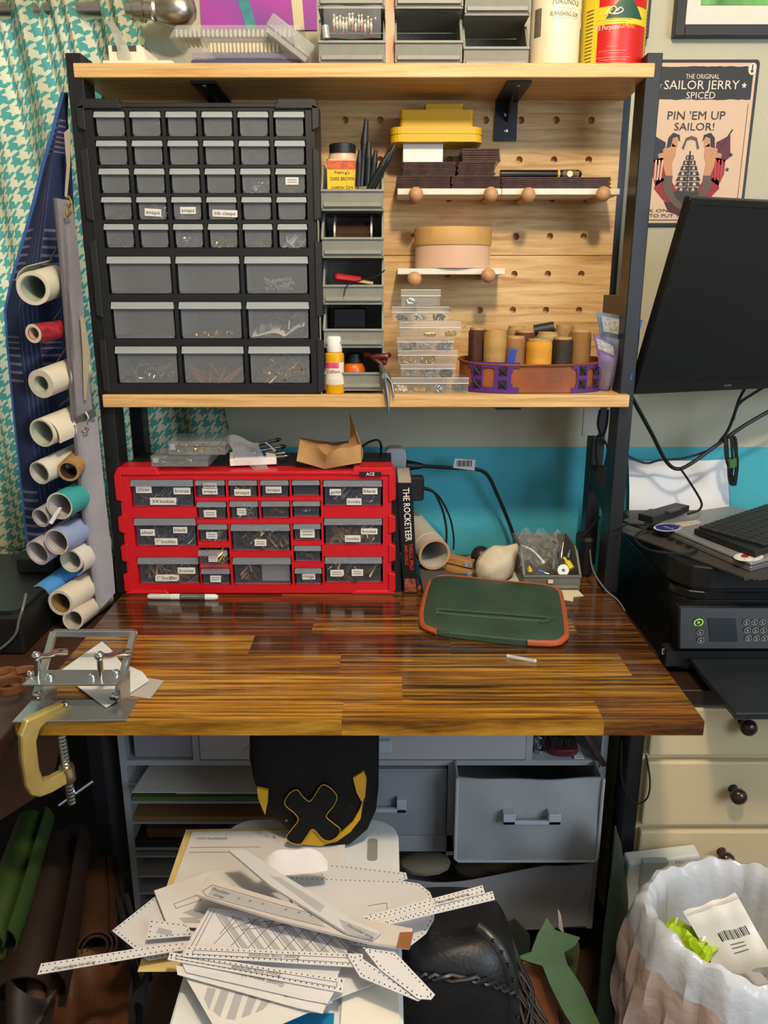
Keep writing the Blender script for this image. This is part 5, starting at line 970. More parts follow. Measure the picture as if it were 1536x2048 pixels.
for i, pts in enumerate([((122, 480), (98, 525)), ((128, 610), (108, 640)), ((136, 690), (110, 730)), ((140, 795), (118, 812)), ((145, 915), (125, 905)), ((142, 1040), (150, 960))]): B().tube([A(*pts[0], 1.445), A(*pts[1], 1.47)], .002, 5).o('pocket_strap', mt('4a4850', .8), og)
RL = [(66, 577, 33, 112, 562, 'd8d4c0', 'a9b09c', .22, 'thick white vinyl roll topmost in the hanging organizer'), (67, 667, 19, 150, 655, 'a02c34', 'b89a80', .34, 'red patterned paper roll second in the organizer'), (82, 768, 29, 160, 738, 'd3cdb8', 'a7ac98', .42, 'cream roll with thick wall below the red one'), (84, 866, 29, 165, 832, 'd6d1bd', 'aab09c', .12, 'cream roll with loose flap, fourth in the organizer'),
  (79, 946, 24, 165, 905, 'cfcabc', 'b0ada6', .10, 'grey-white roll left of the kraft tube'), (137, 942, 22, 175, 905, 'a47d50', '3a2a20', .22, 'kraft cardboard tube beside the grey-white roll'), (81, 1036, 20, 165, 985, 'a9a2a6', 'a5a19c', .10, 'thin greyish roll left of the teal roll'), (119, 1012, 28, 190, 975, '35a0a0', 'b8b2ac', .10, 'teal vinyl roll in the lower organizer'),
  (75, 1106, 27, 160, 1050, 'b8aab4', 'b5acac', .08, 'pinkish clear-wrapped roll left of lavender roll'), (113, 1084, 27, 195, 1040, '8b9cc4', 'b5aca6', .10, 'lavender blue roll in the lower organizer'), (142, 1122, 24, 205, 1085, 'd3cfc4', 'c4c0b4', .12, 'white roll with flap below the lavender one'), (83, 1192, 25, 170, 1130, '4a8fd0', 'b3bab2', .08, 'bright blue roll left of kraft-cored roll'),
  (121, 1206, 27, 205, 1150, 'd6cdb8', '8a6a3a', .22, 'cream roll with kraft core low in the organizer'), (146, 1240, 21, 208, 1195, 'd3cab6', 'bdb3a0', .12, 'lowest small cream roll in the organizer')]
for i, (x, y, r, x2, y2, c1_, c2_, th, lab) in enumerate(RL):
    Y0 = 1.375 if i in (5, 9, 12, 7) else 1.39; Y0 = {5: 1.40, 7: 1.375, 9: 1.37, 12: 1.355, 13: 1.35, 10: 1.39}.get(i, 1.39)
    e0, e1 = A(x, y, Y0), A(x2, y2, 1.50); rr = r*(A(x+1, y, Y0)-e0).x; t = thing('vinyl_roll' if i != 5 else 'cardboard_tube', lab, 'roll', e0-Vector((0, 0, rr)), 'rolls in the hanging organizer')
    m1 = mt(c1_, .4 if i in (1, 6, 8, 11) else .6, n=(90, .55) if i == 1 else (8, .05)); B().pipe(e0, e1, rr, rr*(1-th), 28).o('outer_sheet', m1, t, smooth=True)
    d = (e1-e0).normalized(); B().pipe(e0+d*.001, e1, rr*(1-th)-.0003, rr*(1-th)-.0015, 28).o('inner_sheet', mt(c2_, .7), t, smooth=True)
    B().lathe([(rr*.99, 0), (rr*(1-th), 0)], e0-d*.0004, d, 28, cap=False).o('end_face', mt('cfc8b4', .8) if i != 5 else mt('a47d50', .8), t)
    if i in (0, 3, 10):
        sd = d.cross(Vector((0, 0, 1))).normalized(); up_ = sd.cross(d).normalized(); a0 = {0: .2, 3: 2.2, 10: 3.0}[i]
        def fl_(u, v): a = a0+u*1.5; q = rr*(1.03+.35*u); return e0+d*(.004+.09*v)+(sd*-math.cos(a)+up_*math.sin(a))*q
        B().sheet(fl_, 8, 2, .0008).o('loose_flap', m1, t, smooth=True)
top(B().prism([A(x, y, 1.372) for x, y in ((97, 1045), (117, 1015), (123, 1017), (104, 1049))], (0, .004, 0)).o('paper_tag', WHITE), 'white paper tag sticking out of the teal roll', 'tag')
# black machine and side table
WD = mt('3a2417', .55, n=(14, .3), st=(1, 6, 1)); tbz = .72
sd_ = thing('side_table', 'dark brown side table left of the desk', 'table', (-.75, 1.25, 0)); B().box(-1.1, -.545, .80, 1.70, tbz-.03, tbz).o('table_top', WD, sd_, bev=.002)
for x in (-1.08, -.60):
    for y in (.83, 1.64): B().box(x, x+.04, y, y+.04, 0, tbz-.03).o('leg', WD, sd_)
B().box(-1.1, -.515, 1.50, 1.52, .0, tbz-.03).o('back_panel', mt('0e0c0b', .8), sd_)  # black sheet added to darken the shaded space under the table
mc = thing('black_machine', 'black boxy machine on the side table below the curtain', 'machine', (-.75, 1.4, tbz)); B().box(-1.05, -.628, 1.262, 1.60, tbz+.0005, .792).o('body', mt('141516', .4), mc, bev=.004); B().prism([(x, y, .792) for x, y in rrect(-1.03, -.636, 1.275, 1.58, .02)], (0, 0, .006)).o('lid', mt('1c1e1f', .35), mc); B().box(-.72, -.645, 1.46, 1.56, .7982, .83).o('hinge_block', mt('121314', .4), mc, bev=.003)
top(B().tube(spl([A(52, 1188, 1.30), A(46, 1215, 1.26), A(38, 1240, 1.255), A(30, 1270, 1.255), A(0, 1298, 1.255), A(-30, 1308, 1.25)], 6), .0022, 6).o('grey_lead', mt('6a6c6e', .4), smooth=True), 'thin grey lead hanging down the black machine', 'cable')
top(B().tube(spl([A(-20, 1088, 1.45), A(30, 1100, 1.46), A(62, 1090, 1.50)], 5), .0016, 6).o('black_lead', CABLE), 'thin black lead crossing the bottom of the curtain', 'cable')
LT = mt('6f4326', .6, n=(20, .2)); LT2 = mt('8d6240', .6, n=(20, .2))
for i, (x, y, r, m, lab) in enumerate([(22, 1372, 30, LT, 'coiled brown leather strap on the side table'), (8, 1350, 26, LT2, 'tan leather loop behind the coiled strap'), (45, 1352, 36, LT2, 'light tan leather band under the coils on side table')]):
    c = D(x, y, tbz+.006+.012*(2-i)); rr = r*.00075; b = B(); b.sheet(lambda u, v: (c.x+(rr*(1-.15*u)*math.cos(u*4.2*PI)), c.y+rr*(1-.15*u)*math.sin(u*4.2*PI), c.z-.005+.011*v), 48, 1, .0025); top(b.o('leather_strap', m, smooth=True), lab, 'leather strap', 'straps on the side table')
def drp(u, v): return (-.78+.27*u*(1-.25*v), .93+.30*u-.10*v+.06*math.sin(v*2), tbz+.003-max(0, v-.35)*.34+.004*math.sin(u*8))
top(B().sheet(drp, 14, 14, .003).o('leather_hide', mt('45240f', .55, n=(12, .25)), smooth=True), 'brown leather hide draped over the side table edge', 'leather hide')
# leather rolls below the side table
def spiral(name, lab, e0, e1, r, turns, m, cat='leather roll', t=.003, grp='leather rolls below the side table'):
    d = (e1-e0); dn = d.normalized(); sdv = dn.orthogonal().normalized(); up_ = dn.cross(sdv)
    b = B().sheet(lambda u, v: e0+d*v+(sdv*math.cos(u*turns*2*PI)+up_*math.sin(u*turns*2*PI))*r*(1-.55*u)*(1+.05*math.sin(v*5)), int(26*turns), 6, t); return top(b.o(name, m, smooth=True), lab, cat, grp)
DB = mt('2c1a11', .6, n=(10, .3)); DB2 = mt('3d2616', .6, n=(10, .3)); DB3 = mt('20130d', .6, n=(10, .3))
spiral('leather_roll', 'moss green leather roll leaning at far left', A(-18, 1890, .95), A(66, 1640, 1.20), .04, 1.2, mt('2c4018', .6, n=(10, .2)))
spiral('leather_roll', 'long dark brown leather roll beside the green one', A(52, 1990, .92), A(118, 1690, 1.20), .062, 1.3, DB3)
spiral('leather_roll', 'brown suede roll with visible spiral end', A(192, 1895, 1.02), A(192, 1735, 1.24), .034, 2.6, DB2)
spiral('leather_roll', 'narrow tan leather roll behind the spiral roll', A(230, 1850, 1.10), A(215, 1710, 1.28), .022, 2, DB)
def hd(u, v): p = A(60+200*u, 1905+165*v, 1.02-.14*v); return (p.x, p.y, p.z+.02*math.sin(u*6+v*3)+.012*math.sin(u*13))
top(B().sheet(hd, 16, 12, .004).o('leather_hide', mt('4a2c17', .6, n=(8, .25)), smooth=True), 'large tan hide folded at bottom left corner', 'leather hide')
top(B().sheet(lambda u, v: A(20+90*u, 1960+110*v, .90-.06*v)+Vector((0, -.03*math.sin(u*PI), .02*math.sin(v*3+u*5))), 12, 8, .004).o('leather_hide', DB3, smooth=True), 'dark curled hide scrap at bottom left corner', 'leather hide')
fr_ = thing('folding_frame', 'black folding metal frame leg beside the hides', 'frame', A(270, 2000, 1.0)); B().tube([A(238, 1800, 1.12), A(272, 1960, 1.0), A(280, 2048, .95)], .006, 8).o('tube_leg', BLACK, fr_); B().tube([A(252, 1790, 1.12), A(300, 1960, 1.0)], .005, 8).o('tube_leg', BLACK, fr_); B().prism([A(x, y, .97) for x, y in ((262, 1990), (288, 1965), (290, 2030), (250, 2040))], (0, .02, 0)).o('hinge', mt('4a4c50', .4), fr_)
# ================================================================ RIGHT SIDE: wall things
def wall_frame(px0, py0, px1, py1, bw, lab, pic, mat=.014):
    x0, x1, z0, z1 = R(px0, py0, px1, py1, WY-.02); t = thing('picture_frame', lab, 'picture frame', ((x0+x1)/2, WY-.01, z0))
    for n, a in (('side', (x0, x0+bw, z0, z1)), ('side', (x1-bw, x1, z0, z1)), ('rail', (x0+bw, x1-bw, z0, z0+bw)), ('rail', (x0+bw, x1-bw, z1-bw, z1))): B().box(a[0], a[1], WY-.022, WY-.003, a[2], a[3]).o('frame_'+n, mt('1d1b1a', .4), t, bev=.001)
    B().box(x0+bw, x1-bw, WY-.010, WY-.008, z0+bw, z1-bw).o('mat_board', mt('d9d6cc', .7), t)
    if pic: B().box(x0+bw+pic[0], x1-bw-pic[0], WY-.0115, WY-.0105, z0+bw+pic[1], z1-bw-pic[1]).o('picture', pic[2], t)
wall_frame(1362, -250, 1640, 72, .020, 'black frame with white mat and green print, upper right', (.03, .036, mt('5e9a4e', .6, n=(30, .5))))
wall_frame(1120, -260, 1310, 77, .016, 'black frame mostly hidden behind the cement can', (.02, .02, mt('8a8f80', .6)))
x0, x1, z0, z1 = R(397, -160, 632, 60, WY-.004); t = thing('art_print', 'purple and pink art print on wall behind clear packs', 'art print', ((x0+x1)/2, WY-.003, z0)); B().box(x0, x1, WY-.004, WY-.002, z0, z1).o('sheet', mt('7a4aa8', .6, n=(9, .6), h2='b03aa0'), t); B().prism([(x0+.03, WY-.0046, z1), (x0+.09, WY-.0046, z0), (x0+.11, WY-.0046, z0), (x0+.06, WY-.0046, z1)], (0, .0004, 0)).o('teal_shape', mt('3a8f98', .6, n=(40, .3)), t); B().prism([(x1-.06, WY-.0046, z1), (x1-.045, WY-.0046, z0), (x1-.025, WY-.0046, z0), (x1-.035, WY-.0046, z1)], (0, .0004, 0)).o('cream_shape', mt('d8cba8', .6), t)
# tin sign
PYs = WY-.006; zt, zb = A(1400, 119, PYs).z, A(1400, 452, PYs).z; xc = A(1403, 170, PYs).x; hw = .112; H = zt-zb
ps = thing('tin_sign', 'cream and black tin bar sign on the wall behind the monitor', 'sign', (xc, PYs, zb))
def poly(pts, z_): return [(x, z_, y) for x, y in pts]
def sg(name, pts, m, k, par=ps): return B().prism([(xc+x*hw, PYs-.0004*k, zb+y*H) for x, y in pts], (0, .0003, 0)).o(name, m, par)
PK = mt('d2b49a', .55); SK = mt('1d1a18', .5)
B().prism([(x, PYs, y) for x, y in rrect(xc-hw, xc+hw, zb, zt, .008)], (0, .004, 0)).o('plate', SK, ps); B().prism([(x, PYs-.0004, y) for x, y in rrect(xc-hw+.006, xc+hw-.006, zb+.006, zt-.006, .006)], (0, .0003, 0)).o('cream_field', PK, ps)
sg('thin_border', [(-.87, .035), (.87, .035), (.87, .04), (-.87, .04)], SK, 2); sg('thin_border', [(.865, .04), (.875, .04), (.875, .74), (.865, .74)], SK, 2); sg('thin_border', [(-.875, .04), (-.865, .04), (-.865, .74), (-.875, .74)], SK, 2)
rr_ = random.Random(5); tp = [(-.9+1.8*i/24, .765+.006*rr_.random()) for i in range(25)]; sg('black_banner', tp+[(.9-1.8*i/24, .957+.005*rr_.random()) for i in range(25)], SK, 2)
def st(s, x, y, h, w_, m): txt(s, (xc+x*hw, PYs-.0014, zb+y*H), (1, 0, 0), (0, 0, 1), h*H, m, ps, w=w_*2*hw)
PT = mt('ddd2c4', .6); st('THE ORIGINAL', 0, .900, .028, .30, PT); st('SAILOR JERRY', 0, .85, .052, .67, PT); st('SPICED', 0, .79, .040, .26, PT); st("PIN 'EM UP", -.04, .672, .050, .52, SK); st('SAILOR!', -.06, .606, .046, .36, SK); st('ASK ONE OF OUR SAILORS', -.03, .096, .020, .90, SK); st('TO PUT YOU DOWN', -.12, .064, .020, .62, SK)
def star(x, y, r, m, name='star'): sg(name, [(x+r*(1 if i % 2 == 0 else .42)*math.sin(i*PI/5), y+r*(1 if i % 2 == 0 else .42)*math.cos(i*PI/5)*hw/H*1.0) for i in range(10)], m, 3)
star(-.76, .85, .055, PT); star(.76, .85, .055, PT)
for x, y in ((-.80, .42), (.66, .44), (.62, .35)): star(x, y, .045, SK)
# emblem: two flags, tall ship, two bending figures and tails
RDc = mt('8f2028', .6); NV = mt('22263c', .6); SKN = mt('c08a62', .6); GRY = mt('5d4c40', .6)
_sg = sg
def sg(name, pts, m, k): return _sg(name, [(x*1.0-.09, .075+y*.88) for x, y in pts], m, k)
for s in (-1, 1):
    m_ = lambda p: [(s*x, y) for x, y in p][::s]
    sg('flag', m_([(.46, .40), (.56, .34), (.74, .40), (.70, .55), (.46, .50)]), NV if s < 0 else mt('5a2438', .6), 3); sg('flag_pole', m_([(.44, .40), (.47, .40), (.74, .585), (.72, .59)]), SK, 4)
    sg('flag_tail', m_([(.40, .40), (.66, .38), (.66, .28), (.58, .20), (.42, .24)]), RDc, 3)
    for i in range(3): sg('flag_stripe', m_([(.47+.06*i, .38), (.50+.06*i, .38), (.52+.05*i, .24), (.49+.05*i, .24)]), PK if s < 0 else mt('b4383a', .6), 4)
    sg('wing', m_([(.30, .24), (.56, .26), (.60, .18), (.42, .10), (.18, .06), (.10, .12)]), RDc, 3)
    sg('figure', m_([(.26, .47), (.36, .50), (.50, .45), (.46, .33), (.40, .26), (.28, .26), (.31, .36), (.26, .41)]), SKN, 4); sg('arm', m_([(.40, .44), (.58, .42), (.57, .39), (.38, .40)]), SKN, 5); sg('head', m_([(.24, .47), (.34, .47), (.34, .53), (.24, .53)]), SKN, 4); sg('hair', m_([(.20, .50), (.22, .55), (.34, .565), (.42, .53), (.44, .46), (.36, .47), (.34, .53), (.26, .54)]), SK, 5)
    sg('tail', m_([(.28, .27), (.42, .27), (.46, .20), (.36, .12), (.18, .05), (.06, .03), (.04, .06), (.20, .12), (.28, .19)]), GRY, 5); sg('tail_fin', m_([(.06, .07), (.10, .03), (.02, -.02), (.30, .02), (.40, .09), (.24, .08)]), mt('4a1a20', .6), 4)
for k in range(7):
    y0 = .16+.037*k; w_ = (.22, .25, .24, .21, .17, .13, .08)[k]; sg('sail', [(-w_*.9, y0), (w_, y0), (w_*.85, y0+.03), (-w_*.75, y0+.03)], SK if k % 2 == 0 else mt('3d342e', .6), 4)
    for i in range(3): sg('sail_gap', [(-w_*.6+i*w_*.5, y0+.005), (-w_*.35+i*w_*.5, y0+.005), (-w_*.4+i*w_*.5, y0+.024), (-w_*.55+i*w_*.5, y0+.024)], PK, 5)
sg('hull', [(-.30, .16), (.28, .155), (.20, .10), (-.20, .10)], SK, 4); sg('keel', [(-.18, .10), (.18, .10), (.10, .05), (-.12, .05)], mt('3d342e', .6), 4)
sg('mast', [(-.012, .16), (.012, .16), (.012, .44), (-.012, .44)], SK, 6)
for s in (-1, 1): sg('pearl_arch', [(s*x, y) for x, y in [(.16, .46), (.10, .53), (0, .545), (0, .52), (.08, .51), (.12, .45)]][::s], GRY, 3)
sg = _sg
sg('anchor_badge', [(.87+.07*math.sin(a*PI/8), .945+.07*math.cos(a*PI/8)*hw/H*1.4) for a in range(16)], PT, 4); sg('anchor', [(.86, .97), (.88, .97), (.88, .935), (.91, .94), (.87, .92), (.83, .94), (.86, .935)], SK, 5)
# ---------------------------------------------------------------- monitor, leaning forward and turned right
BL, TL = A(1268, 788, 1.50), A(1384, 396, 1.40); up_ = (TL-BL).normalized(); d = Vector((1, .35, 0)).normalized(); d = (d-up_*d.dot(up_)).normalized(); nrm = d.cross(up_).normalized()
if nrm.y > 0: nrm = -nrm
MW, MH = .55, (TL-BL).length
mo = thing('monitor', 'large black computer monitor tilted beside the shelving unit', 'monitor', BL)
def q(u, v, k): return BL+d*u+up_*v+nrm*k
def mbox(n, u0, u1, v0, v1, k0, k1, m, **kw): return B().hexa([q(u0, v0, k0), q(u1, v0, k0), q(u1, v0, k1), q(u0, v0, k1), q(u0, v1, k0), q(u1, v1, k0), q(u1, v1, k1), q(u0, v1, k1)]).o(n, m, mo, **kw)
BZ = mt('0b0c0d', .45); mbox('back_shell', .0, MW, 0, MH, -.022, -.002, BZ, bev=.003); mbox('side_bezel', 0, .012, .02, MH-.01, -.002, .001, BZ); mbox('side_bezel', MW-.012, MW, .02, MH-.01, -.002, .001, BZ); mbox('top_bezel', 0, MW, MH-.01, MH, -.002, .001, BZ); mbox('chin_bezel', 0, MW, 0, .022, -.002, .0015, mt('141618', .4))
mbox('screen', .012, MW-.012, .022, MH-.01, -.002, -.0005, mt('16191e', .32, sp=.4)); txt('acer', q(.215, .011, .0018), d, up_, .007, mt('7d8288', .4), mo)
mbox('mount_arm', .24, .28, .16, .20, -.15, -.022, BZ)
# ---------------------------------------------------------------- cables on the right wall
cable('monitor_cable', 'thick black cable dropping from monitor to the cable bundle', [(1256, 780, 1.53), (1275, 815, 1.55), (1305, 870, 1.60), (1332, 922, 1.63), (1355, 938, 1.64), (1385, 925, 1.64), (1440, 885, 1.65), (1490, 850, 1.65), (1560, 810, 1.65)], .0042)
cable('monitor_cable', 'black cable coming down from monitor right side', [(1500, 760, 1.60), (1480, 795, 1.62), (1468, 830, 1.63), (1455, 862, 1.64), (1440, 882, 1.645)], .0032); cable('monitor_cable', 'second black cable branching right from monitor', [(1560, 755, 1.62), (1510, 785, 1.62), (1478, 808, 1.625), (1466, 840, 1.632)], .003)
cable('thin_cable', 'thin black cable looping left from bundle to the post', [(1200, 880, 1.62), (1248, 908, 1.66), (1290, 926, 1.67), (1320, 920, 1.67), (1370, 916, 1.66), (1420, 900, 1.655)], .0026); cable('usb_cable', 'thin black cable falling from bundle to the hub', [(1360, 936, 1.64), (1380, 965, 1.60), (1402, 1003, 1.55), (1398, 1020, 1.52), (1376, 1028, 1.50)], .0024)
cw = thing('cable_bundle', 'looped black cable bundle with green tie on the right wall', 'cable bundle', A(1463, 970, 1.64))
for k, (o_, w_) in enumerate(((0, 0), (9, 4), (-3, 10))): B().tube(spl([A(1453+o_, 872, 1.64-.004*k), A(1456+o_, 920, 1.635-.004*k), A(1459+w_, 962, 1.64), A(1468+w_*.3, 966, 1.64), A(1472+w_*.3, 920, 1.637), A(1466+o_*.6, 880, 1.64-.003*k), A(1455+o_, 872, 1.64)], 6), .0028, 7).o('cable_loop', CABLE, cw, smooth=True)
B().tube([A(1463, 917, 1.634), A(1464, 933, 1.634)], .0125, 12, flat=.7).o('green_tie', mt('3a6b34', .7), cw, smooth=True)
for i, pts in enumerate([[(1200, 820, 1.56), (1196, 850, 1.57), (1205, 872, 1.58), (1213, 850, 1.57), (1216, 820, 1.56)], [(1196, 872, 1.60), (1192, 905, 1.62), (1196, 940, 1.63), (1192, 985, 1.62)], [(1197, 868, 1.60), (1215, 893, 1.60), (1210, 930, 1.60), (1195, 970, 1.60)], [(1165, 1075, 1.58), (1185, 1052, 1.575), (1200, 1033, 1.57)]]): cable('thin_cable', ['short cable loop hanging behind right end of lower shelf', 'thin cable between the two right posts', 'cable slanting between the right posts', 'thin cable running to charger beside the right post'][i], pts, .0026)
top(box('tape_wrap', A(1167, 845, 1.64).x, A(1199, 845, 1.64).x, 1.6425, 1.648, A(1180, 870, 1.648).z, 1.124, mt('b3aea2', .6)), 'white wrap around the back right post under the shelf', 'wrap')
ch = thing('charger_brick', 'black charger standing at the desk back right corner', 'charger', A(1185, 1180, 1.56)); x0, x1, z0, z1 = R(1163, 1060, 1200, 1178, 1.565); B().box(x0, min(x1, X0+.472), 1.565, 1.63, ZD+.001, z1-.02).o('body', BLACK, ch, bev=.006)
top(B().tube(spl([A(1180, 1100, 1.55), A(1186, 1140, 1.50), A(1210, 1178, 1.46), A(1235, 1200, 1.44), A(1250, 1222, 1.41)], 6), .0016, 6).o('grey_lead', mt('6a6c6e', .4), smooth=True), 'thin grey lead running over the desk right edge', 'cable')
# ---------------------------------------------------------------- dresser
DX = .458; DCR = mt('c9b892', .5, n=(4, .05), b=(14, .04)); DZT = .665; DY = 1.25
dz = thing('dresser', 'cream painted dresser with dark round knobs under the printer', 'dresser', (.85, 1.5, 0))
B().box(DX, 1.30, DY+.004, 1.72, .04, DZT-.03).o('carcass', DCR, dz, bev=.002); B().box(DX-.003, 1.31, DY-.012, 1.725, DZT-.03, DZT).o('top_board', mt('2b1c14', .5, n=(20, .3)), dz, bev=.002); B().box(DX+.02, 1.28, DY+.02, 1.7, 0, .04).o('plinth', mt('8f8264', .6), dz)
zq = [A(1300, y, DY).z for y in (1380, 1509, 1647, 1800, 1960, 2100)]
for i in range(4):
    z1_, z0_ = (DZT-.036 if i == 0 else zq[i]-.008), zq[i+1]+.004; 
    dw = B().hexa([(DX+.012, DY+.004, z0_), (1.28, DY+.004, z0_), (1.28, DY+.006, z0_), (DX+.012, DY+.006, z0_), (DX+.012, DY+.004, z1_), (1.28, DY+.004, z1_), (1.28, DY+.006, z1_), (DX+.012, DY+.006, z1_)])
    dw = B().box(DX+.014, 1.28, DY-.012, DY+.006, z0_, z1_).o('drawer', DCR, dz, bev=.004, seg=2)
    kz = {0: 1455, 1: 1593, 2: 1720, 3: 1850}[i]; kp = A({0: 1497, 1: 1477, 2: 1453, 3: 1430}[i], kz, DY-.035)
    for kx in (kp.x, kp.x+.38): B().lathe([(.009, 0), (.0065, .006), (.007, .012), (.0135, .018), (.015, .024), (.013, .030), (.006, .034), (.001, .035)], (kx, DY-.012, kp.z), (0, -1, 0), 18).o('knob', mt('2c1d18', .25), dw, smooth=True)
# ---------------------------------------------------------------- printer
PRM = mt('0e0f10', .42, b=(700, .06)); PRG = mt('101113', .25); pz = DZT+.001; PY = 1.30; PX0, PX1 = .520, .96
pr_ = thing('printer', 'black multifunction printer on the cream dresser', 'printer', (.74, 1.45, DZT))
def plan(x0, y0, y1, c, c2=.01): return [(x0+c, y0), (PX1, y0), (PX1, y1), (x0, y1), (x0, y0+c*1.1), (x0+c*.12, y0+c*.62), (x0+c*.45, y0+c*.18)]
B().prism([(x, y, pz) for x, y in plan(PX0+.004, PY+.01, 1.66, .03)], (0, 0, .14)).o('body', PRM, pr_, bev=.002); B().prism([(x, y, pz+.1405) for x, y in plan(PX0, PY+.002, 1.665, .045)], (0, 0, .016)).o('mid_band', PRG, pr_, bev=.002); B().prism([(x, y, pz+.160) for x, y in plan(PX0-.002, PY, 1.67, .055)], (0, 0, .044)).o('scanner_lid', PRM, pr_, bev=.004, seg=2); B().prism([(x, y, pz+.1565) for x, y in plan(PX0+.006, PY+.006, 1.66, .05)], (0, 0, .0035)).o('seam', mt('060606', .6), pr_)
zlid = pz+.204; c = A(1515, 1156, PY-.0005); txt('EPSON', c, (1, 0, 0), (0, 0, 1), .009, mt('8d9092', .4), pr_, w=.045)
cx0 = A(1357, 1258, PY-.02).x; czt, czb = A(1400, 1213, PY-.012).z, A(1400, 1300, PY-.03).z
def cp(x, f, k=0): return Vector((x, PY-.012-.018*(1-f)-k, czb+(czt-czb)*f-k*.3))
cpn = B().hexa([cp(cx0, 0), cp(PX1-.01, 0), (PX1-.01, PY+.01, czb), (cx0, PY+.01, czb), cp(cx0, 1), cp(PX1-.01, 1), (PX1-.01, PY+.01, czt), (cx0, PY+.01, czt)]).o('control_panel', mt('141517', .4, n=(420, .35)), pr_, bev=.003)
def onp(px, py, k=.0006): X_ = A(px, py, PY-.02).x; f_ = (1300-py)/87; return cp(X_, f_, k)
nP = Vector((0, -(czt-czb), -.018)).normalized()
def disc(px, py, rp, m, k, par, name, ring=False): p = onp(px, py, k)+nP*.0014; r = rp*.00092; return B().lathe([(r, 0), (r, .0008)] if not ring else [(r, 0), (r, .0008), (r*.78, .0008), (r*.78, 0)], p, nP, 20, cap=not ring).o(name, m, par)
disc(1397, 1243, 9, mt('7fc832', .4, em=.6), .0012, cpn, 'power_ring', True); bm_ = mt('b9bcbe', .5)
disc(1397, 1243, 3, bm_, .0008, cpn, 'button_icon')
for x, y in [(1398, 1263), (1398, 1279)]+[(1493+16*i, 1243+16*j) for i in range(4) for j in range(3)]:
    if x < 1536: disc(x, y, 6.5, mt('85888a', .5), .0008, cpn, 'button_ring', True); disc(x, y, 1.6, bm_, .0008, cpn, 'button_icon')
s4 = [onp(x, y, .0008) for x, y in ((1417, 1282), (1472, 1282), (1472, 1236), (1417, 1236))]; B().prism(s4, nP*.0008).o('display', mt('151c24', .12), cpn)
B().box(cx0-.01, PX1-.01, PY-.004, PY+.03, pz+.015, pz+.045).o('paper_slot', mt('050505', .7), pr_)
tz = .70; tx = .548; B().box(tx, PX1, 1.10, 1.29, tz-.012, tz).o('output_tray', mt('22262c', .3, n=(12, .1)), pr_, bev=.002); B().box(tx+.06, PX1, 1.10, 1.106, tz-.0115, tz+.001).o('tray_lip', mt('16181b', .4), pr_)
B().obox(A(1330, 1303, PY+.008), (.011, .0006, .011)).o('sticker', mt('b9bab4', .6), pr_); B().obox(A(1330, 1303, PY+.0074), (.0085, .0004, .0085)).o('sticker_centre', mt('3a3c3e', .6), pr_)
# white paper sheet leaning at wall
def wp(u, v): a = A(1257+201*u, 921+8*u*0+122*v, 1.735-.05*v); return a+Vector((0, -.006*math.sin(u*5+v*3)-.004*math.sin(u*11), 0))
top(B().sheet(wp, 14, 8, .0008).o('white_sheet', mt('dfe2e8', .7), smooth=True), 'large white paper leaning on the teal wall behind laptop', 'paper')
# laptop, folder, keyboard
zl = zlid+.006; gr = mt('8b8e93', .35, .6)
flatpoly('grey_folder', 'thin dark grey sleeve under the laptop', 'sleeve', [(1215, 1055), (1300, 1020), (1536, 1035), (1620, 1120), (1560, 1160), (1488, 1157)], zlid+.0008, .003, mt('3c3a39', .5))
lp_ = thing('laptop', 'closed silver laptop with stickers on top of the printer', 'laptop', D(1450, 1100, zl)); LP = [(1288, 1052), (1460, 1026), (1720, 1085), (1500, 1144)]
zl1 = zlid+.0045
B().prism([D(x, y, zl1) for x, y in LP], (0, 0, .009)).o('base', gr, lp_, bev=.001); top_lp = [D(x, y, zl1)+Vector((0, 0, .0102)) for x, y in LP]; B().prism(top_lp, (0, 0, .006)).o('lid', mt('8a8d92', .35, .25), lp_, bev=.0015)
zt_ = zl1+.0165
def lpd(px, py, rx, ry, m, n='sticker', z=.0003): return B().prism([D(px+rx*math.cos(a*PI/10), py+ry*math.sin(a*PI/10), zt_) for a in range(20)], (0, 0, z)).o(n, m, lp_)
lpd(1335, 1055, 28, 8, mt('c8c8d8', .5)); lpd(1335, 1055, 24, 6.6, mt('2a2a78', .5), 'sticker_centre', .0006); txt('SPACE', D(1337, 1056, zt_+.0007), D(1350, 1060, zt_)-D(1337, 1056, zt_), Vector((.3, 1, 0)), .006, mt('d8d8e8', .5), lp_)
B().prism([D(x, y, zt_) for x, y in ((1348, 1046), (1395, 1040), (1404, 1047), (1362, 1055))], (0, 0, .0003)).o('sticker', mt('b7b3a6', .5, n=(300, .5)), lp_); lpd(1497, 1114, 30, 9, mt('d8d8d8', .5, n=(200, .4))); lpd(1490, 1112, 8, 4, mt('a0302a', .5), 'sticker_centre', .0006)
for i, x in enumerate((.18, .26, .34, .43)): p = D(1288+(1500-1288)*x, 1052+92*x, zl1+.0045); B().obox(p+Vector((-.002, -.002, 0)), (.012, .004, .004), rot(0, 0, -.95)).o('port', mt('1a1a1c', .4), lp_)
kb = thing('keyboard', 'black keyboard lying across the closed laptop', 'keyboard', D(1480, 1060, zt_)); k0, k1, k2 = D(1388, 1057, zt_+.012), D(1536, 1008, zt_+.012), D(1512, 1104, zt_+.012)
e1_, e2_ = (k1-k0).normalized(), (k2-k0); e2_ = (e2_-e1_*e2_.dot(e1_)); KW = .42; e2n = e2_.normalized(); KD = e2_.length
e1_, e2n = (k1-k0).normalized(), (k2-k0).normalized(); KD = (k2-k0).length
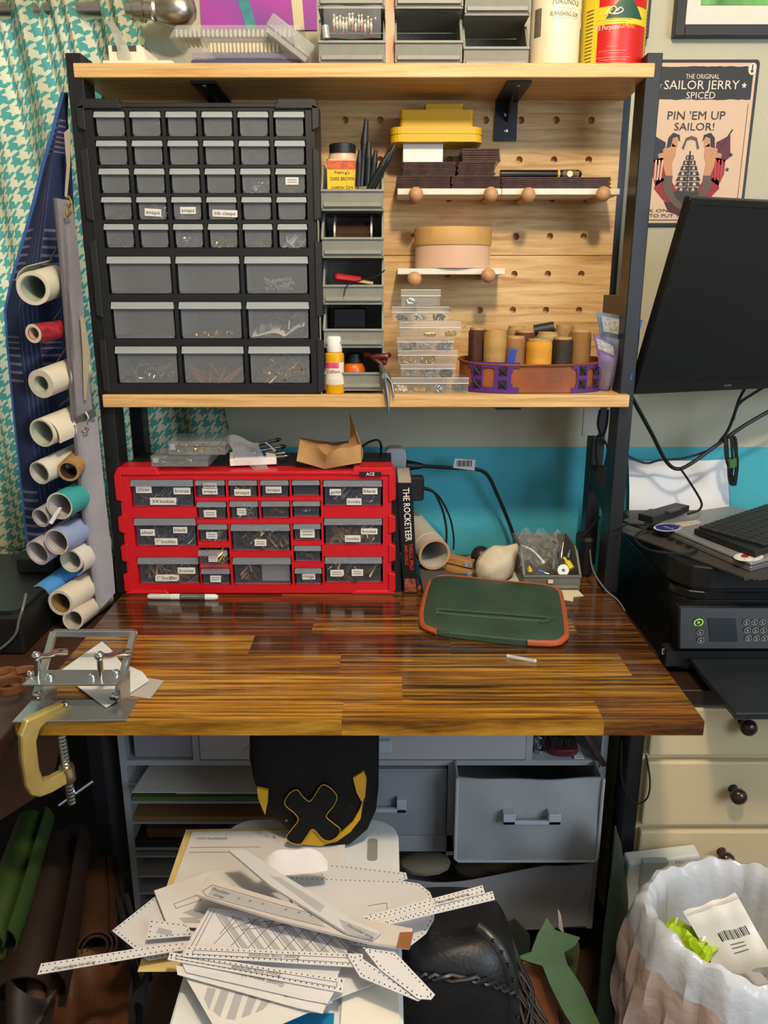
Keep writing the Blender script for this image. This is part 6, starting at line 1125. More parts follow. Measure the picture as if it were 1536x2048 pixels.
# long side runs k0 -> k2, short side k0 -> k1
def kq(a, c, z): return k0+e2n*a+e1_*c+Vector((0, 0, z))
KS_ = .125; B().hexa([kq(0, 0, -.011), kq(KD*1.0, 0, -.011), kq(KD, KS_*2.6, -.011), kq(0, KS_*2.6, -.011), kq(0, 0, 0), kq(KD, 0, 0), kq(KD, KS_*2.6, 0), kq(0, KS_*2.6, 0)]).o('base', mt('17181a', .4), kb, bev=.0015)
KM = mt('222427', .5); nr = max(4, int(KD/.0185)); pit = KD*.94/nr; kme = None
for i in range(nr):
    for j in range(16):
        p = kq(KD*.03+pit*(i+.5), .010+.0187*(j+.5)+(.004*i), .0022); ob_k = None
        if kme is None: ob_k = B().obox((0, 0, 0), (pit*.86, .0162, .0042), Matrix.Identity(4)).o('key', KM, kb, bev=.0008); kme = ob_k.data
        else: ob_k = bpy.data.objects.new('key', kme); link(ob_k, kb)
        M3 = Matrix((e2n, e1_, Vector((0, 0, 1)))).transposed().to_4x4(); ob_k.matrix_basis = Matrix.Translation(p)@M3
hu = thing('usb_hub', 'black hub with plugs at the back edge of laptop', 'hub', D(1330, 1040, zlid+.01)); B().prism([D(x, y, zlid+.024) for x, y in ((1275, 1040), (1350, 1018), (1378, 1024), (1305, 1048))], (0, 0, .014)).o('body', mt('1b1c1e', .35), hu, bev=.001); B().prism([D(x, y, zlid+.0385) for x, y in ((1330, 1024), (1352, 1017), (1362, 1020), (1340, 1027))], (0, 0, .003)).o('white_edge', mt('3a3c40', .3), hu)
top(B().tube(spl([D(1240, 1040, zlid+.02), D(1280, 1055, zlid+.02), D(1300, 1050, zlid+.024), D(1270, 1075, zlid+.008), D(1300, 1100, zlid+.008), D(1370, 1108, zlid+.010), D(1395, 1100, zlid+.010)], 7), .0024, 6).o('charging_cable', CABLE, smooth=True), 'black charging cable looping into the laptop side', 'cable')
top(B().tube(spl([D(1232, 1075, zlid+.006), D(1250, 1050, zlid+.02), D(1290, 1050, zlid+.024), D(1320, 1045, zlid+.03)], 7), .002, 6).o('hub_cable', CABLE, smooth=True), 'thin black cable lying on the printer left of the hub', 'cable')
top(B().tube(spl([A(1243, 1480, 1.245), A(1243, 1550, 1.24), A(1255, 1590, 1.235), A(1275, 1607, 1.232), A(1295, 1595, 1.232), A(1300, 1560, 1.232), A(1292, 1510, 1.236)], 6), .0016, 6).o('looped_lead', CABLE, smooth=True), 'thin black lead looping in front of the dresser edge', 'cable')
# ================================================================ BELOW THE DESK: organizer
OY = 1.30; OX0, OX1 = -.496, .418; LAM = mt('a9aaac', .5); q_ = .012
zb_ = .10; zt2 = .64
un = thing('craft_organizer', 'light grey craft organizer with paper slots and drawers under desk', 'organizer', ((OX0+OX1)/2, OY+.15, 0))
zz = lambda y: A(768, y, OY).z
xx = lambda x, y: A(x, y, OY).x
B().box(OX0, OX0+q_, OY, OY+.32, 0, zt2).o('side_panel', LAM, un); B().box(OX1-q_, OX1, OY, OY+.32, zb_, zt2).o('side_panel', LAM, un); B().box(OX0+q_, OX1-q_, OY+.315, OY+.32, zb_, zt2).o('back_panel', mt('77787a', .6), un); B().box(OX0+q_, OX1-q_, OY, OY+.32, zt2-.012, zt2).o('top_panel', LAM, un)
B().box(OX0+q_, OX1-q_, OY+.002, OY+.315, zz(1532), zz(1522)).o('shelf', LAM, un); B().box(xx(384, 1490), xx(397, 1490), OY+.002, OY+.315, zz(1522), zt2-.012).o('divider', LAM, un); B().box(xx(1053, 1490), xx(1066, 1490), OY+.002, OY+.315, zz(1522), zt2-.012).o('divider', LAM, un)
xd1, xd2 = xx(640, 1620), xx(895, 1600); B().box(xd1-.012, xd1, OY+.002, OY+.315, zb_, zz(1532)).o('divider', LAM, un); B().box(xd2, xx(911, 1600), OY+.002, OY+.315, zz(1712), zz(1532)).o('divider', LAM, un); B().box(xd1, OX1-q_, OY+.002, OY+.315, zz(1704), zz(1672)).o('shelf', LAM, un); B().box(xd1, OX1-q_, OY+.002, OY+.3, zb_, zb_+.012).o('bottom_panel', LAM, un)
slots = [1567, 1604, 1645, 1697, 1712, 1752, 1786, 1815]
for y in slots: B().box(OX0+q_, xd1-.012, OY+.001, OY+.31, zz(y)-.004, zz(y)).o('paper_shelf', LAM, un)
HD = mt('b9c2cc', .3)
dw = box('drawer', xx(400, 1490), xx(1051, 1490), OY-.004, OY+.29, zz(1517), zt2-.02, mt('b4b3b4', .5), un, bev=.001); x0, x1, z0, z1 = R(758, 1482, 783, 1506, OY-.012); B().box(x0-.06, x1, OY-.014, OY-.004, z0, z1).o('handle', HD, dw, bev=.002)
x0, x1, z0, z1 = R(690, 1538, 893, 1671, OY); dw = box('drawer', xd1+.001, x1, OY-.002, OY+.29, z0, z1, mt('8f9196', .6), un, bev=.002); B().prism([(x, OY-.004, y) for x, y in rrect(xd1+.02, x1-.006, z0+.006, z1-.004, .006)], (0, .002, 0)).o('front_panel', mt('96989d', .6), dw)
hx0, hx1, hz0, hz1 = R(700, 1588, 812, 1613, OY); B().box(hx0, hx1, OY-.020, OY-.012, hz0, hz0+.008).o('handle', HD, dw, bev=.001); B().box(hx1-.018, hx1, OY-.020, OY-.004, hz0, hz1).o('handle_post', HD, dw, bev=.001)
# fabric drawers
FBR = mt('a3a4a6', .8, n=(12, .05), b=(500, .2))
fd = thing('fabric_bin', 'light grey fabric bin pulled out at right of organizer', 'bin', A(1060, 1720, OY-.05)); YF = OY-.055; x0, x1, z0, z1 = R(912, 1556, 1200, 1720, YF)
x1 = min(x1, OX1-q_-.002+.0)
def fdr(u, v): return (x0+(x1-x0)*u, YF-.006*math.sin(u*PI)*math.sin(v*PI)-.002*math.sin(u*13+v*6), z0+(z1-z0)*v+.006*math.sin(u*PI)*(-v*.7))
B().sheet(fdr, 16, 12, .004).o('front_panel', FBR, fd, smooth=True); B().box(x0, x0+.003, YF+.004, OY+.2, z0, z1).o('side_panel', FBR, fd); B().box(x1-.003, x1, YF+.004, OY+.2, z0, z1).o('side_panel', FBR, fd); B().box(x0, x1, YF+.004, OY+.2, z0, z0+.003).o('base', FBR, fd); B().tube([(x0, YF-.002, z1), (x0, YF-.003, z0+.006), (x0+.006, YF-.003, z0), (x1-.006, YF-.003, z0), (x1, YF-.003, z0+.006), (x1, YF-.002, z1)], .003, 6).o('piping', mt('b9babc', .7), fd, smooth=True)
hx0, hx1, hz0, hz1 = R(1006, 1627, 1121, 1651, YF-.02); B().box(hx0, hx1, YF-.024, YF-.018, hz0+.004, hz0+.011).o('handle', HD, fd, bev=.001)
for xa in (hx0, hx1-.022): B().box(xa, xa+.022, YF-.024, YF-.004, hz0+.004, hz1).o('handle_post', HD, fd, bev=.001)
lb_ = thing('fabric_bin', 'sagging grey fabric bin at the bottom of organizer', 'bin', A(1000, 1850, OY)); x0, x1, z0, z1 = R(700, 1735, 1180, 1850, OY-.01)
def lbf(u, v): return (x0+(x1-x0)*u, OY-.012-.020*math.sin(u*PI)*math.sin(v*PI*.8+.2)-.004*math.sin(u*11+v*4), zb_+.014+(z1-zb_-.014)*v*(1-.20*math.sin(min(1, u*1.25)*PI)*v)+.012*v*u)
B().sheet(lbf, 20, 12, .003).o('front_panel', mt('a9aaac', .75, n=(10, .06), b=(160, .3)), lb_, smooth=True); B().box(x1-.003, x1, OY-.01, OY+.2, zb_+.014, z1).o('side_panel', FBR, lb_); B().box(x0, x1, OY-.008, OY+.2, zb_+.0125, zb_+.015).o('base', FBR, lb_)
for i, (px, py) in enumerate([(850, 1725), (960, 1735), (1010, 1728)]): p = A(px, py, OY+.06); top(B().sph(p, .045, 12, 7, (1.2, .8, .35)).o('fabric_bundle', mt(['b0a184', '6a5a48', '7d6c55'][i], .85), smooth=True), ['pale folded fabric at left in the lower bin', 'dark brown bundle in middle of the lower bin', 'tan bundle at right in the lower bin'][i], 'fabric', 'things in the lower fabric bin')
# contents of the slots
top(box('paper_ream', xx(264, 1490), xx(381, 1490), OY+.01, OY+.25, zz(1521)+.0005, zt2-.03, mt('9b98a0', .7, n=(1, .02), b=(300, .4), st=(1, 1, 30)), bev=.001), 'stack of white paper in upper left cubby of organizer', 'paper stack')
for i, (y, c, t, a, b_, lab) in enumerate([(1567, 'cfcabd', .0015, 305, 600, 'top white envelope sticking out of the paper slot'), (1567, 'b9b3a6', .004, 318, 590, 'beige folder under the envelope in top slot'), (1604, '5f7035', .008, 262, 600, 'olive green paper in second slot'), (1604, 'b9baae', .003, 350, 600, 'pale sheets on the green paper'), (1645, '94714e', .010, 265, 600, 'brown kraft paper in third slot'), (1697, '5a3c28', .020, 292, 430, 'rust brown leather piece in fourth slot'), (1697, '1b1b1c', .016, 262, 440, 'black sheets in fourth slot')]):
    z_ = zz(y)+.0005+(.010 if i == 3 else .011 if i == 0 else .017 if i == 5 else 0); x0, x1 = xx(a, y-12), min(xx(b_, y-12), xd1-.014)
    if i in (0,): o = B().prism([(x0-.025, OY-.045, z_), (x1, OY-.045, z_), (x1, OY+.2, z_+.004), (x0, OY+.2, z_+.004)], (0, 0, t))
    else: o = B().box(x0, x1, OY+.004+(i % 2)*.006, OY+.22, z_, z_+t)
    top(o.o('paper_sheet', mt(c, .8)), lab, 'paper', 'papers in the organizer slots')
# cubby things
br = thing('shoe_brush', 'wooden shoe brush with dark bristles in right cubby', 'brush', A(1130, 1520, OY+.03)); x0, x1, z0, z1 = R(1097, 1485, 1158, 1524, OY+.02); zc = zz(1521); B().prism([(x, y, zc+.0006) for x, y in rrect(x0, x1, OY+.01, OY+.07, .02)], (0, 0, .014)).o('back', mt('5c2226', .4), br, bev=.002)
b = B(); rnd = random.Random(2)
for i in range(260): x, y = rnd.uniform(x0+.006, x1-.006), rnd.uniform(OY+.016, OY+.062); b.tube([(x, y, zc+.014), (x+rnd.uniform(-.006, .006), y+rnd.uniform(-.004, .002), zc+.034+rnd.uniform(-.004, .003))], .0007, 3)
bo = b.o('bristles', mt('4a423a', .8), br); bo['kind'] = 'stuff'
p = A(1078, 1515, OY+.03); top(B().lathe([(.010, 0), (.010, .006), (.005, .008), (.005, .02), (.011, .022), (.011, .028), (.005, .03), (.006, .045), (.009, .047), (.009, .06)], (p.x, OY+.03, zc+.0006), n=16).o('chrome_stand', CH, smooth=True), 'small chrome stand in the right cubby beside brush', 'stand')
top(B().sheet(lambda u, v: A(1165+38*v+10*u, 1470+62*v-2*u, OY-.004+.004*u)+Vector((0, 0, 0)), 2, 8, .004).o('leather_strap', mt('3c1a17', .5), smooth=True), 'dark red leather strap hanging out of right cubby', 'leather strap')
top(box('white_card', xx(1150, 1520), xx(1170, 1520), OY+.004, OY+.06, zc+.0006, zc+.002, WHITE), 'white card under the brush in right cubby', 'card')
# ================================================================ BLACK AND YELLOW BAG hanging from the desk
BY = 1.10
bb_ = thing('backpack', 'black leather bag with yellow trim and stitched X under desk', 'bag', A(640, 1705, BY)); LBK = mt('0a0a0b', .75, n=(20, .15), b=(260, .15), sp=.25); YLW = mt('c1940f', .5, n=(20, .08))
ol = [(498, 1445), (755, 1430), (758, 1500), (757, 1580), (752, 1625), (735, 1663), (700, 1693), (655, 1706), (612, 1694), (565, 1655), (525, 1610), (508, 1570), (498, 1520)]
F = [A(x, y, BY) for x, y in ol]; cn = sum(F, Vector())/len(F); n = len(F)
rg = [[cn.lerp(v, k)+Vector((0, y, 0)) for v in F] for k, y in ((.5, -.010), (.8, -.007), (.95, -.001), (1, .006), (1, .055), (.9, .065))]
b = B(); b.add([v for r in rg for v in r]+[cn+Vector((0, -.011, 0)), cn+Vector((0, .067, 0))], [(i*n+(j+1) % n, i*n+j, (i+1)*n+j, (i+1)*n+(j+1) % n) for i in range(5) for j in range(n)]+[(j, (j+1) % n, 6*n) for j in range(n)]+[(5*n+(j+1) % n, 5*n+j, 6*n+1) for j in range(n)]); b.o('body', LBK, bb_, smooth=True)
def bp(x, y, k=0): return A(x, y, BY-.0125-k)
def bpoly(name, pts, m, k, th=.002): return B().prism([bp(x, y, k) for x, y in pts], (0, th+.004, 0)).o(name, m, bb_)
cc = lambda pts: [(230+x/2.438, 1440+y/2.438) for x, y in pts]
bpoly('yellow_patch', [(514, 1577), (536, 1582), (535, 1605), (530, 1630), (524, 1616), (516, 1596)], YLW, .001); bpoly('yellow_patch', [(706, 1556), (727, 1544), (733, 1560), (730, 1595), (724, 1605), (713, 1585)], YLW, .001)
bpoly('yellow_crescent', [(602, 1688), (615, 1672), (622, 1660), (632, 1660), (645, 1680), (660, 1683), (680, 1668), (705, 1645), (718, 1622), (727, 1600), (721, 1638), (701, 1664), (674, 1683), (640, 1692)], YLW, .0)
XP = spl([(x, y, 0) for x, y in cc([(885, 340), (915, 372), (948, 397), (975, 365), (1008, 318), (1045, 328), (1082, 372), (1065, 420), (1030, 468), (1060, 500), (1098, 532), (1085, 568), (1045, 590), (1010, 578), (965, 533), (935, 565), (905, 605), (860, 600), (835, 575), (855, 540), (893, 490), (875, 455), (828, 412), (845, 365)])], 4, True)
bpoly('cross_patch', [(p.x, p.y) for p in XP], LBK, .0035, .001); B().tube([bp(p.x, p.y, .0045) for p in XP], .0007, 5, closed=True).o('yellow_piping', YLW, bb_)
for px, py in ((540, 1635), (555, 1642), (573, 1640), (704, 1612)): B().lathe([(.0028, 0), (.002, .002)], bp(px, py, -.004), (0, -1, 0), 10).o('rivet', BRASS if px == 573 else mt('3a3a3c', .3, .8), bb_)
B().tube(spl([A(500, 1490, 1.10), A(492, 1498, 1.095), A(487, 1503, 1.095), A(492, 1505, 1.095)], 4), .0014, 6).o('zip_pull', mt('8a7a5a', .3, .8), bb_)
# ================================================================ STOOL with paper patterns
SZ = .45; STW = mt('dfe3e6', .35)
so = thing('step_stool', 'white plastic step stool buried in paper patterns', 'stool', (-.115, .95, 0))
xr_ = D(800, 1760, SZ).x; xl_ = -.27; yb_, yf_ = D(750, 1637, SZ).y, .70
hole = [(.50, .86), (.62, .86)]
sx = lambda u: xl_+(xr_-xl_)*u
ybk = D(760, 1700, SZ).y; slot = (D(735, 1700, SZ).x, D(755, 1700, SZ).x)
out = rrect(xl_, xr_, yf_, yb_, .05, 8)
b = B(); b.prism([(x, y, SZ-.018) for x, y in out], (0, 0, .018)); b.o('seat', STW, so, bev=.004, seg=2)
B().prism([(x, y, SZ-.0175+.018) for x, y in rrect(slot[0], slot[1], D(745, 1722, SZ).y, D(745, 1678, SZ).y, .006)], (0, 0, .0006)).o('grip_slot', mt('8f8d86', .6), so)
B().prism([(x, y, SZ-.06) for x, y in rrect(xl_+.004, xr_-.004, yf_+.004, yb_-.004, .05, 8)], (0, 0, .042)).o('skirt', STW, so)
for sxn in (-1, 1):
    for syn in (-1, 1):
        x = (xl_+.03) if sxn < 0 else (xr_-.03); y = yf_+.04 if syn < 0 else yb_-.04; e = .02
        B().hexa([(x-e+sxn*.02, y-e+syn*.02, 0), (x+e+sxn*.02, y-e+syn*.02, 0), (x+e+sxn*.02, y+e+syn*.02, 0), (x-e+sxn*.02, y+e+syn*.02, 0), (x-e, y-e, SZ-.02), (x+e, y-e, SZ-.02), (x+e, y+e, SZ-.02), (x-e, y+e, SZ-.02)]).o('leg', STW, so, bev=.003)
fx = D(690, 2000, SZ).x; B().prism([(x, y, SZ+.0002) for x, y in rrect(fx-.005, xr_-.004, yf_+.0, D(740, 1965, SZ).y, .03, 6)], (0, 0, .006)).o('raised_corner', mt('e6e2d6', .4), so, bev=.002)
x0, x1 = D(556, 2040, SZ).x, D(668, 2040, SZ).x; B().box(x0, x1, yf_+.02, D(600, 2030, SZ).y, SZ+.0002, SZ+.003).o('blue_panel', mt('1276a6', .4), so)
PAT = [mt('d2d1d5', .8, n=(6, .03)), mt('d5d3d2', .8, n=(6, .03)), mt('cfcfd4', .8, n=(6, .03))]; GINK = mt('6f6e74', .8); GSH = mt('a9a9ad', .8)
pzc = [SZ+.0068]
def paper(lab, px, mat=None, dots=False, th=.0008, lift=.0022, lines=(), texts=(), shade=(), name='paper_pattern', dz=None, polyl=()):
    z = pzc[0]; pzc[0] += lift+th; P = [D(x, y, z) for x, y in px]
    t = thing(name, lab, 'paper pattern', sum(P, Vector())/len(P), 'paper patterns on the stool'); B().prism(P, (0, 0, th)).o('sheet', mat or PAT[0], t); zt = z+th
    for q in shade: B().prism([D(x, y, zt) for x, y in q], (0, 0, .0002)).o('grey_area', GSH, t)
    if dots:
        c = sum(P, Vector())/len(P); b = B()
        for i in range(len(P)):
            a, e = P[i], P[(i+1) % len(P)]; L_ = (e-a).length; k = max(1, int(L_/.0072)); nn = Vector((-(e-a).y, (e-a).x, 0)).normalized(); nn = nn if nn.dot(c-a) > 0 else -nn
            for j in range(k): p = a.lerp(e, (j+.5)/k)+nn*.0035; b.obox((p.x, p.y, zt+.0002), (.0016, .0016, .0003))
        o = b.o('punch_marks', INK, t); o['kind'] = 'stuff'
    def stroke(q, w=.0009):
        b = B()
        for a, e in zip(q, q[1:]):
            a, e = D(*a, zt), D(*e, zt); nn = Vector((-(e-a).y, (e-a).x, 0)); nn = nn.normalized()*w/2 if nn.length else nn; b.prism([a-nn, e-nn, e+nn, a+nn], (0, 0, .0003))
        return b
    for q in lines: stroke(q).o('outline', GINK, t)
    for s, c, r, h in texts:
        c3 = D(*c, zt+.0003); r3 = D(c[0]+r[0], c[1]+r[1], zt)-D(*c, zt); r3.z = 0; u3 = Vector((-r3.y, r3.x, 0)); txt(s, c3, r3, u3, h, mt('55545c', .8), t)
    return t
MAN = mt('d4bd7c', .8)
paper('manila folder at the bottom of the paper pile', [(372, 1660), (640, 1655), (690, 1942), (275, 1944)], MAN, name='manila_folder')
paper('white instruction sheet on manila folder, partly under the bag', [(385, 1664), (690, 1660), (690, 1820), (330, 1815)], PAT[1], texts=[('mini backpack', (425, 1677), (10, 0), .0062)], lines=[[(380, 1695), (520, 1694)], [(378, 1705), (500, 1704)]])
paper('right dotted strip pieces behind the big rounded pattern', [(640, 1728), (690, 1732), (812, 1746), (815, 1758), (780, 1772), (640, 1768)], PAT[2], True)
paper('left pointed pattern with dotted edges', [(224, 1862), (315, 1790), (420, 1830), (430, 1900), (296, 1921)], PAT[0], True)
paper('large rounded flap pattern with dotted edges at right', [(560, 1752), (640, 1756), (800, 1762), (838, 1768), (860, 1785), (870, 1810), (868, 1840), (852, 1868), (820, 1893), (780, 1900), (620, 1880)], PAT[0], True, lines=[[(735, 1812), (773, 1806), (775, 1825), (738, 1830)]])
paper('plain gusset sheet lying under the weave pattern', [(640, 1890), (790, 1905), (790, 1930), (770, 1960), (660, 2003), (560, 1990)], PAT[1], lines=[[(700, 1930), (760, 1940)]])
paper('white sheet with small grey pieces at left of the pile', [(308, 1782), (425, 1742), (500, 1800), (440, 1860), (335, 1852)], PAT[1], lines=[[(348, 1808), (395, 1790), (402, 1800), (352, 1817), (348, 1808)]], shade=[[(365, 1825), (385, 1818), (420, 1828), (400, 1838)], [(358, 1836), (392, 1834), (405, 1846), (368, 1846)]])
paper('small dotted binding piece on the left pointed pattern', [(300, 1840), (375, 1848), (385, 1872), (292, 1880)], PAT[2], True, shade=[[(318, 1855), (345, 1862), (342, 1872), (312, 1866)]])
paper('left flap edge binding strip sticking out over the hides', [(82, 1928), (335, 1888), (420, 1880), (425, 1893), (340, 1905), (75, 1950)], PAT[0], True, texts=[('Flap edge binding', (150, 1931), (10, -1.6), .0052)])
paper('striped gusset sheet at bottom of the pile', [(365, 1945), (560, 1965), (665, 2005), (570, 2046), (500, 2075), (440, 2075)], PAT[1], shade=[[(415, 1975), (432, 1978), (418, 2020), (408, 1998)], [(442, 1980), (458, 1983), (440, 2035), (426, 2022)], [(470, 1985), (486, 1988), (470, 2040), (452, 2038)], [(498, 1990), (515, 1993), (500, 2030), (482, 2036)], [(526, 1996), (545, 2000), (525, 2020), (510, 2026)]])
wl = []; sh = []
for i in range(8): x = 432+i*32; wl.append([(x, 1828+i*4), (x+52, 1905+i*1.2)]); sh.append([(x+4, 1830+i*4), (x+20, 1832+i*4), (x+70, 1903+i), (x+56, 1902+i)])
for i in range(5): wl.append([(440+24*i-30*(i > 2), 1868-10*i+22*(i > 2)), (470+50*i, 1832+4*i)])
for i in range(7): wl.append([(428+i*34, 1888+i*4), (478+i*34, 1836+i*4)])
paper('woven panel pattern with grey diagonal checks', [(418, 1816), (560, 1830), (712, 1858), (672, 1962), (355, 1922)], PAT[0], lines=wl+[[(428, 1822), (380, 1915)], [(422, 1820), (370, 1915)]], shade=sh)
paper('lower gusset weave strip with upside-down lettering', [(352, 1932), (420, 1938), (652, 2012), (645, 2028), (600, 2018), (355, 1950)], PAT[1], texts=[('Gusset weave placement', (520, 1975), (-10, -2.9), .0055)])
paper('upper gusset weave strip with upside-down lettering', [(362, 1920), (440, 1925), (668, 1985), (655, 2008), (610, 2000), (372, 1945)], PAT[0], texts=[('Gusset weave placement', (505, 1955), (-10, -2.5), .0060)])
def zt_strip(lab, p):
    a, b_, c, d_ = [Vector((x, y, 0)) for x, y in p]
    i_ = lambda u, v: tuple((a.lerp(b_, u)).lerp(d_.lerp(c, u), v).xy)
    paper(lab, p, PAT[0], True, lines=[[i_(.04, .32), i_(.96, .32), i_(.96, .68), i_(.04, .68), i_(.04, .32)]], texts=[('Zipper hole template', i_(.5, .5), (a-b_).xy.to_tuple(), .0055)], shade=[])
zt_strip('lower zipper hole template strip', [(340, 1905), (690, 1958), (685, 1986), (335, 1920)]); zt_strip('upper zipper hole template strip', [(375, 1893), (726, 1909), (724, 1936), (368, 1914)])
paper('dotted strip pointing to lower right, under its twin', [(690, 1905), (720, 1915), (845, 1998), (836, 2003), (720, 1955)], PAT[2], True); paper('upper dotted strip pointing to lower right', [(725, 1895), (790, 1905), (870, 1990), (862, 2000), (835, 1998), (760, 1940)], PAT[0], True)
def curl(u, v):
    p = D(520+135*u, 1735-12*u+20*v-0, pzc[0]); k = math.sin(u*PI)**.7; p2 = A(575+70*u, 1693+6*u, p.y+.02); return p.lerp(Vector((p.x, p.y, p.z+.034+.006*math.sin(u*9))), k*(1-v)*.9)
ct_ = thing('paper_pattern', 'pinkish curled pattern sheet rising below the bag', 'paper pattern', D(590, 1750, SZ), 'paper patterns on the stool'); B().sheet(curl, 12, 5, .0008).o('sheet', mt('d6cfd0', .8), ct_, smooth=True)
paper('dotted binding strip with lettering right, lower one', [(745, 1848), (985, 1783), (990, 1800), (752, 1856)], PAT[0], True); paper('dotted binding strip with lettering right, upper one', [(725, 1835), (965, 1771), (970, 1787), (735, 1846)], PAT[1], True, texts=[('Flap edge binding', (905, 1797), (10, -2.7), .0052)])
paper('lower shoulder strap pattern with brown end', [(392, 1793), (412, 1760), (620, 1822), (825, 1862), (818, 1900), (740, 1890), (560, 1845)], mt('c5bdb9', .8), th=.004, lines=[[(425, 1770), (405, 1782), (412, 1792), (560, 1832), (650, 1854)], [(425, 1770), (560, 1810), (655, 1836)]], shade=[[(430, 1774), (560, 1812), (650, 1836), (645, 1852), (560, 1830), (415, 1790)]], texts=[('Shoulder', (442, 1783), (10, 3), .0058), ('strap', (438, 1792), (10, 3), .0058)])
pp = [o for o in COL.objects if o.get('label') == 'lower shoulder strap pattern with brown end'][0]; B().prism([D(x, y, pzc[0]-.0020) for x, y in ((800, 1865), (827, 1864), (820, 1898), (792, 1896))], (0, 0, .0004)).o('brown_end', mt('8a5a32', .7), pp)
for i, x in enumerate((478, 500, 525, 572, 598, 622)): p = D(x, 1797+(x-478)*.235, pzc[0]-.0019); B().tube([(p.x+.0016*math.cos(a*PI/4), p.y+.0016*math.sin(a*PI/4), p.z) for a in range(8)], .0003, 3, closed=True).o('hole_mark', INK, pp)
paper('curved upper shoulder strap pattern crossing the pile', [(458, 1705), (490, 1702), (560, 1750), (650, 1805), (705, 1845), (762, 1868), (745, 1882), (690, 1868), (620, 1825), (540, 1775)], mt('c6c6c9', .8), th=.004, shade=[[(540, 1752), (560, 1755), (650, 1812), (640, 1825)], [(678, 1838), (700, 1846), (755, 1868), (742, 1878), (690, 1862)]], texts=[('Shoulder strap', (722, 1864), (10, 5), .005)])
# ================================================================ BLACK LEATHER BAG, SCRAPS
bx = thing('leather_bag', 'black leather bag with braided seam beside the stool', 'bag', A(910, 2048, .95)); bc = Vector((A(905, 1950, .98).x, 1.02, .20)); LB2 = mt('18181a', .42, n=(30, .12), b=(200, .2))
def sup(u, v, k=0):
    a, e = 2*PI*u, -PI/2+PI*v; f = lambda x, p: math.copysign(abs(x)**p, x); return bc+Vector(((.108+k)*f(math.cos(e), .5)*f(math.cos(a), .6), (.10+k)*f(math.cos(e), .5)*f(math.sin(a), .6), (.20+k)*f(math.sin(e), .6)))
B().sheet(lambda u, v: sup(u, v), 40, 24).o('body', LB2, bx, smooth=True)
pth = [sup(.55+.35*i/30, .62+.12*math.sin(i/30*PI), .004) for i in range(31)]
for s in (0, 1): B().tube([p+Vector((0, -.003*math.cos(i*1.6+s*PI), .005*math.sin(i*1.6+s*PI))) for i, p in enumerate(pth)], .0035, 6).o('braid_strand', mt('232325', .4), bx, smooth=True)
sp_p = [sup(.885, .95-.75*i/24, .003) for i in range(25)]; B().tube(sp_p, .008, 6, flat=.4).o('edge_strap', mt('25272b', .35), bx, smooth=True)
for i in range(2, 22, 2): p = sp_p[i]; B().sph(p+Vector((.003, -.006, 0)), .0028, 8, 5).o('stud', mt('0a0a0a', .3), bx)
GS = mt('4d6644', .55, n=(14, .15), b=(200, .15))
def scrap(name, lab, px, Y, m, tilt=.0, th=.0022): P = [A(x, y, Y+tilt*(y-1900)/200) for x, y in px]; return top(B().prism(P, (0, th, 0)).o(name, m), lab, 'leather scrap', 'leather scraps right of the black bag')
scrap('leather_scrap', 'pale green star-shaped leather offcut', [(1034, 1916), (1062, 1905), (1075, 1870), (1093, 1836), (1112, 1862), (1160, 1876), (1150, 1892), (1128, 1905), (1135, 1930), (1165, 1975), (1205, 2060), (1150, 2060), (1125, 2020), (1100, 1970), (1085, 1932)], 1.05, GS, -.06)
scrap('leather_scrap', 'tan brown leather strip below the green offcut', [(1045, 1925), (1085, 1932), (1105, 1985), (1122, 2060), (1080, 2060), (1060, 1990)], 1.07, mt('7d4a24', .6, n=(14, .15)), -.04); scrap('leather_scrap', 'dark folded scrap with white edge behind green offcut', [(1015, 1845), (1030, 1838), (1060, 1870), (1060, 1930), (1020, 1900)], 1.12, mt('2f3834', .6)); scrap('leather_scrap', 'white edged sheet standing right of green offcut', [(1116, 1818), (1122, 1830), (1128, 1866), (1118, 1858)], 1.10, mt('cfc2b8', .7)); scrap('leather_scrap', 'olive folded scrap with pale edge', [(1128, 1905), (1158, 1886), (1160, 1900), (1152, 1950), (1175, 2010), (1150, 1985)], 1.09, mt('4f5a3c', .6))
rnd = random.Random(11)
for i in range(16):
    x = 1002+rnd.uniform(0, 30); y = 1865+rnd.uniform(0, 60); pts = [A(x, y, 1.06), A(x+18+rnd.uniform(-6, 10), y+50, 1.04), A(x+35+rnd.uniform(-12, 25), y+110, 1.02), A(x+50+rnd.uniform(-20, 45), y+180, .99)]
    top(B().tube(spl(pts, 4), .0028, 5, flat=.5).o('leather_lace', mt(['241c18', '3a2a20', '1a1817'][i % 3], .55)), 'one of the dark leather laces beside the black bag', 'leather lace', 'dark leather laces')
dg = thing('leather_sheet', 'dark green folded leather sheet standing beside the desk leg', 'leather sheet', A(1215, 2048, 1.1)); GD_ = mt('202e27', .5, n=(8, .2), b=(160, .1))
g1 = px_sheet([(1228, 1655, 1.16), (1222, 1740, 1.14), (1205, 1880, 1.10), (1190, 2060, 1.06)], [(1240, 1690, 1.20), (1254, 1800, 1.17), (1246, 1900, 1.14), (1222, 2060, 1.08)]); B().sheet(lambda u, v: g1(u, v)+Vector((0, -.008*math.sin(u*PI), 0)), 8, 14, .003).o('leather_leaf', GD_, dg, smooth=True); g2 = px_sheet([(1226, 1660, 1.17), (1224, 1760, 1.16), (1214, 1900, 1.13)], [(1250, 1760, 1.22), (1258, 1800, 1.20), (1252, 1900, 1.17)]); B().sheet(lambda u, v: g2(u, v)+Vector((.006, .012, 0)), 6, 8, .002).o('leather_leaf', mt('2a6a68', .4), dg, smooth=True)
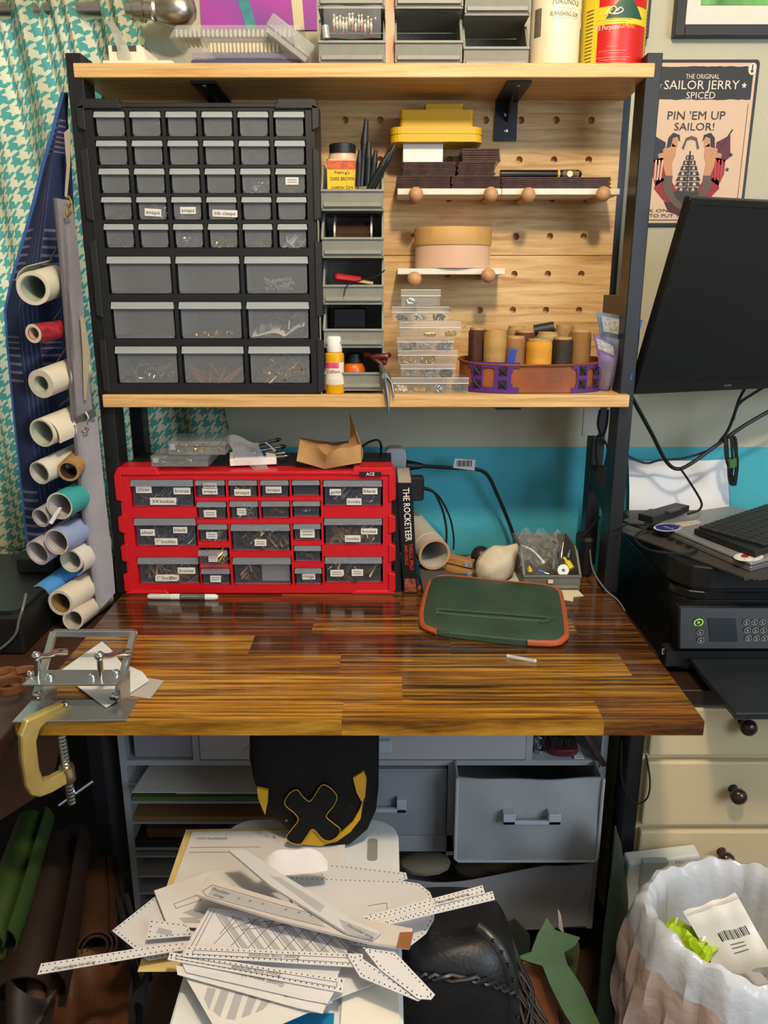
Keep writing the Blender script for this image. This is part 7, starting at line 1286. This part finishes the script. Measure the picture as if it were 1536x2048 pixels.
# ================================================================ WHITE CUTTING MACHINE AND TRASH
cm = thing('cutting_machine', 'white cutting machine box standing against the dresser', 'machine', A(1330, 1990, 1.22)); P0 = [A(x, y, 1.20) for x, y in ((1257, 1716), (1392, 1697), (1400, 1704), (1400, 1740), (1262, 1740))]; x0, x1 = A(1258, 1720, 1.20).x, A(1400, 1720, 1.20).x; zt_ = A(1330, 1716, 1.20).z
CMW = mt('cfd6dc', .35); B().hexa([(x0, 1.19, .06), (x1, 1.19, .06), (x1, 1.225, .06), (x0, 1.225, .06), (x0, 1.20, zt_-.012), (x1, 1.20, zt_+.006), (x1, 1.232, zt_+.006), (x0, 1.232, zt_-.012)]).o('shell', CMW, cm, bev=.004, seg=2)
xa, xb, za, zb = R(1280, 1716, 1332, 1770, 1.196); B().box(xa, xb, 1.186, 1.2, za, zb).o('clear_latch', mt('9aa8b0', .2, a=.5), cm, bev=.002)
txt('Cricut', A(1366, 1726, 1.1925), (-1, 0, .10), (0, 0, -1), .009, mt('3a3f44', .5), cm, w=.030)
tc_ = Vector((D(1420, 1850, .40).x+.035, 1.0, .0)); tr_ = .138
tr = thing('trash_bin', 'trash bin lined with a white plastic bag in lower right corner', 'trash bin', tc_)
B().lathe([(.10, .002), (.105, .004), (.122, .385), (.125, .39), (.118, .388), (.10, .01)], tc_, n=32, cap=False).o('bin', mt('8a6f62', .6), tr, smooth=True)
BAGM = mt('d4dae2', .22, a=.88, tl=.15, b=(26, .9)); BAGP = mt('bfa49a', .25, b=(26, 1.0))
def bagsh(u, v):
    a = 2*PI*u; w_ = .014*math.sin(a*7+v*4)+.010*math.sin(a*17+v*9)+.006*math.sin(a*31-v*14)
    ww = .012*math.sin(a*2+.6)+.004*math.sin(a*9+1)+.003*math.sin(a*23)
    if v < .3: k = v/.3; r = .096+.018*k+w_*.35*(1-k); z = .25+.155*k+ww*k; r -= .004*abs(math.sin(a*13))*k
    elif v < .4: k = (v-.3)/.1; r = .114+.022*k; z = .405+.010*math.sin(k*PI)+ww
    else: k = (v-.4)/.6; r = .136+.018*math.sin(k*PI)+w_*(.2+k); z = .405+ww-.32*k
    return tc_+Vector((r*math.cos(a), r*math.sin(a), z))
B().sheet(lambda u, v: bagsh(u, v*.5), 90, 16).o('liner_rim', mt('dce1ea', .2, tl=.25, b=(30, 1.0)), tr, smooth=True); B().sheet(lambda u, v: bagsh(u, .5+.5*v)+Vector((0, 0, 0)), 90, 16).o('liner_skirt', mt('cbb6b0', .22, tl=.15, b=(30, 1.0)), tr, smooth=True)  # same white liner; beige shading of the outer skirt is put into its colour
B().lathe([(.099, .252), (.08, .252), (.002, .252)], tc_, n=24, cap=False).o('liner_floor', mt('c3c6cc', .4), tr)
ml = thing('mailer_bag', 'white poly mailer with barcode in the trash bin', 'packaging', tc_+Vector((0, 0, .3))); m4 = [D(1365, 1823, .405), D(1468, 1788, .43), D(1548, 1930, .37), D(1490, 1960, .33), D(1428, 1950, .335)]
def mlf(u, v): a, b_, c, e = D(1366, 1823, .40), D(1470, 1787, .43), D(1552, 1925, .36), D(1440, 1955, .32); p = a.lerp(b_, u).lerp(e.lerp(c, u), v); return p+Vector((0, -.003*math.sin(v*9), .008*math.sin(u*PI)*math.sin(v*PI)+.002*math.sin(u*14+v*5)))
B().sheet(mlf, 14, 14, .0012).o('mailer', mt('d9d6cf', .35, b=(30, .3)), ml, smooth=True)
b = B()
for i in range(16):
    u0 = .30+.033*i; w_ = .022 if i % 3 == 0 else .012; P4 = [Vector(mlf(u0, .50))+Vector((0, -.001, .0012)), Vector(mlf(u0+w_, .50))+Vector((0, -.001, .0012)), Vector(mlf(u0+w_, .62))+Vector((0, -.001, .0012)), Vector(mlf(u0, .62))+Vector((0, -.001, .0012))]; b.add(P4, [(0, 1, 2, 3)])
b.o('barcode', INK, ml)
for v_ in (.67, .71, .76): P4 = [Vector(mlf(a_, k_))+Vector((0, -.001, .0012)) for a_, k_ in ((.40, v_), (.66, v_), (.66, v_+.012), (.40, v_+.012))]; B().add(P4, [(0, 1, 2, 3)]).o('print_line', GINK, ml)
P4 = [Vector(mlf(a_, k_))+Vector((0, -.0015, .002)) for a_, k_ in ((.02, .05), (.98, .05), (.98, .075), (.02, .075))]; B().add(P4, [(0, 1, 2, 3)]).o('seal_line', mt('bdbab2', .5), ml)
NG = mt('b4d414', .5, tl=.2)
for i, (px, py, r) in enumerate([(1366, 1868, .028), (1385, 1890, .03), (1378, 1880, .022)]): c = D(px, py, .345+.008*i); rq = random.Random(i); top(B().sheet(lambda u, v: c+Vector((r*(u-.5)*1.8+.006*math.sin(v*9+i), r*(v-.5)*1.6+.006*math.sin(u*8), .012*math.sin(u*7+v*5+i))), 6, 6, .0008).o('green_wrapper', NG), ['neon green wrapper at left in the trash', 'largest neon green wrapper in the trash', 'middle neon green wrapper in the trash'][i], 'wrapper', 'neon green wrappers in trash')
top(B().sph(D(1402, 1910, .325), .02, 10, 6, (1, .8, .5)).o('brown_scrap', mt('6a4026', .6)), 'small brown scrap under green wrappers in trash', 'scrap'); top(B().sph(D(1345, 1872, .32), .02, 10, 6).o('foam_ball', mt('c9d8d4', .6), smooth=True), 'pale crumpled ball left of green wrappers in trash', 'scrap')
top(B().tube(spl([D(1340, 1880, .34), D(1350, 1850, .36), D(1355, 1835, .37)], 4), .002, 5).o('white_stick', WHITE), 'thin white stick poking from the trash', 'stick'); top(B().tube(spl([D(1382, 1905, .35), D(1400, 1890, .365), D(1410, 1872, .37)], 4), .0025, 5).o('white_tie', WHITE), 'white twist tie on green wrappers in trash', 'tie')
